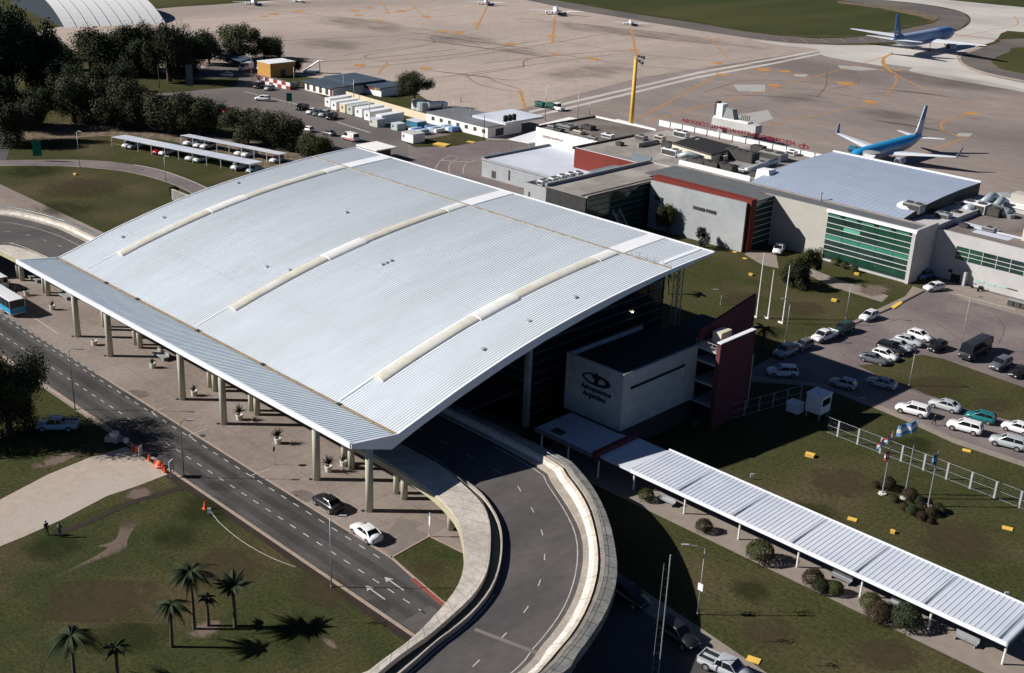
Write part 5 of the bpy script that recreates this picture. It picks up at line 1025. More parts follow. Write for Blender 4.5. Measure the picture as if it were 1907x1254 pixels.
# ================================================================== VEHICLES
def ring(x, w, zb, zt, crown=.04, tuck=.9):
    return [(x, -w*tuck, zb), (x, -w, zb+.18), (x, -w, (zb+zt)/2+.05), (x, -w*.93, zt), (x, 0, zt+crown), (x, w*.93, zt), (x, w, (zb+zt)/2+.05), (x, w, zb+.18), (x, w*tuck, zb)]
def car_proto(kind, paint_m):
    K = dict(
     sedan=dict(L=4.5, W=.89, body=[(-2.25, .66, .38, .80), (-2.15, .80, .28, .95), (-1.7, .88, .22, 1.0), (-.9, .89, .2, .98), (.9, .89, .2, .96), (1.6, .87, .2, .88), (2.1, .78, .25, .74), (2.25, .62, .36, .62)], cab=[(-1.75, .80, .99), (-1.0, .62, 1.43), (.2, .62, 1.45), (.98, .80, .96)], wh=(1.38, -1.32), r=.32),
     hatch=dict(L=4.0, W=.87, body=[(-2.0, .70, .38, .85), (-1.93, .82, .28, .98), (-1.5, .87, .22, 1.02), (.8, .87, .2, .97), (1.45, .85, .2, .90), (1.9, .76, .25, .76), (2.02, .62, .36, .62)], cab=[(-1.93, .78, 1.0), (-1.5, .63, 1.47), (.1, .63, 1.5), (.95, .78, .97)], wh=(1.25, -1.22), r=.31),
     suv=dict(L=4.6, W=.93, body=[(-2.3, .78, .42, 1.0), (-2.22, .88, .34, 1.12), (-1.8, .93, .3, 1.14), (.9, .93, .28, 1.10), (1.6, .91, .28, 1.04), (2.1, .84, .32, .90), (2.28, .70, .42, .76)], cab=[(-2.2, .84, 1.12), (-1.9, .70, 1.68), (.25, .70, 1.72), (1.05, .84, 1.10)], wh=(1.42, -1.38), r=.37),
     pickup=dict(L=5.2, W=.93, body=[(-2.6, .86, .45, 1.0), (-2.5, .92, .40, 1.08), (-.9, .93, .32, 1.08), (1.2, .93, .30, 1.08), (2.0, .90, .30, 1.02), (2.45, .82, .36, .88), (2.6, .68, .45, .74)], cab=[(-.85, .84, 1.08), (-.65, .70, 1.70), (.75, .70, 1.74), (1.45, .84, 1.09)], wh=(1.7, -1.6), r=.38),
     van=dict(L=5.2, W=.98, body=[(-2.6, .90, .40, 1.2), (-2.55, .97, .30, 1.3), (1.2, .98, .28, 1.25), (2.1, .94, .3, 1.12), (2.5, .84, .34, .9), (2.6, .7, .42, .75)], cab=[(-2.55, .94, 1.28), (-2.5, .84, 2.25), (1.0, .84, 2.25), (1.95, .88, 1.15)], wh=(1.7, -1.6), r=.36),
     coach=dict(L=7.8, W=1.1, body=[(-3.9, 1.0, .45, 1.4), (-3.85, 1.08, .35, 1.5), (3.2, 1.1, .32, 1.5), (3.7, 1.05, .35, 1.35), (3.9, .92, .45, 1.1)], cab=[(-3.85, 1.05, 1.5), (-3.8, .95, 2.6), (2.9, .95, 2.65), (3.75, 1.0, 1.35)], wh=(2.4, -2.2), r=.45),
     bus=dict(L=11, W=1.27, body=[(-5.5, 1.22, .4, 1.3), (-5.45, 1.26, .32, 1.45), (5.3, 1.27, .32, 1.45), (5.5, 1.2, .4, 1.3)], cab=[(-5.47, 1.24, 1.45), (-5.42, 1.20, 2.75), (5.2, 1.20, 2.8), (5.45, 1.22, 1.4)], wh=(3.4, -3.0), r=.48))[kind]
    t = thing('parked_car', '', 'car')
    o = MB().loft([ring(*s) for s in K['body']]).build('body', paint_m, t, smooth=kind not in ('bus', 'coach')); fix_normals(o)
    c = K['cab']; zb, hi = c[0][2], c[1][2]
    # glasshouse
    prof = [(c[0][0], c[0][1], c[0][2]-.03), (c[1][0]-.02, c[1][1]+.02, c[1][2]-.06), (c[2][0]+.02, c[2][1]+.02, c[2][2]-.06), (c[3][0], c[3][1], c[3][2]-.03)]
    def cabin(mb, inset, ztop):
        (xa, wa, za), (xb, wb, zb_), (xc, wc_, zc), (xd, wd, zd_) = [(p[0], p[1]-inset, p[2]) for p in prof]
        base = za-.12; V = [(xa, -wa, base), (xd, -wd, min(zd_, za)-.12), (xd, wd, min(zd_, za)-.12), (xa, wa, base), (xb, -wb, zb_), (xc, -wc_, zc), (xc, wc_, zc), (xb, wb, zb_)]
        mb.add(V, [(0, 1, 5, 4), (1, 2, 6, 5), (2, 3, 7, 6), (3, 0, 4, 7), (4, 5, 6, 7)])
    b = MB(); cabin(b, .0, 0); gl = b.build('windows', 'car_glass', t); fix_normals(gl)
    # roof panel + pillars
    b = MB(); x1, x2 = c[1][0]-.04, c[2][0]+.04; w1 = c[1][1]+.035; z1, z2 = c[1][2], c[2][2]
    b.loft([[(x, -w1, z-.07), (x, -w1*.9, z), (x, 0, z+.03), (x, w1*.9, z), (x, w1, z-.07)] for x, z in ((x1, z1-.02), (x1+.25, z1+.01), (x2-.25, z2+.01), (x2, z2-.02))])
    for s in (-1, 1):
        for (px, pw, pz), (qx, qw, qz), tw in (((c[0][0], c[0][1], c[0][2]), (c[1][0], c[1][1], c[1][2]), .10), ((c[3][0], c[3][1], c[3][2]), (c[2][0], c[2][1], c[2][2]), .07)):
            b.tube([(px, s*(pw+.01), pz-.02), (qx, s*(qw+.025), qz-.05)], tw*.7, 4)
        xm = (c[1][0]+c[2][0])/2-.05; wm = (c[0][1]+c[3][1])/2
        b.tube([(xm, s*(wm+.01), zb), (xm, s*(c[1][1]+.03), hi-.05)], .05, 4)
        if kind in ('van', 'bus'):
            for f in ((.25, .75) if kind == 'van' else (.14, .28, .42, .57, .71, .85)):
                xm = c[1][0]+(c[2][0]-c[1][0])*f; b.tube([(xm, s*(wm+.01), zb), (xm, s*(c[1][1]+.03), hi-.05)], .06 if kind == 'bus' else .07, 4)
            if kind == 'van': b.add([(c[0][0]-.01, s*(wm+.02), zb-.05), (c[2][0]-1.0, s*(wm+.02), zb-.05), (c[2][0]-1.0, s*(c[1][1]+.04), hi-.03), (c[1][0], s*(c[1][1]+.04), hi-.03)], [(0, 1, 2, 3)])
    rf = b.build('roof', paint_m, t); fix_normals(rf)
    if kind == 'pickup':
        MB().box(-2.42, -.98, -.78, .78, 1.09, 1.11).build('load_bed', 'plate_black', t)
        b = MB(); b.box(-2.58, -.9, -.92, -.82, 1.0, 1.22); b.box(-2.58, -.9, .82, .92, 1.0, 1.22); b.box(-2.6, -2.5, -.82, .82, 1.0, 1.22); b.build('bed_side', paint_m, t)
    for wx in K['wh']:
        for s in (-1, 1):
            def disc(y0, y1, r, n=16):
                V = [(wx+r*math.cos(2*PI*k/n), y, K['r']+r*math.sin(2*PI*k/n)) for y in (y0, y1) for k in range(n)]
                return V, [(k, (k+1) % n, n+(k+1) % n, n+k) for k in range(n)]+[tuple(range(n)), tuple(range(n, 2*n))]
            W = K['W']; a = MB().add(*disc(s*(W-.22), s*(W+.015), K['r'])); wh = a.build('wheel', 'tyre', t); fix_normals(wh)
            a = MB().add(*disc(s*(W+.0), s*(W+.03), K['r']*.6)); rm = a.build('rim', 'rim', wh); fix_normals(rm)
            a = MB().add(*disc(s*(W-.3), s*(W+.006), K['r']*1.16)); ar = a.build('wheel_arch', 'plate_black', t); fix_normals(ar)
    xf, wf, zf = K['body'][-1][0], K['body'][-1][1], K['body'][-1][3]; xr_, zr = K['body'][0][0], K['body'][0][3]
    for s in (-1, 1):
        MB().box(xf-.20, xf+.01, s*wf-.20 if s > 0 else s*wf, s*wf if s > 0 else s*wf+.20, zf-.17, zf-.02).build('headlight', 'head_lamp', t)
        wr = K['body'][0][1]; MB().box(xr_-.02, xr_+.12, s*wr-.14 if s > 0 else s*wr, s*wr if s > 0 else s*wr+.14, zr-.22, zr-.03).build('tail_light', 'tail_lamp', t)
    MB().box(xf-.04, xf+.02, -wf*.6, wf*.6, zf-.22, zf-.1).build('grille', 'plate_black', t)
    return t
PROTO = {}
def car(kind, colr, px, py, dx, dy, label, nm='parked_car', cat='car', group=None, z=0.02, sc=1.0, ang=None, world=None):
    g = Vector(world) if world else G(px, py)
    if ang is None:
        a, c = G(px, py), G(px+dx, py+dy); ang = math.atan2(c.y-a.y, c.x-a.x)
    key = (kind, colr)
    if key not in PROTO:
        t = car_proto(kind, colr); PROTO[key] = t; t.name = nm; t.location = (g.x, g.y, z); t.rotation_euler = (0, 0, ang); t.scale = (sc,)*3
    else:
        t = copy_tree(PROTO[key], (g.x, g.y, z), ang, sc); t.name = nm
        if 'group' in t: del t['group']
    t['label'] = label; t['category'] = cat
    if group: t['group'] = group
    return t
LOT = 'cars in the terminal car park'
for a in [
 ('hatch', 'car_white', 1617, 595, -30, 12, 'white hatchback alone along the kerb above the pale pickup'),
 ('suv', 'car_darkgreen', 1569, 620, -30, 12, 'dark green car tight behind the white pickup at the kerb'),
 ('pickup', 'car_white', 1534, 633, -30, 11, 'white pickup parked along the kerb in sun'),
 ('hatch', 'car_grey', 1494, 650, -30, 11, 'grey hatchback at the shadow edge behind the estate'),
 ('suv', 'car_silver', 1461, 662, -30, 12, 'silver estate car parked in shade by the brick tower'),
 ('suv', 'car_white', 1456, 700, -30, -1, 'white car in deep shade before the brick tower'),
 ('hatch', 'car_silver', 1569, 721, -30, -8, 'silver hatchback in shade, left of the two on the driveway'),
 ('sedan', 'car_silver', 1641, 720, -30, -8, 'silver sedan at the edge of the shadow on the driveway'),
 ('sedan', 'car_grey', 1626, 675, 30, 8, 'dark grey sedan, lowest of the angled parking row'),
 ('hatch', 'car_white', 1648, 668, 30, 9, 'white hatchback second from below in the angled row'),
 ('suv', 'car_black', 1659, 657, 30, 9, 'black car in the middle of the angled row'),
 ('hatch', 'car_silver', 1676, 651, 30, 9, 'silver hatchback above the black car in the angled row'),
 ('sedan', 'car_silver', 1692, 641, 30, 9, 'silver grey sedan near the top of the angled row'),
 ('hatch', 'car_white', 1713, 632, 30, 10, 'white hatchback with dark roof at the top of the angled row'),
 ('hatch', 'car_black', 1744, 652, -30, 14, 'black hatchback between the angled row and the minibus'),
 ('suv', 'car_grey', 1862, 686, -30, 15, 'dark grey car right of the black minibus'),
 ('sedan', 'car_black', 1897, 699, -30, 15, 'black car at the right frame edge beside the grass island'),
 ('hatch', 'car_white', 1738, 541, -30, 4, 'white car at the corner below the tall glass box side wall'),
 ('hatch', 'car_blue', 1720, 519, -30, 10, 'dark blue car in the shade of the side wall'),
 ('suv', 'car_white', 1698, 771, -30, -8, 'white car left of the walking man on the driveway'),
 ('sedan', 'car_silver', 1759, 762, -30, -9, 'silver sedan on the grass side of the driveway'),
 ('hatch', 'car_teal', 1825, 784, -30, -8, 'teal green hatchback on the driveway'),
 ('suv', 'car_white', 1795, 803, -30, -8, 'large white car right of the walking man'),
 ('hatch', 'car_white', 1893, 804, -30, -9, 'white hatchback cut by the right frame edge'),
 ('suv', 'car_silver', 1875, 832, -30, -8, 'silver estate car nearest the fence at the right'),
 ]: car(*a, group=LOT)
car('coach', 'coach_black', 1814, 662, -30, 17, 'black minibus coach standing at the grass island', 'minibus', 'minibus')
car('pickup', 'car_white', 1450, 470, -10, 14, 'white pickup on the path in front of the dark recess', 'parked_car', 'car')
car('sedan', 'car_black', 611, 945, -32, -21, 'black sedan driving on the street beside the last tall column', 'moving_car', 'car')
car('sedan', 'car_white', 682, 1000, -27, -20, 'white sedan stopped at the corner of the plaza pavement', 'moving_car', 'car')
car('pickup', 'car_silver', 1350, 1254, 30, 14, 'silver pickup cut by the bottom frame edge on the lower street', 'parked_car', 'pickup')
car('pickup', 'car_lightblue', 108, 800, -30, 0, 'pale blue pickup in the tree shade on the front lawn', 'parked_car', 'pickup')
for a in [(1172, 1118, 'dark car hidden in the ramp shadow nearest the ramp edge'), (1262, 1192, 'dark car in the ramp shadow close to the lit street')]: car('suv', 'car_black', a[0], a[1], 30, 20, a[2])
g = G(16, 590)
b = car('bus', 'car_white', 0, 0, 0, 0, 'white city bus with light blue band at the left frame edge, seen from behind', 'city_bus', 'bus', world=(g.x-5.3+.6, g.y+1.3, 0), ang=PI)
MB().box(-5.56, -5.5, -1.2, 1.2, .55, 1.4).build('rear_band', 'bus_blue', b); MB().box(-5.5, 5.2, 1.275, 1.29, .6, 1.45).build('side_band', 'bus_blue', b); MB().box(-5.5, 5.2, -1.29, -1.275, .6, 1.45).build('side_band', 'bus_blue', b)
MB().box(-5.52, -5.46, -1.0, 1.0, 1.6, 2.55).build('rear_window', 'car_glass', b)
g = G(6, 545); car('van', 'car_white', 0, 0, 0, 0, 'white minibus ahead of the city bus at the left frame edge', 'parked_van', 'minibus', world=(g.x-3.5, g.y+.5, 0), ang=PI)
FAR = 'cars in the service yard'
for a in [('suv', 'car_white', 489, 188, -30, -2, 'white car crossing the service yard'), ('hatch', 'car_white', 422, 143, -30, -2, 'white car on the yard near the shaded billboard'),
 ('suv', 'car_black', 483, 164, -20, 6, 'black car in front of the red and white wall'), ('hatch', 'car_silver', 502, 168, -20, 5, 'silver car in front of the red and white wall'), ('suv', 'car_grey', 547, 164, -20, 5, 'grey car at the right end of the red and white wall'),
 ('hatch', 'car_black', 408, 206, -20, 5, 'black car left of the red car under the trees'), ('hatch', 'car_red', 425, 211, -20, 5, 'red car beside the tree row in the yard'),
 ('pickup', 'car_black', 562, 204, -20, 6, 'black pickup at the left end of the parked line'), ('hatch', 'car_white', 580, 212, -25, 9, 'white car, first in the line by the yard kerb'), ('hatch', 'car_grey', 592, 215, -25, 9, 'grey car second in the line by the yard kerb'), ('suv', 'car_silver', 604, 217, -25, 9, 'silver car third in the line by the yard kerb'), ('suv', 'car_black', 618, 222, -25, 9, 'black car last in the line by the yard kerb'),
 ('hatch', 'car_white', 572, 245, -25, -6, 'white car right of the pair of round trees'), ('sedan', 'car_grey', 612, 252, -25, -6, 'grey car between the trees and the ambulance'),
 ('hatch', 'car_white', 397, 106, -20, 3, 'white car leftmost under the blue carport'), ('hatch', 'car_white', 411, 109, -20, 3, 'white car second under the blue carport'), ('hatch', 'car_grey', 425, 113, -20, 3, 'grey car third under the blue carport'), ('hatch', 'car_white', 437, 117, -20, 3, 'white car last under the blue carport'),
 ('hatch', 'car_white', 143, 203, -20, 3, 'white car glimpsed between dark trees at the left'), ('hatch', 'car_silver', 160, 212, -20, 3, 'silver car glimpsed between dark trees at the left')]: car(*a, group=FAR)
t = car('van', 'car_white', 652, 262, -25, -7, 'white ambulance van with an orange lower stripe', 'ambulance_van', 'van'); MB().box(-2.4, 1.2, -.995, -.985, .5, .95).build('side_stripe', 'ambulance_orange', t)
MB().box(-2.4, 1.2, .985, .995, .5, .95).build('side_stripe', 'ambulance_orange', t)
car('van', 'car_white', 458, 131, -20, 4, 'white delivery van beside the utility pole near the ochre building', 'parked_van', 'van', sc=1.15)
car('van', 'car_white', 486, 130, -20, 14, 'white van left of the ochre building', 'parked_van', 'van')
# apron tug and cargo dollies
tg = thing('apron_tug', 'small white tug with roof pulling green baggage carts', 'tug', tuple(G(1040, 206)), math.radians(-5)); tg.location.z = 0
MB().box(-1.6, 1.8, -.9, .9, .35, 1.2).build('body', 'cabin_white', tg); MB().box(-1.2, .3, -.8, .8, 1.2, 2.1).build('cab', 'car_glass', tg); MB().box(-1.3, .4, -.9, .9, 2.1, 2.25).build('roof', 'cabin_white', tg)
for wx in (-1, 1.2):
    for s in (-1, 1): MB().tube([(wx, s*.75, .35), (wx, s*.95, .35)], .35, 12).build('wheel', 'tyre', tg)
for k, (px, py) in enumerate(((1006, 200), (1026, 203))):
    g = G(px, py); t = thing('baggage_cart', ['rear', 'front'][k]+' green baggage cart towed by the small white tug', 'baggage cart', (g.x, g.y, 0), math.radians(-5), 'green baggage carts')
    MB().box(-1.8, 1.8, -.8, .8, .4, .6).build('bed', 'green_cart', t); MB().box(-1.8, 1.8, -.8, .8, .9, 1.7).build('curtain', 'green_cart', t)
    for wx in (-1.2, 1.2):
        for s in (-1, 1): MB().tube([(wx, s*.65, .25), (wx, s*.8, .25)], .25, 10).build('wheel', 'tyre', t)
t = thing('fuel_truck', 'white tanker truck right of the grey green storage tank', 'truck', tuple(G(812, 206)), math.radians(80)); t.location.z = 0
MB().tube([(-3, 0, 1.8), (1.5, 0, 1.8)], 1.0, 14).build('tank', 'cabin_white', t); MB().box(1.8, 3.4, -1.1, 1.1, .5, 2.4).build('cab', 'cabin_white', t); MB().box(3.3, 3.45, -1, 1, 1.4, 2.2).build('windscreen', 'car_glass', t); MB().box(-3.2, 3.3, -.9, .9, .4, .7).build('chassis', 'plate_black', t)
for wx in (-2, -1, 2.6):
    for s in (-1, 1): MB().tube([(wx, s*.8, .45), (wx, s*1.1, .45)], .45, 12).build('wheel', 'tyre', t)
t = thing('boarding_stairs', 'white mobile boarding stairs on the apron behind the blue roof', 'boarding stairs', tuple(G(582, 136)), math.radians(60)); t.location.z = 0
MB().add([(-3, -.8, .8), (2.2, -.8, 4.2), (2.2, .8, 4.2), (-3, .8, .8), (-3, -.8, .4), (2.2, -.8, 3.8), (2.2, .8, 3.8), (-3, .8, .4)], [(0, 1, 2, 3), (7, 6, 5, 4), (0, 4, 5, 1), (2, 6, 7, 3), (1, 5, 6, 2), (0, 3, 7, 4)]).build('stair_flight', 'cabin_white', t)
MB().box(-3.2, 2.6, -1, 1, .3, .8).build('chassis', 'cabin_white', t); MB().box(2.0, 3.4, -.9, .9, 3.9, 4.1).build('platform', 'cabin_white', t); MB().tube([(2.5, 0, .8), (2.5, 0, 3.9)], .15, 6).build('support', 'steel', t)
for wx in (-2.4, 1.8):
    for s in (-1, 1): MB().tube([(wx, s*.8, .35), (wx, s*1.05, .35)], .35, 10).build('wheel', 'tyre', t)
t = thing('cargo_trolley', 'flat cart with small loads beside the engine of the blue topped airliner', 'trolley', tuple(G(1592, 283)), .3); t.location.z = 0
MB().box(-2, 2, -.8, .8, .4, .6).build('bed', 'car_blue', t); MB().box(-1.6, .2, -.7, .7, .6, 1.5).build('load', 'cont_blue', t)
for wx in (-1.4, 1.4):
    for s in (-1, 1): MB().tube([(wx, s*.65, .25), (wx, s*.8, .25)], .25, 10).build('wheel', 'tyre', t)
# ================================================================== AIRCRAFT
def airfoil(root, tip, chord_r, chord_t, th_r, th_t):
    """root, tip leading edge points; chord goes toward -x"""
    def sec(p, c, th): return [(p[0], p[1], p[2]), (p[0]-c*.3, p[1], p[2]+th), (p[0]-c*.7, p[1], p[2]+th*.6), (p[0]-c, p[1], p[2]), (p[0]-c*.5, p[1], p[2]-th*.5)]
    return MB().loft([sec(root, chord_r, th_r), sec(tip, chord_t, th_t)])
def airliner(label, loc, rz, L, span, R_, fin_h, z0, c_top, c_bot, c_fin, c_wing, winglet, eng_r, nm='airliner', split=.0, tail_c=None, engines=True):
    t = thing(nm, label, 'aeroplane', loc, rz)
    st = [(L*.5, .05, -.10), (L*.485, .30, -.08), (L*.46, .58, -.04), (L*.43, .80, 0), (L*.39, .95, 0), (L*.34, 1, 0), (0, 1, 0), (-L*.18, 1, 0), (-L*.28, .92, .08), (-L*.38, .68, .26), (-L*.45, .42, .40), (-L*.49, .18, .5), (-L*.5, .08, .52)]
    N = 20
    def rings(lo, hi): return [[(x, R_*r*math.cos(2*PI*(lo+(hi-lo)*k/N)), z0+R_*dz+R_*r*math.sin(2*PI*(lo+(hi-lo)*k/N))) for k in range(N+1)] for x, r, dz in st]
    o = MB().loft(rings(split, .5-split), close=False, caps=False).build('upper_fuselage', c_top, t, smooth=True); fix_normals(o)
    o = MB().loft(rings(.5-split, 1+split), close=False, caps=False).build('lower_fuselage', c_bot, t, smooth=True); fix_normals(o)
    sw = .46*span/2
    for s in (-1, 1):
        o = airfoil((L*.12, s*R_*.6, z0-R_*.45), (L*.12-sw*1.05, s*span/2, z0-R_*.45+span*.035), L*.20, L*.045, R_*.28, R_*.05).build('wing', c_wing, t); fix_normals(o)
        o = airfoil((-L*.40, s*R_*.2, z0+R_*.4), (-L*.40-L*.075, s*span*.20, z0+R_*.6), L*.095, L*.035, R_*.10, R_*.03).build('tailplane', c_wing, t); fix_normals(o)
        if winglet:
            tx_, ty_, tz_ = L*.12-sw*1.05, s*span/2, z0-R_*.45+span*.035
            o = MB().add([(tx_, ty_, tz_), (tx_-L*.045, ty_, tz_), (tx_-L*.062, ty_+s*.5, tz_+2.4), (tx_-L*.040, ty_+s*.5, tz_+2.4), (tx_, ty_-s*.12, tz_), (tx_-L*.045, ty_-s*.12, tz_), (tx_-L*.062, ty_+s*.42, tz_+2.4), (tx_-L*.040, ty_+s*.42, tz_+2.4)], [(0, 1, 2, 3), (7, 6, 5, 4), (0, 4, 5, 1), (1, 5, 6, 2), (2, 6, 7, 3), (3, 7, 4, 0)]).build('winglet', 'plane_navy', t); fix_normals(o)
        if engines:
            ey = s*span*.17; ex = L*.12-sw*.34+eng_r*1.2; ez = z0-R_*.55-eng_r*.75
            e = MB().tube([(ex+eng_r*1.6, ey, ez), (ex+eng_r*1.3, ey, ez), (ex, ey, ez), (ex-eng_r*1.6, ey, ez)], [eng_r*.88, eng_r, eng_r*1.02, eng_r*.7], 18).build('engine', c_bot if c_bot != 'plane_navy' else 'plane_white', t, smooth=False)
            MB().tube([(ex+eng_r*1.62, ey, ez), (ex+eng_r*1.64, ey, ez)], eng_r*.78, 18).build('intake', 'engine_dark', e); MB().tube([(ex-eng_r*1.62, ey, ez), (ex-eng_r*2.2, ey, ez)], [eng_r*.6, eng_r*.25], 14).build('exhaust', 'engine_dark', e)
            for w_ in range(1): MB().tube([(-L*.02, s*R_*1.25, 0.55), (-L*.02, s*R_*1.25+.35*s, .55)], .55, 14).build('main_wheel', 'tyre', t); MB().tube([(-L*.02, s*R_*1.3, .5), (-L*.01, s*R_*1.1, z0-R_*.4)], .14, 6).build('landing_leg', 'steel', t)
    zt_ = z0+R_*.75
    pts = [(-L*.36, zt_+R_*.1), (-L*.405, zt_+R_*.55), (-L*.475, fin_h), (-L*.515, fin_h), (-L*.492, zt_-R_*.1)]
    cut = .52
    def lerp(a, b, f): return (a[0]+(b[0]-a[0])*f, a[1]+(b[1]-a[1])*f)
    if tail_c:
        m1 = lerp(pts[1], pts[2], .35); m2 = lerp(pts[4], pts[3], .62); polys = [([pts[0], pts[1], m1, m2, pts[4]], tail_c), ([m1, pts[2], pts[3], m2], c_fin)]
    else: polys = [(pts, c_fin)]
    for poly, c in polys:
        n = len(poly); T = tessellate_polygon([[Vector((x, z, 0)) for x, z in poly]]); w_ = R_*.07
        o = MB().add([(x, -w_, z) for x, z in poly]+[(x, w_, z) for x, z in poly], [tuple(q) for q in T]+[tuple(i+n for i in q) for q in T]+[(i, (i+1) % n, (i+1) % n+n, i+n) for i in range(n)]).build('fin', c, t); fix_normals(o)
    b = MB(); b.box(L*.455, L*.475, -R_*.5, R_*.5, z0+R_*.28, z0+R_*.55); b.build('cockpit_windows', 'car_glass', t)
    MB().tube([(L*.40, .1, .4), (L*.40, .35, .4)], .4, 12).build('nose_wheel', 'tyre', t); MB().tube([(L*.40, 0, .4), (L*.40, 0, z0-R_*.8)], .12, 6).build('landing_leg', 'steel', t)
    wn = int(L*.58/1.5) if L > 20 else 4
    for k in range(wn):
        x = L*.34-k*(1.5 if L > 20 else .9)
        for s in (-1, 1): MB().box(x-.2, x+.2, s*R_*.985-.03, s*R_*.985+.03, z0+R_*.12, z0+R_*.28).build('cabin_window', 'engine_dark', t)
    return t
A7 = airliner('blue topped white airliner with raised winglets parked at the jet bridge', (-144.0, 290.6, 0), -PI/2, 38.5, 34.6, 1.95, 12.5, 3.5, 'plane_sky', 'plane_grey', 'plane_navy', 'plane_wing', True, 1.05, split=.045, tail_c='plane_grey')
A8 = airliner('large pale blue wide body airliner with tall blue fin on the taxiway', (-239.5, 502, 0), math.atan2(1, -.06), 63, 60.5, 2.95, 17.2, 5.6, 'plane_pale_blue', 'plane_pale_blue', 'plane_navy', 'plane_white', False, 1.75, split=.02)
MB().loft([[(x, 2.98*r*math.cos(2*PI*k/24), 5.6+2.98*dz+2.98*r*math.sin(2*PI*k/24)) for k in range(25)] for x, r, dz in ((31.3, .2, -.09), (29, .59, -.04), (27, .81, 0), (24.5, .965, 0), (21.5, 1.01, 0), (12, 1.01, 0))], close=False, caps=False).build('nose_section', 'plane_blue', A8, smooth=True)
b = MB()
for s in (-1, 1):
    pl = [(-29.8, 11.5), (-28.0, 10.2), (-29.2, 9.2), (-27.6, 8.3), (-30.4, 8.9), (-31.2, 10.4)]
    for q in range(3): z = 8.6+q*1.3; b.box(-30.4+.2*q, -28.6-.5*q, s*.22-.01, s*.22+.01, z, z+.75)
b.build('fin_emblem', 'plane_white', A8)
for px, py, rz, lb, sz in ((472, 9, 2.6, 'small business jet with raised tail at the far top left of the apron', 1.0), (556, 4, 2.9, 'light aeroplane at the very top of the far apron', .7), (905, 9, 2.35, 'white propeller aeroplane on the far stand left of centre', 1.05), (1035, 27, 2.35, 'white twin engine aeroplane on the middle far stand', 1.35), (1174, 47, 2.3, 'small white aeroplane on the far stand nearest the grass', .85), (845, -2, 2.35, 'light aeroplane cut by the top frame edge', .8)):
    g = G(px, py); airliner(lb, (g.x, g.y, 0), rz, 13*sz, 20*sz, .95*sz, 4.2*sz, 1.5*sz, 'plane_white', 'plane_white', 'plane_navy' if sz in (1.0, .7) else 'plane_white', 'plane_white', False, .45*sz, 'light_aeroplane')
# ================================================================== TREES
def crown_mesh(seed, n=2600, lobes=9, leaf=.052, flat=1.0, gap=.0):
    """unit crown: radius about 1 wide, from z=0 to z~1.6; many small leaf faces on uneven lobes"""
    r = random.Random(seed); V = []; F = []
    L = [(Vector((r.uniform(-.66, .66), r.uniform(-.66, .66), r.uniform(.22, 1.2))), r.uniform(.24, .5)) for _ in range(lobes)]
    L.append((Vector((0, 0, .75)), .55))
    for i in range(n):
        c, q = r.choice(L); d = Vector((r.gauss(0, 1), r.gauss(0, 1), r.gauss(0, 1))).normalized()
        p = c+d*q*(r.random()**.33)*r.uniform(.8, 1.18)*(1+.16*math.sin(9*d.x+seed)*math.sin(8*d.y)*math.sin(7*d.z+1)); p.z *= flat
        s = leaf*r.uniform(.6, 1.5); nn = (d+Vector((r.gauss(0, .45), r.gauss(0, .45), r.gauss(0, .45)))).normalized(); u = nn.cross(Vector((r.gauss(0, 1), r.gauss(0, 1), r.gauss(0, 1)))).normalized(); w_ = nn.cross(u).normalized()
        o = len(V); V += [p+u*s, p+w_*s*.8, p-u*s, p-w_*s*.8]; F.append((o, o+1, o+2, o+3))
    return V, F
def mesh_from(V, F, name, m):
    me = bpy.data.meshes.new(name); me.from_pydata([tuple(v) for v in V], [], F); me.materials.append(M[m]); me.update(); return me
CR = {}
def crown(kind, seed, m, **kw):
    k = (kind, seed, m)
    if k not in CR: CR[k] = mesh_from(*crown_mesh(seed, **kw), 'crown', m)
    return CR[k]
TR = {}
def trunk_mesh(seed, forks=4):
    if seed in TR: return TR[seed]
    r = random.Random(seed); b = MB(); b.tube([(0, 0, 0), (r.uniform(-.03, .03), 0, .35), (r.uniform(-.05, .05), .02, .75)], [.07, .05, .035], 8)
    for k in range(forks):
        a = 2*PI*k/forks+r.random(); b.tube([(0, 0, .3+.06*k), (.25*math.cos(a), .25*math.sin(a), .62+.05*k), (.5*math.cos(a), .5*math.sin(a), .95)], [.035, .022, .01], 6)
    me = bpy.data.meshes.new('trunk'); me.from_pydata(b.v, [], b.f); me.materials.append(M['bark']); me.update(); TR[seed] = me; return me
def tree(bx, by, ty, wpx, m, label, seed, low=.18, group=None, kw=None, nm='broadleaf_tree', hh=None):
    g = G(bx, by); h = hh or max(2.0, hgt((bx, by), (bx, ty))); R_ = wpx*(g-CAM).length/FPX/2
    t = thing(nm, label, 'tree', (g.x, g.y, 0), random.uniform(0, 6.28), group)
    c = bpy.data.objects.new('crown', crown(nm, seed % 4, m, **(kw or {}))); col.objects.link(c); c.parent = t
    c.scale = (R_*.98, R_*.98, h*(1-low)/1.55); c.location = (0, 0, h*low-.05*h)
    k = bpy.data.objects.new('trunk', trunk_mesh(seed % 3)); col.objects.link(k); k.parent = t; k.scale = (h*.55, h*.55, h*.8)
    return t
FG = 'trees between the lawn and the service yard'
BIG = dict(n=17000, lobes=17, leaf=.025)
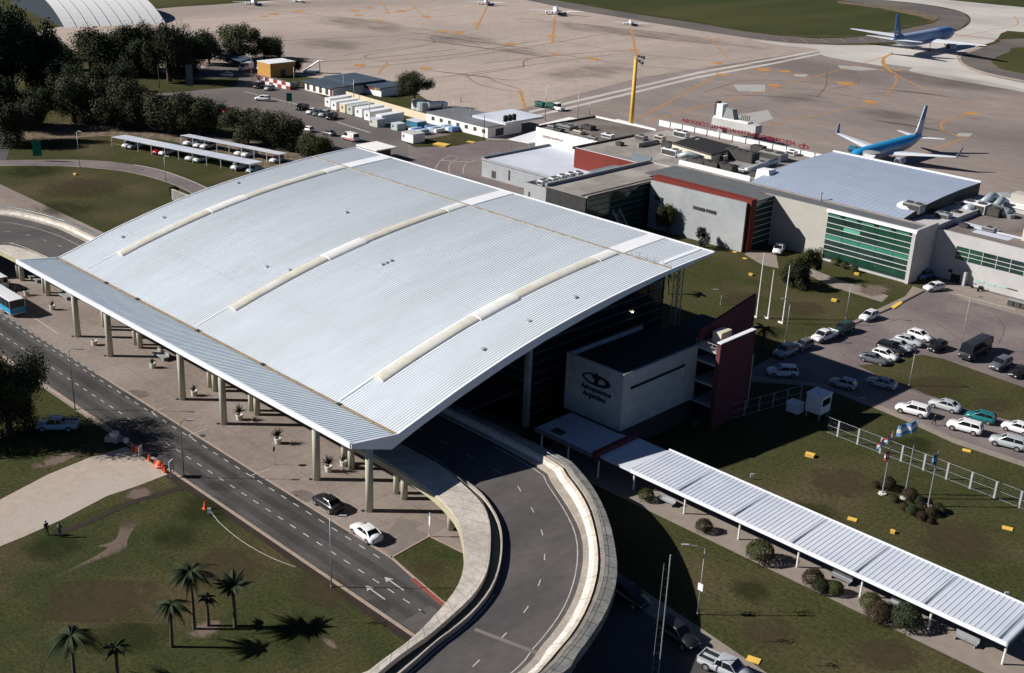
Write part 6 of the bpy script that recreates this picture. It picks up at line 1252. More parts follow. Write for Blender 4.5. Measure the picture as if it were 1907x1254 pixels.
T_ = [
 (22, 178, -6, 128, 'leaf_dark', 'tallest dark tree at the upper left corner'), (82, 168, 22, 88, 'leaf_dark', 'dark tree right of the tallest one at the upper left'), (-30, 190, 30, 110, 'leaf_dark', 'dark tree cut by the left frame edge beside the tallest one'),
 (28, 266, 172, 100, 'leaf_olive', 'grey green tree beside the side road at the left edge'), (2, 235, 120, 90, 'leaf_dark', 'dark tree at the left edge above the side road'),
 (113, 150, 82, 70, 'leaf_dark', 'small dark tree below the hangar'), (168, 128, 42, 100, 'leaf_olive', 'wide tree directly below the hangar mouth'), (215, 138, 38, 92, 'leaf_dark', 'dark tree below the middle of the hangar'), (255, 142, 62, 80, 'leaf_dark', 'dark round tree below the right end of the hangar'),
 (282, 130, 30, 66, 'leaf_olive', 'slim tree at the right end of the hangar'), (316, 152, 20, 76, 'leaf_olive', 'tall loose tree standing above the billboard'), (350, 135, 46, 88, 'leaf_dark', 'dark spreading tree right of the tall loose tree'), (390, 120, 58, 60, 'leaf_dark', 'small dark tree left of the pair by the apron'),
 (438, 112, 38, 96, 'leaf_olive', 'large grey green tree at the apron edge'), (492, 110, 58, 70, 'leaf_olive', 'grey green tree right of the large one at the apron edge'),
 (138, 228, 130, 92, 'leaf_olive', 'left tree of the row behind the dirt track'), (180, 225, 138, 80, 'leaf_dark', 'dark tree second in the row behind the dirt track'), (225, 236, 134, 95, 'leaf_olive', 'third tree in the row behind the dirt track'), (268, 240, 150, 84, 'leaf_dark', 'fourth tree in the row behind the dirt track'),
 (318, 248, 163, 100, 'leaf_olive', 'fifth grey green tree in the row behind the dirt track'), (372, 252, 175, 86, 'leaf_olive', 'last tree of the row, above the far carport'),
 (462, 270, 194, 84, 'leaf_olive', 'left of the two round trees behind the carports'), (524, 274, 194, 92, 'leaf_olive', 'right of the two round trees behind the carports'),
 (584, 300, 246, 78, 'leaf_green', 'low yellow green tree beside the vaulted roof tip'), (548, 138, 106, 32, 'leaf_dark', 'small round dark tree beside the ochre building'), (90, 112, 60, 70, 'leaf_dark', 'dark tree between the corner tree and the hangar'), (60, 240, 150, 90, 'leaf_dark', 'dark tree in the shade left of the tree row'), (128, 190, 105, 90, 'leaf_dark', 'dark tree above the left end of the tree row'), (215, 185, 110, 90, 'leaf_dark', 'dark tree behind the third tree of the row')]
for i, (x, y, ty, wd, m, lb) in enumerate(T_): tree(x, y, ty, wd*(1.04 if i < 24 else 1), m, lb, i, .01, FG, BIG)
tree(773, 202, 126, 70, 'leaf_olive', 'lone tree with bare trunk beside the storage tanks', 2, .34, None, BIG)
# dark conifer like tree at the left edge
t = tree(18, 806, 640, 150, 'leaf_dark', 'big dark tree at the left frame edge throwing its shadow over the street', 1, .04, None, dict(n=26000, lobes=20, leaf=.017), 'dark_tree')
tree(-60, 820, 600, 170, 'leaf_dark', 'dark tree outside the left edge behind the big dark tree', 3, .04, None, dict(n=26000, lobes=20, leaf=.017), 'dark_tree')
SM = dict(n=9000, lobes=10, leaf=.036)
tree(1243, 436, 374, 42, 'leaf_green', 'yellow green conical tree in front of the concrete panel', 0, .12, None, SM, 'small_tree')
tree(1311, 462, 420, 36, 'leaf_blue', 'sparse grey blue shrub tree against the concrete panel', 1, .1, None, dict(n=1300, lobes=7, leaf=.07), 'small_tree')
tree(1502, 522, 453, 52, 'leaf_green', 'round olive green tree before the green glass front', 2, .28, None, SM, 'small_tree')
tree(1476, 534, 480, 64, 'leaf_dark', 'dark spreading conifer in front of the olive green tree', 3, .02, None, SM, 'small_tree')
tree(325, 362, 343, 20, 'leaf_dark', 'little dark bush tree beside the curved road at the roof edge', 2, .05, None, SM, 'small_tree')
tree(1470, 452, 432, 40, 'leaf_dark', 'dark shrub in shadow beside the white pickup on the path', 1, .0, None, SM, 'small_tree')
tree(1380, 330, 318, 10, 'leaf_dark', 'x', 0, .1) if False else None
# ------------------------------------------------------------------ shrubs
def shrub(px, py, rpx, m, label, group=None, sq=.9, seed=0):
    g = G(px, py); R_ = rpx*(g-CAM).length/FPX
    r = random.Random(seed); V = []; F = []
    for i in range(4500):
        d = Vector((r.gauss(0, 1), r.gauss(0, 1), r.gauss(0, 1))).normalized(); d.z = abs(d.z) if r.random() < .85 else d.z
        p = d*r.uniform(.82, 1.04); p *= 1+.07*math.sin(d.x*7+seed)*math.cos(d.y*6); nn = (d+Vector((r.gauss(0, .35), r.gauss(0, .35), r.gauss(0, .35)))).normalized(); u = nn.cross(Vector((r.gauss(0, 1), r.gauss(0, 1), r.gauss(0, 1)))).normalized(); w_ = nn.cross(u); s = r.uniform(.02, .055)
        o = len(V); V += [p+u*s, p+w_*s, p-u*s, p-w_*s]; F.append((o, o+1, o+2, o+3))
    key = ('shrub', seed, m)
    if key not in CR: CR[key] = mesh_from(V, F, 'foliage', m)
    t = thing('shrub', label, 'shrub', (g.x, g.y, 0), r.uniform(0, 6), group)
    c = bpy.data.objects.new('foliage', CR[key]); col.objects.link(c); c.parent = t; c.scale = (R_, R_, R_*sq*1.15); c.location = (0, 0, R_*.55)
    b = MB(); [b.tube([(0, 0, 0), (R_*.4*math.cos(k), R_*.4*math.sin(k), R_*.9)], [.05, .02], 5) for k in range(4)]; b.build('stem', 'bark', t)
    return t
for i, (x, y, r, m, lb) in enumerate([(1203, 932, 15, 'leaf_green', 'small yellow green shrub at the shaded end of the walkway'), (1310, 990, 16, 'leaf_brown', 'brownish shrub beside the first walkway bench'), (1414, 1045, 26, 'leaf_green', 'large round green shrub in front of the walkway'),
   (1513, 1090, 20, 'leaf_brown', 'brownish shrub left of the trio before the walkway'), (1527, 1103, 16, 'leaf_dark', 'dark shrub in the middle of the trio before the walkway'), (1553, 1106, 16, 'leaf_green', 'green shrub right of the trio before the walkway'),
   (1620, 1135, 20, 'leaf_green', 'green shrub behind the brown one near the walkway end'), (1634, 1156, 24, 'leaf_brown', 'reddish brown round shrub near the walkway end'), (1684, 1168, 28, 'leaf_dark', 'big dark green round shrub near the walkway end')]): shrub(x, y, r, m, lb, 'shrubs along the covered walkway', seed=i % 3)
for i, (x, y, r, m) in enumerate([(1630, 908, 8, 'leaf_brown'), (1651, 910, 15, 'leaf_brown'), (1693, 932, 15, 'leaf_brown'), (1710, 938, 10, 'leaf_dark'), (1665, 935, 8, 'leaf_dark'), (1682, 950, 9, 'leaf_brown'), (1697, 958, 11, 'leaf_dark'), (1714, 952, 11, 'leaf_brown'), (1716, 968, 10, 'leaf_brown'), (1733, 960, 11, 'leaf_brown'), (1746, 952, 10, 'leaf_brown'), (1753, 956, 8, 'leaf_dark'), (1732, 975, 6, 'leaf_brown')]):
    lb = ['small brown shrub at the far left of the flagpole bed', 'largest brown round shrub at the left flagpole', 'large brown shrub at the middle flagpole', 'dark shrub behind the middle flagpole shrub', 'small dark green shrub between the two large brown ones', 'small brown shrub low in the flagpole bed', 'dark green shrub low in the flagpole bed', 'brown shrub in the centre of the flagpole bed', 'brown shrub in front of the bed centre', 'brown shrub at the foot of the right flagpole', 'brown shrub right of the right flagpole', 'dark shrub at the right tip of the flagpole bed', 'tiny shrub apart at the bottom of the flagpole bed'][i]
    shrub(x, y, r, m, lb, 'shrubs in the flagpole bed', seed=i % 3)
for i, (x, y, r, lb) in enumerate([(1556, 494, 9, 'left'), (1572, 500, 8, 'middle'), (1590, 507, 8, 'right')]): shrub(x, y, r, 'leaf_green', lb+' low shrub at the foot of the green glass front', 'shrubs below the glass front', seed=i)
# ------------------------------------------------------------------ palms
def palm(bx, by, ty, wpx, label, n=16, fruit=False, droop=1.0, seed=0, group='palms on the front lawn'):
    r = random.Random(seed); g = G(bx, by); h = hgt((bx, by), (bx, ty))*.86; R_ = wpx*(g-CAM).length/FPX/2
    t = thing('palm_tree', label, 'palm tree', (g.x, g.y, 0), 0, group)
    lean = r.uniform(-.3, .3); MB().tube([(0, 0, 0), (lean*.3, .05, h*.5), (lean, .1, h)], [.19, .15, .13], 10).build('trunk', 'bark', t)
    b = MB()
    for k in range(n):
        a = 2*PI*k/n+r.uniform(-.2, .2); el = r.uniform(.1, 1.15); L = R_*r.uniform(.95, 1.25); P = []
        for j in range(9):
            s = j/8; P.append(Vector((lean+math.cos(a)*L*s*math.cos(el*(1-s*.6)), .1+math.sin(a)*L*s*math.cos(el*(1-s*.6)), h+L*(math.sin(el)*s-droop*.95*s*s))))
        for j in range(8):
            p, q = P[j], P[j+1]; d = (q-p).normalized(); sd_ = d.cross(Vector((0, 0, 1))).normalized()
            for m_ in range(4):
                pp = p.lerp(q, m_/4); ll = L*.26*math.sin(PI*min(.98, (j+m_/4)/8+.12))+.06
                for s_ in (-1, 1):
                    tip = pp+sd_*s_*ll*.8+d*ll*.5+Vector((0, 0, -ll*.45)); wv = d*.05
                    b.add([pp-wv, pp+wv, tip], [(0, 1, 2)])
        b.tube(P, [.04]*4+[.02]*5, 4, False)
    b.build('fronds', 'palm_leaf', t)
    if fruit:
        b = MB()
        for k in range(5): a = k*1.3; b.lathe(lean+.45*math.cos(a), .1+.45*math.sin(a), [(.05, h-1.2), (.22, h-.9), (.12, h-.3)], 8)
        b.build('fruit_cluster', 'palm_fruit', t)
    return t
palm(362, 1172, 1052, 88, 'tallest palm with orange fruit in the lawn group', 26, True, .8, 1); palm(320, 1205, 1112, 72, 'slim palm at the left of the lawn group', 18, False, 1.1, 2)
palm(388, 1166, 1106, 44, 'shortest palm between the tallest and the pale one', 8, False, .9, 3); palm(438, 1168, 1080, 62, 'pale upright palm at the right of the lawn group', 18, False, .4, 4)
palm(140, 1275, 1170, 92, 'bushy palm near the bottom left corner', 28, True, 1.0, 5); palm(219, 1268, 1194, 50, 'thin palm right of the bushy one at the bottom edge', 9, False, .9, 6)
palm(1243, 548, 505, 40, 'palm hidden behind the vaulted roof corner', 12, False, .8, 7, None); palm(1419, 652, 606, 52, 'dark low palm right of the brick tower', 14, False, .8, 8, None)
# young staked saplings
for i, (x, y, ty) in enumerate([(1331, 1141, 1098), (1417, 1195, 1163), (1518, 1240, 1218), (1443, 1140, 1105), (638, 1160, 1118)]):
    g = G(x, y); h = max(1.2, hgt((x, y), (x, ty))); t = thing('sapling', ['thin sapling beside the white street sign post', 'thin staked sapling in the middle of the lower lawn', 'thin sapling near the bottom frame edge', 'thin sapling below the trio of shrubs', 'reddish sapling on the lawn beside the street'][i], 'young tree', (g.x, g.y, 0), 0, 'staked saplings')
    MB().tube([(0, 0, 0), (.05, 0, h)], [.04, .02], 5).build('trunk', 'bark', t)
    rr = random.Random(i); b = MB()
    for k in range(60): p = Vector((rr.gauss(0, .25), rr.gauss(0, .25), h*rr.uniform(.6, 1.05))); b.add([p, p+Vector((.12, .02, .03)), p+Vector((.05, .12, .06))], [(0, 1, 2)])
    b.build('crown', 'leaf_green' if i != 4 else 'leaf_brown', t)
# ------------------------------------------------------------------ planters on the plaza
for i, (x, y, pl) in enumerate([(518, 826, 1), (612, 878, 1), (446, 782, 1), (362, 737, 0), (285, 685, 0), (98, 577, 0), (50, 550, 0), (176, 643, 2), (640, 868, 0)]):
    g = G(x, y); t = thing('planter', ['white planter with a round agave on the open plaza', 'white planter with a small palm beside the last column pair', 'white planter with a small palm beside the fourth tall column', 'white planter with a leaning dark plant beside the third tall column', 'white planter with sparse plant before the second pair of columns', 'small planter in front of the first tall columns', 'planter with pointed shrub near the bus', 'bare white planter box between the first two tall columns', 'planter with green plant behind the last column pair'][i], 'planter', (g.x, g.y, 0), 0, 'planters on the plaza')
    MB().lathe(0, 0, [(.38, .02), (.48, .75), (.42, .78), (.40, .62), (.05, .6)], 14).build('pot', 'pot', t)
    b = MB(); rr = random.Random(i)
    if pl < 2:
        for k in range(60 if pl else 26):
            a = rr.uniform(0, 6.28); e = rr.uniform(.1, 1.4); L = rr.uniform(.8, 1.35) if pl else rr.uniform(.4, 1.0); q = Vector((math.cos(a)*math.cos(e), math.sin(a)*math.cos(e), math.sin(e))); sdv = Vector((-math.sin(a), math.cos(a), 0))*.07; o_ = Vector((0, 0, 1.15 if pl else .95))
            b.add([o_-sdv, o_+sdv, o_+q*L], [(0, 1, 2)]); b.add([o_-Vector((0, 0, .07)), o_+Vector((0, 0, .07)), o_+q*L], [(0, 1, 2)])
        b.tube([(0, 0, .6), (0, 0, 1.2)], .09, 6)
        b.build('plant', 'palm_leaf', t)
for i, (x, y) in enumerate([(66, 523), (121, 555), (300, 667)]):
    g = G(x, y); t = thing('bench', ['leftmost', 'second', 'third'][i]+' grey concrete bench under the front canopy', 'bench', (g.x, g.y, 0), 0, 'concrete benches on the plaza')
    MB().box(-1.6, 1.6, -.5, .5, .4, .6).build('seat', 'unit_grey', t); [MB().box(sx-.2, sx+.2, -.4, .4, .0, .4).build('leg', 'unit_grey', t) for sx in (-1.2, 1.2)]; MB().box(-1.6, 1.6, .4, .55, .6, 1.05).build('backrest', 'unit_grey', t)
for i, (x, y) in enumerate([(1240, 938), (1565, 1083), (1675, 1136), (1798, 1198)]):
    g = G(x, y); t = thing('bench', ['first bench at the shaded end of the walkway', 'bench right of the trio of shrubs under the walkway', 'bench beside the big dark shrub under the walkway', 'bench nearest the frame edge under the walkway'][i], 'bench', (g.x, g.y, 0), 0, 'metal benches along the walkway')
    MB().box(-1.2, 1.2, -.3, .3, .42, .5).build('seat', 'steel', t); MB().box(-1.2, 1.2, .26, .32, .5, .95).build('backrest', 'steel', t); [MB().box(sx-.05, sx+.05, -.28, .28, 0, .42).build('leg', 'steel', t) for sx in (-1, 1)]
# ------------------------------------------------------------------ poles and lamps
def lamp(b_, t_, label, m='pole_green', arm=None, head=True, r=.055, group=None, nm='street_lamp', dbl=False):
    g = G(*b_); h = hgt(b_, t_); t = thing(nm, label, 'street lamp' if head else 'pole', (g.x, g.y, 0), 0, group)
    MB().tube([(0, 0, 0), (0, 0, h)], [r*1.3, r*.8], 8).build('pole', m, t, smooth=True)
    MB().lathe(0, 0, [(r*2.2, 0), (r*2.2, .25)], 10).build('foot', m, t)
    if arm:
        ax, ay = arm; MB().tube([(0, 0, h-.1), (ax*.5, ay*.5, h+.25), (ax, ay, h+.3)], .04, 6).build('arm', m, t)
        a = math.atan2(ay, ax); lh_ = MB().box(-.1, .65, -.14, .14, -.06, .07, a, (ax, ay)).build('lamp_head', 'pole_pale', t)
        lh_.location = (0, 0, h+.3)
        if dbl: MB().tube([(0, 0, h-.1), (-ax, -ay, h+.3)], .04, 6).build('arm', m, t); q = MB().box(-.1, .65, -.14, .14, -.06, .07, a+PI, (-ax, -ay)).build('lamp_head', 'pole_pale', t); q.location = (0, 0, h+.3)
    return t
SL = 'street lamps along the street'
ar = (RT.x*1.3, RT.y*1.3)
lamp((140, 763), (131, 653), 'green street lamp nearest the left edge of the street', arm=(ar[0], ar[1]), group=SL); lamp((343, 890), (338, 786), 'green street lamp beside the notice boards', arm=(ar[0]*.7, ar[1]*.7), group=SL); lamp((617, 1094), (617, 965), 'grey street lamp below the black sedan', 'steel', (ar[0]*.8, ar[1]*.8), group=SL)
lamp((149, 312), (144, 246), 'thin lamp post on the upper left lawn', 'steel', (1, .2), group='lamps on the upper left lawns'); lamp((309, 341), (307, 292), 'thin lamp post beside the curved road', 'steel', (1, .2), group='lamps on the upper left lawns')
CL = 'lamp posts around the car park'
lamp((1575, 594), (1583, 534), 'thin lamp post on the grass by the kerb', 'steel', (.8, .8), group=CL); lamp((1788, 653), (1811, 556), 'tall lamp post beside the black minibus', 'pole_pale', (.9, .9), group=CL); lamp((1693, 719), (1704, 652), 'lamp post on the grass island edge', 'pole_pale', (-.5, -.5), group=CL)
lamp((1462, 637), (1468, 560), 'thin lamp post at the kerb above the estate car', 'steel', (-.6, -.6), group=CL); lamp((1342, 568), (1344, 543), 'short lamp behind the brick tower', 'pole_pale', (-.6, -.6), group=CL)
lamp((1299, 1145), (1313, 1021), 'white pole with small sign on the lawn beside the ramp shadow', 'pole_pale', (-1.2, -1.2), nm='sign_pole', head=False)
g = G(1299, 1145); q = bpy.data.objects['sign_pole']; MB().box(-.3, .3, -.06, -.02, 2.9, 3.7).build('sign_plate', 'flash_white', q)
lamp((800, 1000), (800, 955), 'slim white sign post at the corner of the small grass island', 'pole_white', head=False, nm='sign_post', r=.05); q = bpy.data.objects['sign_post']; MB().box(-.12, .12, -.05, .05, 1.5, 2.6).build('sign_plate', 'flash_white', q)
lamp((511.6, 866), (511, 838), 'thin post with round black backed sign on the plaza', 'pole_pale', head=False, nm='round_sign', r=.03)
q = bpy.data.objects['round_sign']; MB().tube([(-.03, -.05, 2.2), (.03, .0, 2.2)], .32, 16).build('sign_disc', 'letter_black', q)
for i, (b_, t_) in enumerate((((1408.5, 592), (1415, 470)), ((1430, 594), (1443, 503)), ((1457, 603), (1473, 495)))):
    g = G(*b_); h = hgt(b_, t_); t = thing('bare_flagpole', ['left', 'middle', 'right'][i]+' of three bare white flagpoles on the grass by the terminal', 'flagpole', (g.x, g.y, 0), 0, 'bare white flagpoles'); MB().tube([(0, 0, 0), (0, 0, h)], [.13, .06], 8).build('pole', 'pole_white', t)
    MB().box(-.8, .15, -.15, .15, 0, .25).build('foot', 'pole_white', t)
# flags
def flag(p0, p1, drop, cols, parent, nm='flag', wav=.18):
    a = Vector(p0); c = Vector(p1); n = 14; rows = len(cols)
    for ri, cm in enumerate(cols):
        R = []
        for j in range(2):
            f = (ri+j)/rows; R.append([(a.lerp(c, k/n)+Vector((0, 0, -drop*f))+Vector((-sdir.y, sdir.x, 0))*wav*math.sin(k*.9+f*1.4)) for k in range(n+1)])
        R = [R[0], R[1]]
        MB().loft(R, close=False, caps=False).build('stripe' if ri else nm, cm, parent)
FLP = [((1643, 920), (1663, 803), 'left flagpole of the bed flying a red, white and blue flag'), ((1684, 928), (1715, 781), 'tallest middle flagpole flying a pale blue and white flag'), ((1728, 943), (1747, 840), 'right flagpole of the bed with a limp navy flag')]
FO = []
for i, (b_, t_, lb) in enumerate(FLP):
    g = G(*b_); h = hgt(b_, t_); t = thing('flagpole', lb, 'flagpole', (g.x, g.y, 0), 0, 'flagpoles in the shrub bed'); MB().tube([(0, 0, 0), (0, 0, h)], [.11, .05], 8).build('pole', 'steel', t); MB().lathe(0, 0, [(.5, 0), (.5, .15)], 12).build('foot', 'pot', t); FO.append((t, h))
LV = Vector((-RT.x, -RT.y, 0)).normalized()
t, h = FO[1]; flag((0, 0, h-.2), LV*2.3+Vector((0, 0, h-1.0)), 1.5, ['flag_blue', 'flag_white', 'flag_blue'], t)
t, h = FO[0]; flag((0, 0, h-.3), LV*1.6+Vector((0, 0, h-1.7)), .9, ['flag_red', 'flag_white', 'flag_blue'], t); flag((0, 0, h-2.6), LV*.5+Vector((0, 0, h-2.9)), 1.1, ['flag_red', 'flag_white', 'flag_red'], t, wav=.1)
t, h = FO[2]; flag((0, 0, h-.2), LV*.5+Vector((0, 0, h-.5)), 1.5, ['flag_navy', 'flag_blue', 'flag_navy'], t, wav=.12)
# lattice mast in the ramp shade
g = G(1226, 1258); h = hgt((1226, 1258), (1252, 1034)); t = thing('lattice_mast', 'slim climbing lattice mast standing in the ramp shadow', 'mast', (g.x, g.y, 0))
b = MB()
MB().tube([(0, 0, 0), (0, 0, h)], .06, 6).build('pole', 'pole_pale', t); b.tube([(-.62*RT.x, -.62*RT.y, 0), (-.5*RT.x, -.5*RT.y, h*.93)], .025, 5); z = .6
while z < h*.94: b.tube([(0, 0, z), (-.58*RT.x, -.58*RT.y, z+.25)], .02, 4); z += 1.55 if False else .9
b.build('ladder', 'steel', t)
# distant poles
for i, (bx, by, ty, m) in enumerate([(1015, 225, 160, 'steel'), (1075, 232, 170, 'steel'), (640, 176, 140, 'pole_pale'), (659, 190, 148, 'steel'), (845, 222, 185, 'steel'), (875, 238, 190, 'pole_pale'), (901, 262, 215, 'bark'), (469, 148, 108, 'pole_pale'), (548, 162, 125, 'steel'), (297, 165, 120, 'bark'), (858, 190, 178, 'ochre'), (498, 262, 215, 'steel'), (688, 226, 185, 'steel'), (1097, 215, 190, 'steel')]):
    lamp((bx, by), (bx, ty), ['apron lamp mast left of the tug', 'thin mast above the white block', 'tall pale pole at the corner of the blue roof', 'pole beside the first cabins', 'pole at the left of the service building', 'pale pole in front of the service building roof', 'wooden pole at the corner of the service building', 'utility pole beside the delivery van', 'pole in front of the ochre building', 'wooden pole beside the billboard', 'short post with dark lamp on the apron edge', 'thin pole before the pair of round trees', 'pole behind the cabin row', 'thin mast left of the yellow mast'][i], m, head=False, r=.10, nm='utility_pole', arm=(.9, .3) if i in (0, 10) else None, dbl=True)
# ------------------------------------------------------------------ fence on the right
fb, fe = G(1540, 806), G(1912, 952); n = 10; d = (fe-fb)
fn = thing('mesh_fence', 'pale wire fence with flat white posts running beside the flagpole lawn', 'fence', (fb.x, fb.y, 0), math.atan2(d.y, d.x))
PXs = [(1560, 813), (1598, 827), (1637, 845), (1677, 860), (1719, 876), (1760, 894), (1803, 912), (1848, 930), (1896, 947)]
for x, y in PXs:
    g = G(x, y); s_ = (g-fb).dot(d.normalized()); MB().box(s_-.12, s_+.12, -.05, .05, 0, 2.3).build('post', 'fence_white', fn)
b = MB()
for z in (.12, 1.15, 2.3): b.tube([(0, 0, z), (d.length, 0, z)], .022, 5)
b.build('rail', 'fence_white', fn)
b = MB()
for k in range(7): b.tube([(0, 0, .3+.28*k), (d.length, 0, .3+.28*k)], .004, 3, False)
b.build('mesh_panel', 'steel', fn)
d2a, d2b = G(1330, 790), G(1490, 745); d = d2b-d2a
f2 = thing('mesh_fence', 'wire fence in deep shade beside the brick tower', 'fence', (d2a.x, d2a.y, 0), math.atan2(d.y, d.x))
for k in range(7): MB().box(d.length*k/6-.1, d.length*k/6+.1, -.05, .05, 0, 2.3).build('post', 'unit_grey', f2)
b = MB(); [b.tube([(0, 0, z), (d.length, 0, z)], .03, 5) for z in (.12, 1.15, 2.25)]; b.build('rail', 'steel', f2)
# guard cabin
g = G(1497, 776); t = thing('guard_cabin', 'tall white guard cabin in shade at the end of the fence', 'cabin', (g.x, g.y, 0)); MB().box(0, 2.4, 0, 2.6, 1.0, 3.6).build('shell', 'cabin_white', t); MB().box(-.1, 2.5, -.1, 2.7, 3.6, 3.75).build('roof', 'cabin_white', t); MB().box(2.4, 2.44, .3, 2.2, 2.2, 3.2).build('window', 'car_glass', t)
b = MB(); [b.box(x-.1, x+.1, y-.1, y+.1, 0, 1.0) for x in (.2, 2.2) for y in (.2, 2.4)]; b.build('stilts', 'steel', t); MB().tube([(1.6, .2, 3.7), (1.6, .2, 4.8)], .04, 5).build('aerial', 'pole_pale', t)
g = G(1463, 766); t = thing('utility_box', 'low white utility box left of the guard cabin', 'utility box', (g.x, g.y, 0)); MB().box(0, 1.9, 0, 1.5, .1, 1.5).build('shell', 'cabin_white', t); MB().box(-.05, 1.95, -.05, 1.55, 1.5, 1.58).build('lid', 'cabin_white', t); MB().box(.1, 1.8, .1, 1.4, 0, .1).build('plinth', 'unit_grey', t)
# yellow boxes, small signs
for i, (x, y, w2, m) in enumerate([(1508, 850, .55, 0), (1587, 968, .5, 1), (1662, 993, .25, 0), (1876, 985, .55, 1), (1553, 561, .45, 0), (1398, 513, .35, 0), (1403, 1230, .6, 1), (1607, 742, .3, 1), (1800, 840, .5, 1), (140, 326, .35, 0), (1368, 470, .4, 1), (1387, 482, .4, 1), (1595, 512, .4, 0), (1785, 1212, .0, 1), (822, 271, 1.8, 0), (877, 265, 1.0, 1)]):
    if w2 == 0: continue
    g = G(x, y); t = thing('yellow_inspection_box' if m == 0 else 'yellow_manhole_cover', ['raised yellow box on the lawn above the shadow edge of the walkway', 'flat yellow cover in the middle of the flag lawn', 'small yellow stone like box below the flagpole bed', 'flat double yellow cover near the right frame edge', 'yellow box on the grass by the green glass front', 'yellow box near the three bare flagpoles', 'flat yellow cover beside the lower footway', 'small flat cover near the guard cabin', 'flat cover on grass behind the fence', 'yellow box on the upper left lawn', 'yellow cover at the foot of the concrete panel', 'yellow cover beside the terminal path', 'yellow box below the glass front shrubs', '', 'long yellow barrier at the yard grass edge', 'yellow trough beside the service building'][i], 'yellow box' if m == 0 else 'cover', (g.x, g.y, 0), .3)
    MB().box(-w2, w2, -w2*.7, w2*.7, .0, .32 if m == 0 else .07).build('casing', 'yellow_box', t); MB().box(-w2*1.06, w2*1.06, -w2*.76, w2*.76, .32 if m == 0 else .07, .38 if m == 0 else .1).build('lid', 'yellow_box', t)
def board(x, y, w_, h_, z0, m, label, nm='notice_board', ang=None, legs=2, grp=None, mm='steel', cat='sign'):
    g = G(x, y); a = ang if ang is not None else math.atan2(RT.y, RT.x); t = thing(nm, label, cat, (g.x, g.y, 0), a, grp)
    MB().box(-w_/2, w_/2, -.04, .04, z0, z0+h_).build('panel', m, t)
    for s in ((-1, 1) if legs == 2 else (0,)): MB().box(s*w_*.4-.04, s*w_*.4+.04, .04, .1, 0, z0+h_*.8).build('leg', mm, t)
    return t
board(1400, 893, .45, .45, .35, 'flash_white', 'small white square sign on the lawn above the walkway'); board(1873, 1114, .45, .4, .35, 'flash_white', 'small white square sign beside the right end of the walkway')
board(320, 888, .9, 1.3, .9, 'flash_white', 'large white notice board on legs beside the street lamp', ang=math.radians(-60)); board(262, 848, .8, 1.2, .1, 'flash_white', 'white board standing on the gravel corner', ang=math.radians(-60)); board(390, 958, .4, .7, .1, 'flash_white', 'small white board at the end of the ground hose')
board(211, 297+5, 2.6, 3.4, .3, 'sign_green', 'x') if False else None
board(71, 300, 2.0, 3.6, 1.2, 'sign_green', 'green road sign panel on the upper left lawn', 'road_sign', 1.2); board(539, 199, 1.6, 2.4, 1.6, 'sign_green', 'green road sign on the service yard kerb', 'road_sign', 1.0)
t = board(357, 132, 14, 5, 4.0, 'unit_dark', 'large dark billboard on tall legs among the trees', 'billboard', math.atan2(RT.y, RT.x), cat='billboard'); t = board(354, 163, 2.2, 6.5, .5, 'roof_blue', 'dark blue upright advertising totem on the yard grass', 'totem_sign', None, cat='totem sign')
# orange cones and barrels
for i, (x, y, s) in enumerate([(247, 839, 1), (254, 842, 1), (278, 858, 1), (289, 868, .9), (307, 880, .9), (382, 948, 1.1), (303, 874, .8)]):
    g = G(x, y); t = thing('traffic_cone', ['first cone at the street corner of the gravel', 'second cone at the street corner of the gravel', 'tall cone between the two white boards', 'cone lying left of the orange barrel', 'cone right of the orange barrel', 'lone orange cone beside the small white board', 'small cone behind the orange barrel'][i], 'traffic cone', (g.x, g.y, .04), 0, 'orange cones at the gravel lot')
    MB().lathe(0, 0, [(.2*s, .04), (.05*s, .85*s)], 12).build('cone', 'cone_orange', t); MB().box(-.25*s, .25*s, -.25*s, .25*s, 0, .05).build('base', 'cone_orange', t)
g = G(297, 871); t = thing('orange_barrel', 'round orange plastic barrier among the cones', 'barrier', (g.x, g.y, .04)); MB().lathe(0, 0, [(.45, 0), (.5, .3), (.4, .6), (.2, .75)], 16).build('shell', 'cone_orange', t, smooth=True); MB().lathe(0, 0, [(.52, .28), (.52, .36)], 16).build('band', 'flash_white', t)
g = G(212, 828); t = thing('mobile_generator', 'grey mobile generator with folded cover beside the gravel corner', 'generator', (g.x, g.y, 0), .6)
MB().box(-.9, .7, -.5, .5, .45, 1.2).build('casing', 'unit_grey', t); MB().box(-.2, .6, -.4, .5, 1.2, 1.75).build('cover', 'pot', t); MB().tube([(.7, 0, .5), (1.9, .3, .6)], .06, 6).build('drawbar', 'steel', t)
for s in (-1, 1): MB().tube([(0, s*.5, .3), (0, s*.65, .3)], .3, 12).build('wheel', 'tyre', t)
MB().lathe(1.5, .4, [(.3, .3), (.35, .8), (.1, .9)], 10).build('lamp_bowl', 'flash_white', t)
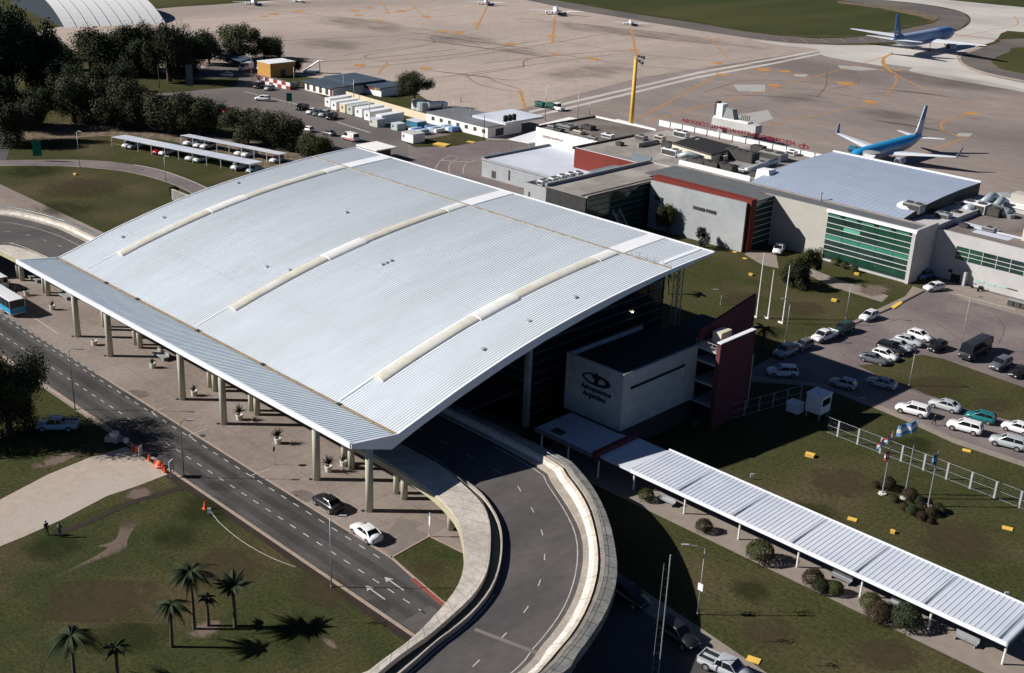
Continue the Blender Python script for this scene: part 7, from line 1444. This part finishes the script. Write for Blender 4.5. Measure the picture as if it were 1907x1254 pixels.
# ------------------------------------------------------------------ carports
def carport(label, fl, fr, br, bl, z, nbay, cars):
    P = [G(*q, z) for q in (fl, fr, br, bl)]; o = P[0]; d = (P[1]-P[0]); L = d.length; a = math.atan2(d.y, d.x); dep = max(3.2, abs((P[3]-P[0]).dot(Vector((-math.sin(a), math.cos(a), 0)))))
    t = thing('carport', label, 'carport', (o.x, o.y, 0), a, 'long carports on the lawn')
    for k in range(nbay):
        b = MB(); b.add([(L*k/nbay+.05, 0, z), (L*(k+1)/nbay-.05, 0, z), (L*(k+1)/nbay-.05, dep, z-.25), (L*k/nbay+.05, dep, z-.25), (L*k/nbay+.05, 0, z-.1), (L*(k+1)/nbay-.05, 0, z-.1), (L*(k+1)/nbay-.05, dep, z-.35), (L*k/nbay+.05, dep, z-.35)], [(0, 1, 2, 3), (7, 6, 5, 4), (0, 4, 5, 1), (1, 5, 6, 2), (2, 6, 7, 3), (3, 7, 4, 0)]); b.build('roof_sheet', 'roof_pale', t)
    for k in range(nbay+1):
        MB().tube([(L*k/nbay, .1, 0), (L*k/nbay, .1, z-.1)], .09, 6).build('post', 'pole_white', t); MB().tube([(L*k/nbay, dep-.1, 0), (L*k/nbay, dep-.1, z-.35)], .09, 6).build('post', 'pole_white', t)
    for k, (f, c, lb) in enumerate(cars):
        p = Vector((o.x, o.y, 0))+Vector((math.cos(a), math.sin(a), 0))*L*f+Vector((-math.sin(a), math.cos(a), 0))*dep*.5
        car('hatch' if k % 2 else 'suv', c, 0, 0, 0, 0, lb, group='cars under the carports', world=(p.x, p.y, .0), ang=a-PI/2)
    g_ = thing('x', 'x', 'x') if False else None
    return t
carport('nearer long carport with white posts and a line of cars beneath', (207, 255), (465, 306), (489, 298.5), (232, 249), 2.5, 10, [(.09, 'car_white', 'white car first under the nearer carport'), (.12, 'car_silver', 'silver car beside the first one under the nearer carport'), (.32, 'car_red', 'red car under the nearer carport'), (.36, 'car_white', 'white car right of the red one under the nearer carport'), (.56, 'car_white', 'white car in the middle of the nearer carport'), (.61, 'car_white', 'white car just right of the middle of the nearer carport'), (.88, 'car_white', 'white car near the right end of the nearer carport'), (.98, 'car_lightblue', 'pale blue car at the right end of the nearer carport')])
carport('farther long carport in front of the round trees', (336, 252), (520, 288), (544, 281), (353, 249), 2.5, 8, [(.06, 'car_white', 'white car first under the farther carport'), (.16, 'car_white', 'white car second under the farther carport'), (.24, 'car_white', 'white car third under the farther carport'), (.58, 'car_white', 'white car right of the middle of the farther carport'), (.66, 'car_white', 'white car second right of the middle of the farther carport'), (.93, 'car_white', 'white car at the right end of the farther carport')])
bc = thing('blue_carport', 'dark blue roofed carport with white cars beside the large apron tree', 'carport', tuple(G(392, 104)), 0); bc.location.z = 0
P = [G(390, 97, 3), G(450, 115, 3), G(470, 108, 3), G(405, 92, 3)]
MB().prism([(p.x, p.y) for p in P], 2.85, 3.05).build('roof', 'roof_blue', bc, world=True)
for p in P: MB().tube([(p.x, p.y, 0), (p.x, p.y, 2.85)], .12, 6).build('post', 'steel', bc, world=True)
# kerb of yard
o = MB(); 
line('yard_kerb', [(455, 148+25-2), (545, 193), (575, 200)], .5, 'line_white', .06, False); line('yard_kerb', [(628, 228), (690, 248)], .6, 'line_white', .06, False)
line('carport_kerb', [(210, 268), (470, 319)], .3, 'ochre', .06, False)
for pts in ([(808, 320), (820, 300), (838, 290)], [(836, 322), (838, 305), (852, 296)], [(862, 324), (866, 308), (884, 299)]): line('apron_road_mark', pts, .25, 'line_faded', .03)
for i in range(9): line('apron_road_mark', [(823+i*5.6, 298.5+i*.35), (825+i*5.6, 300.0+i*.35)], .9, 'line_faded', .03, False)
line('apron_road_mark', [(832, 289), (856, 293)], .25, 'line_faded', .03, False); line('apron_road_mark', [(842, 303), (866, 307)], .25, 'line_faded', .03, False)
# low wall left of the vaulted roof
g = G(320, 372); t = thing('retaining_wall', 'grey concrete retaining wall emerging beside the vaulted roof', 'wall', (g.x, g.y, 0)); MB().box(0, 26, 0, .4, 0, 2.2).build('wall_panel', 'ramp_grey', t); MB().box(0, 26, -.05, .45, 2.2, 2.3).build('coping', 'ramp_tan', t)
g = G(1908-33, 569); t = thing('trash_bin_row', 'row of dark bins against the pale office block wall', 'bin', (g.x, g.y, 0)); [MB().box(k*1.2, k*1.2+1.0, 0, .8, .1, 1.1).build('bin_body', 'unit_dark', t) for k in range(4)]; MB().box(-.1, 4.8, -.05, .9, 1.1, 1.18).build('lid', 'unit_grey', t)
for i, (x, y, l) in enumerate(((1817, 538, 'white'), (1825, 542, 'dark'))):
    g = G(x, y); t = thing('parked_motorcycle', l+' motorcycle parked against the pale office wall', 'motorcycle', (g.x, g.y, 0), .4+i)
    for wx in (-.65, .65): MB().tube([(wx, -.06, .32), (wx, .06, .32)], .32, 12).build('wheel', 'tyre', t)
    MB().box(-.45, .4, -.14, .14, .4, .85).build('frame', 'cabin_white' if i == 0 else 'car_black', t); MB().box(-.6, .05, -.13, .13, .85, .95).build('seat', 'tyre', t); MB().tube([(.65, 0, .35), (.4, 0, 1.05), (.4, .35, 1.1)], .03, 5).build('handlebar', 'steel', t)
# ================================================================== PEOPLE
def person(px, py, ang, label, top='cloth_dark', legs='cloth_dark', stride=.0, arms=.2, world=None, bend=0.0):
    g = G(px, py); t = thing('person', label, 'person', (g.x, g.y, .03), ang)
    J = [((0, 0, .93), .14, None), ((0, 0, 1.18), .15, 0), ((0, 0, 1.40), .16, 1), ((0, 0, 1.50), .06, 2), ((.01, 0, 1.62), .095, 3), ((0, 0, 1.70), .085, 4),
         ((0, .10, .88), .095, 0), ((stride*.55, .10, .50), .07, 6), ((stride, .10, .09), .05, 7), ((stride+.16, .11, .05), .04, 8),
         ((0, -.10, .88), .095, 0), ((-stride*.35, -.10, .50), .07, 10), ((-stride, -.10, .09), .05, 11), ((-stride+.16, -.11, .05), .04, 12),
         ((0, .20, 1.42), .06, 2), ((-arms*.5, .26, 1.14), .045, 14), ((arms*.3, .27, .90), .035, 15), ((arms*.5, .27, .80), .03, 16),
         ((0, -.20, 1.42), .06, 2), ((arms*.5, -.26, 1.14), .045, 18), ((arms*1.3, -.25, .92), .035, 19), ((arms*1.7, -.24, .84), .03, 20)]
    me = bpy.data.meshes.new('body'); me.from_pydata([(j[0][0]+(j[0][2]-.93)*bend if j[0][2] > .93 else j[0][0], j[0][1], j[0][2]) for j in J], [(i, j[2]) for i, j in enumerate(J) if j[2] is not None], [])
    o = bpy.data.objects.new('body', me); col.objects.link(o)
    md = o.modifiers.new('skin', 'SKIN'); 
    for i, j in enumerate(J): me.skin_vertices[0].data[i].radius = (j[1], j[1])
    me.skin_vertices[0].data[0].use_root = True
    md2 = o.modifiers.new('sub', 'SUBSURF'); md2.levels = 1; md2.render_levels = 1
    dg = bpy.context.evaluated_depsgraph_get(); ev = o.evaluated_get(dg); m2 = bpy.data.meshes.new_from_object(ev); bpy.data.objects.remove(o)
    m2.materials.clear(); [m2.materials.append(M[q]) for q in (legs, top, 'skin', 'hair')]
    for p in m2.polygons:
        z = p.center.z; x, y = p.center.x, p.center.y
        p.material_index = 3 if (z > 1.66 or (z > 1.58 and x < -.02)) else 2 if (z > 1.47 or (abs(y) > .21 and z < .95)) else 1 if z > .92 else 0
        p.use_smooth = True
    q = bpy.data.objects.new('body', m2); col.objects.link(q); q.parent = t
    hr = MB().lathe(0, 0, [(.1, 1.64), (.105, 1.7), (.06, 1.78)], 12).build('hair', 'hair', t, smooth=True); hr.location = ((1.64-.93)*bend, 0, 0)
    return t
person(1739, 793, PI*.9, 'man in dark clothes walking between the white cars on the driveway', stride=.28)
person(88, 997, 0, 'worker in dark clothes standing left at the end of the trench', 'cloth_dark', 'cloth_dark', .05)
person(112, 1001, PI*.8, 'worker in grey clothes standing right at the end of the trench', 'cloth_grey', 'cloth_dark', .08, bend=.15)
person(31, 553, 0, 'person in dark clothes standing behind the city bus', 'cloth_dark', 'cloth_dark', .06)
person(20, 542, 1, 'person in dark clothes near the minibus', 'cloth_dark', 'cloth_dark', .1)
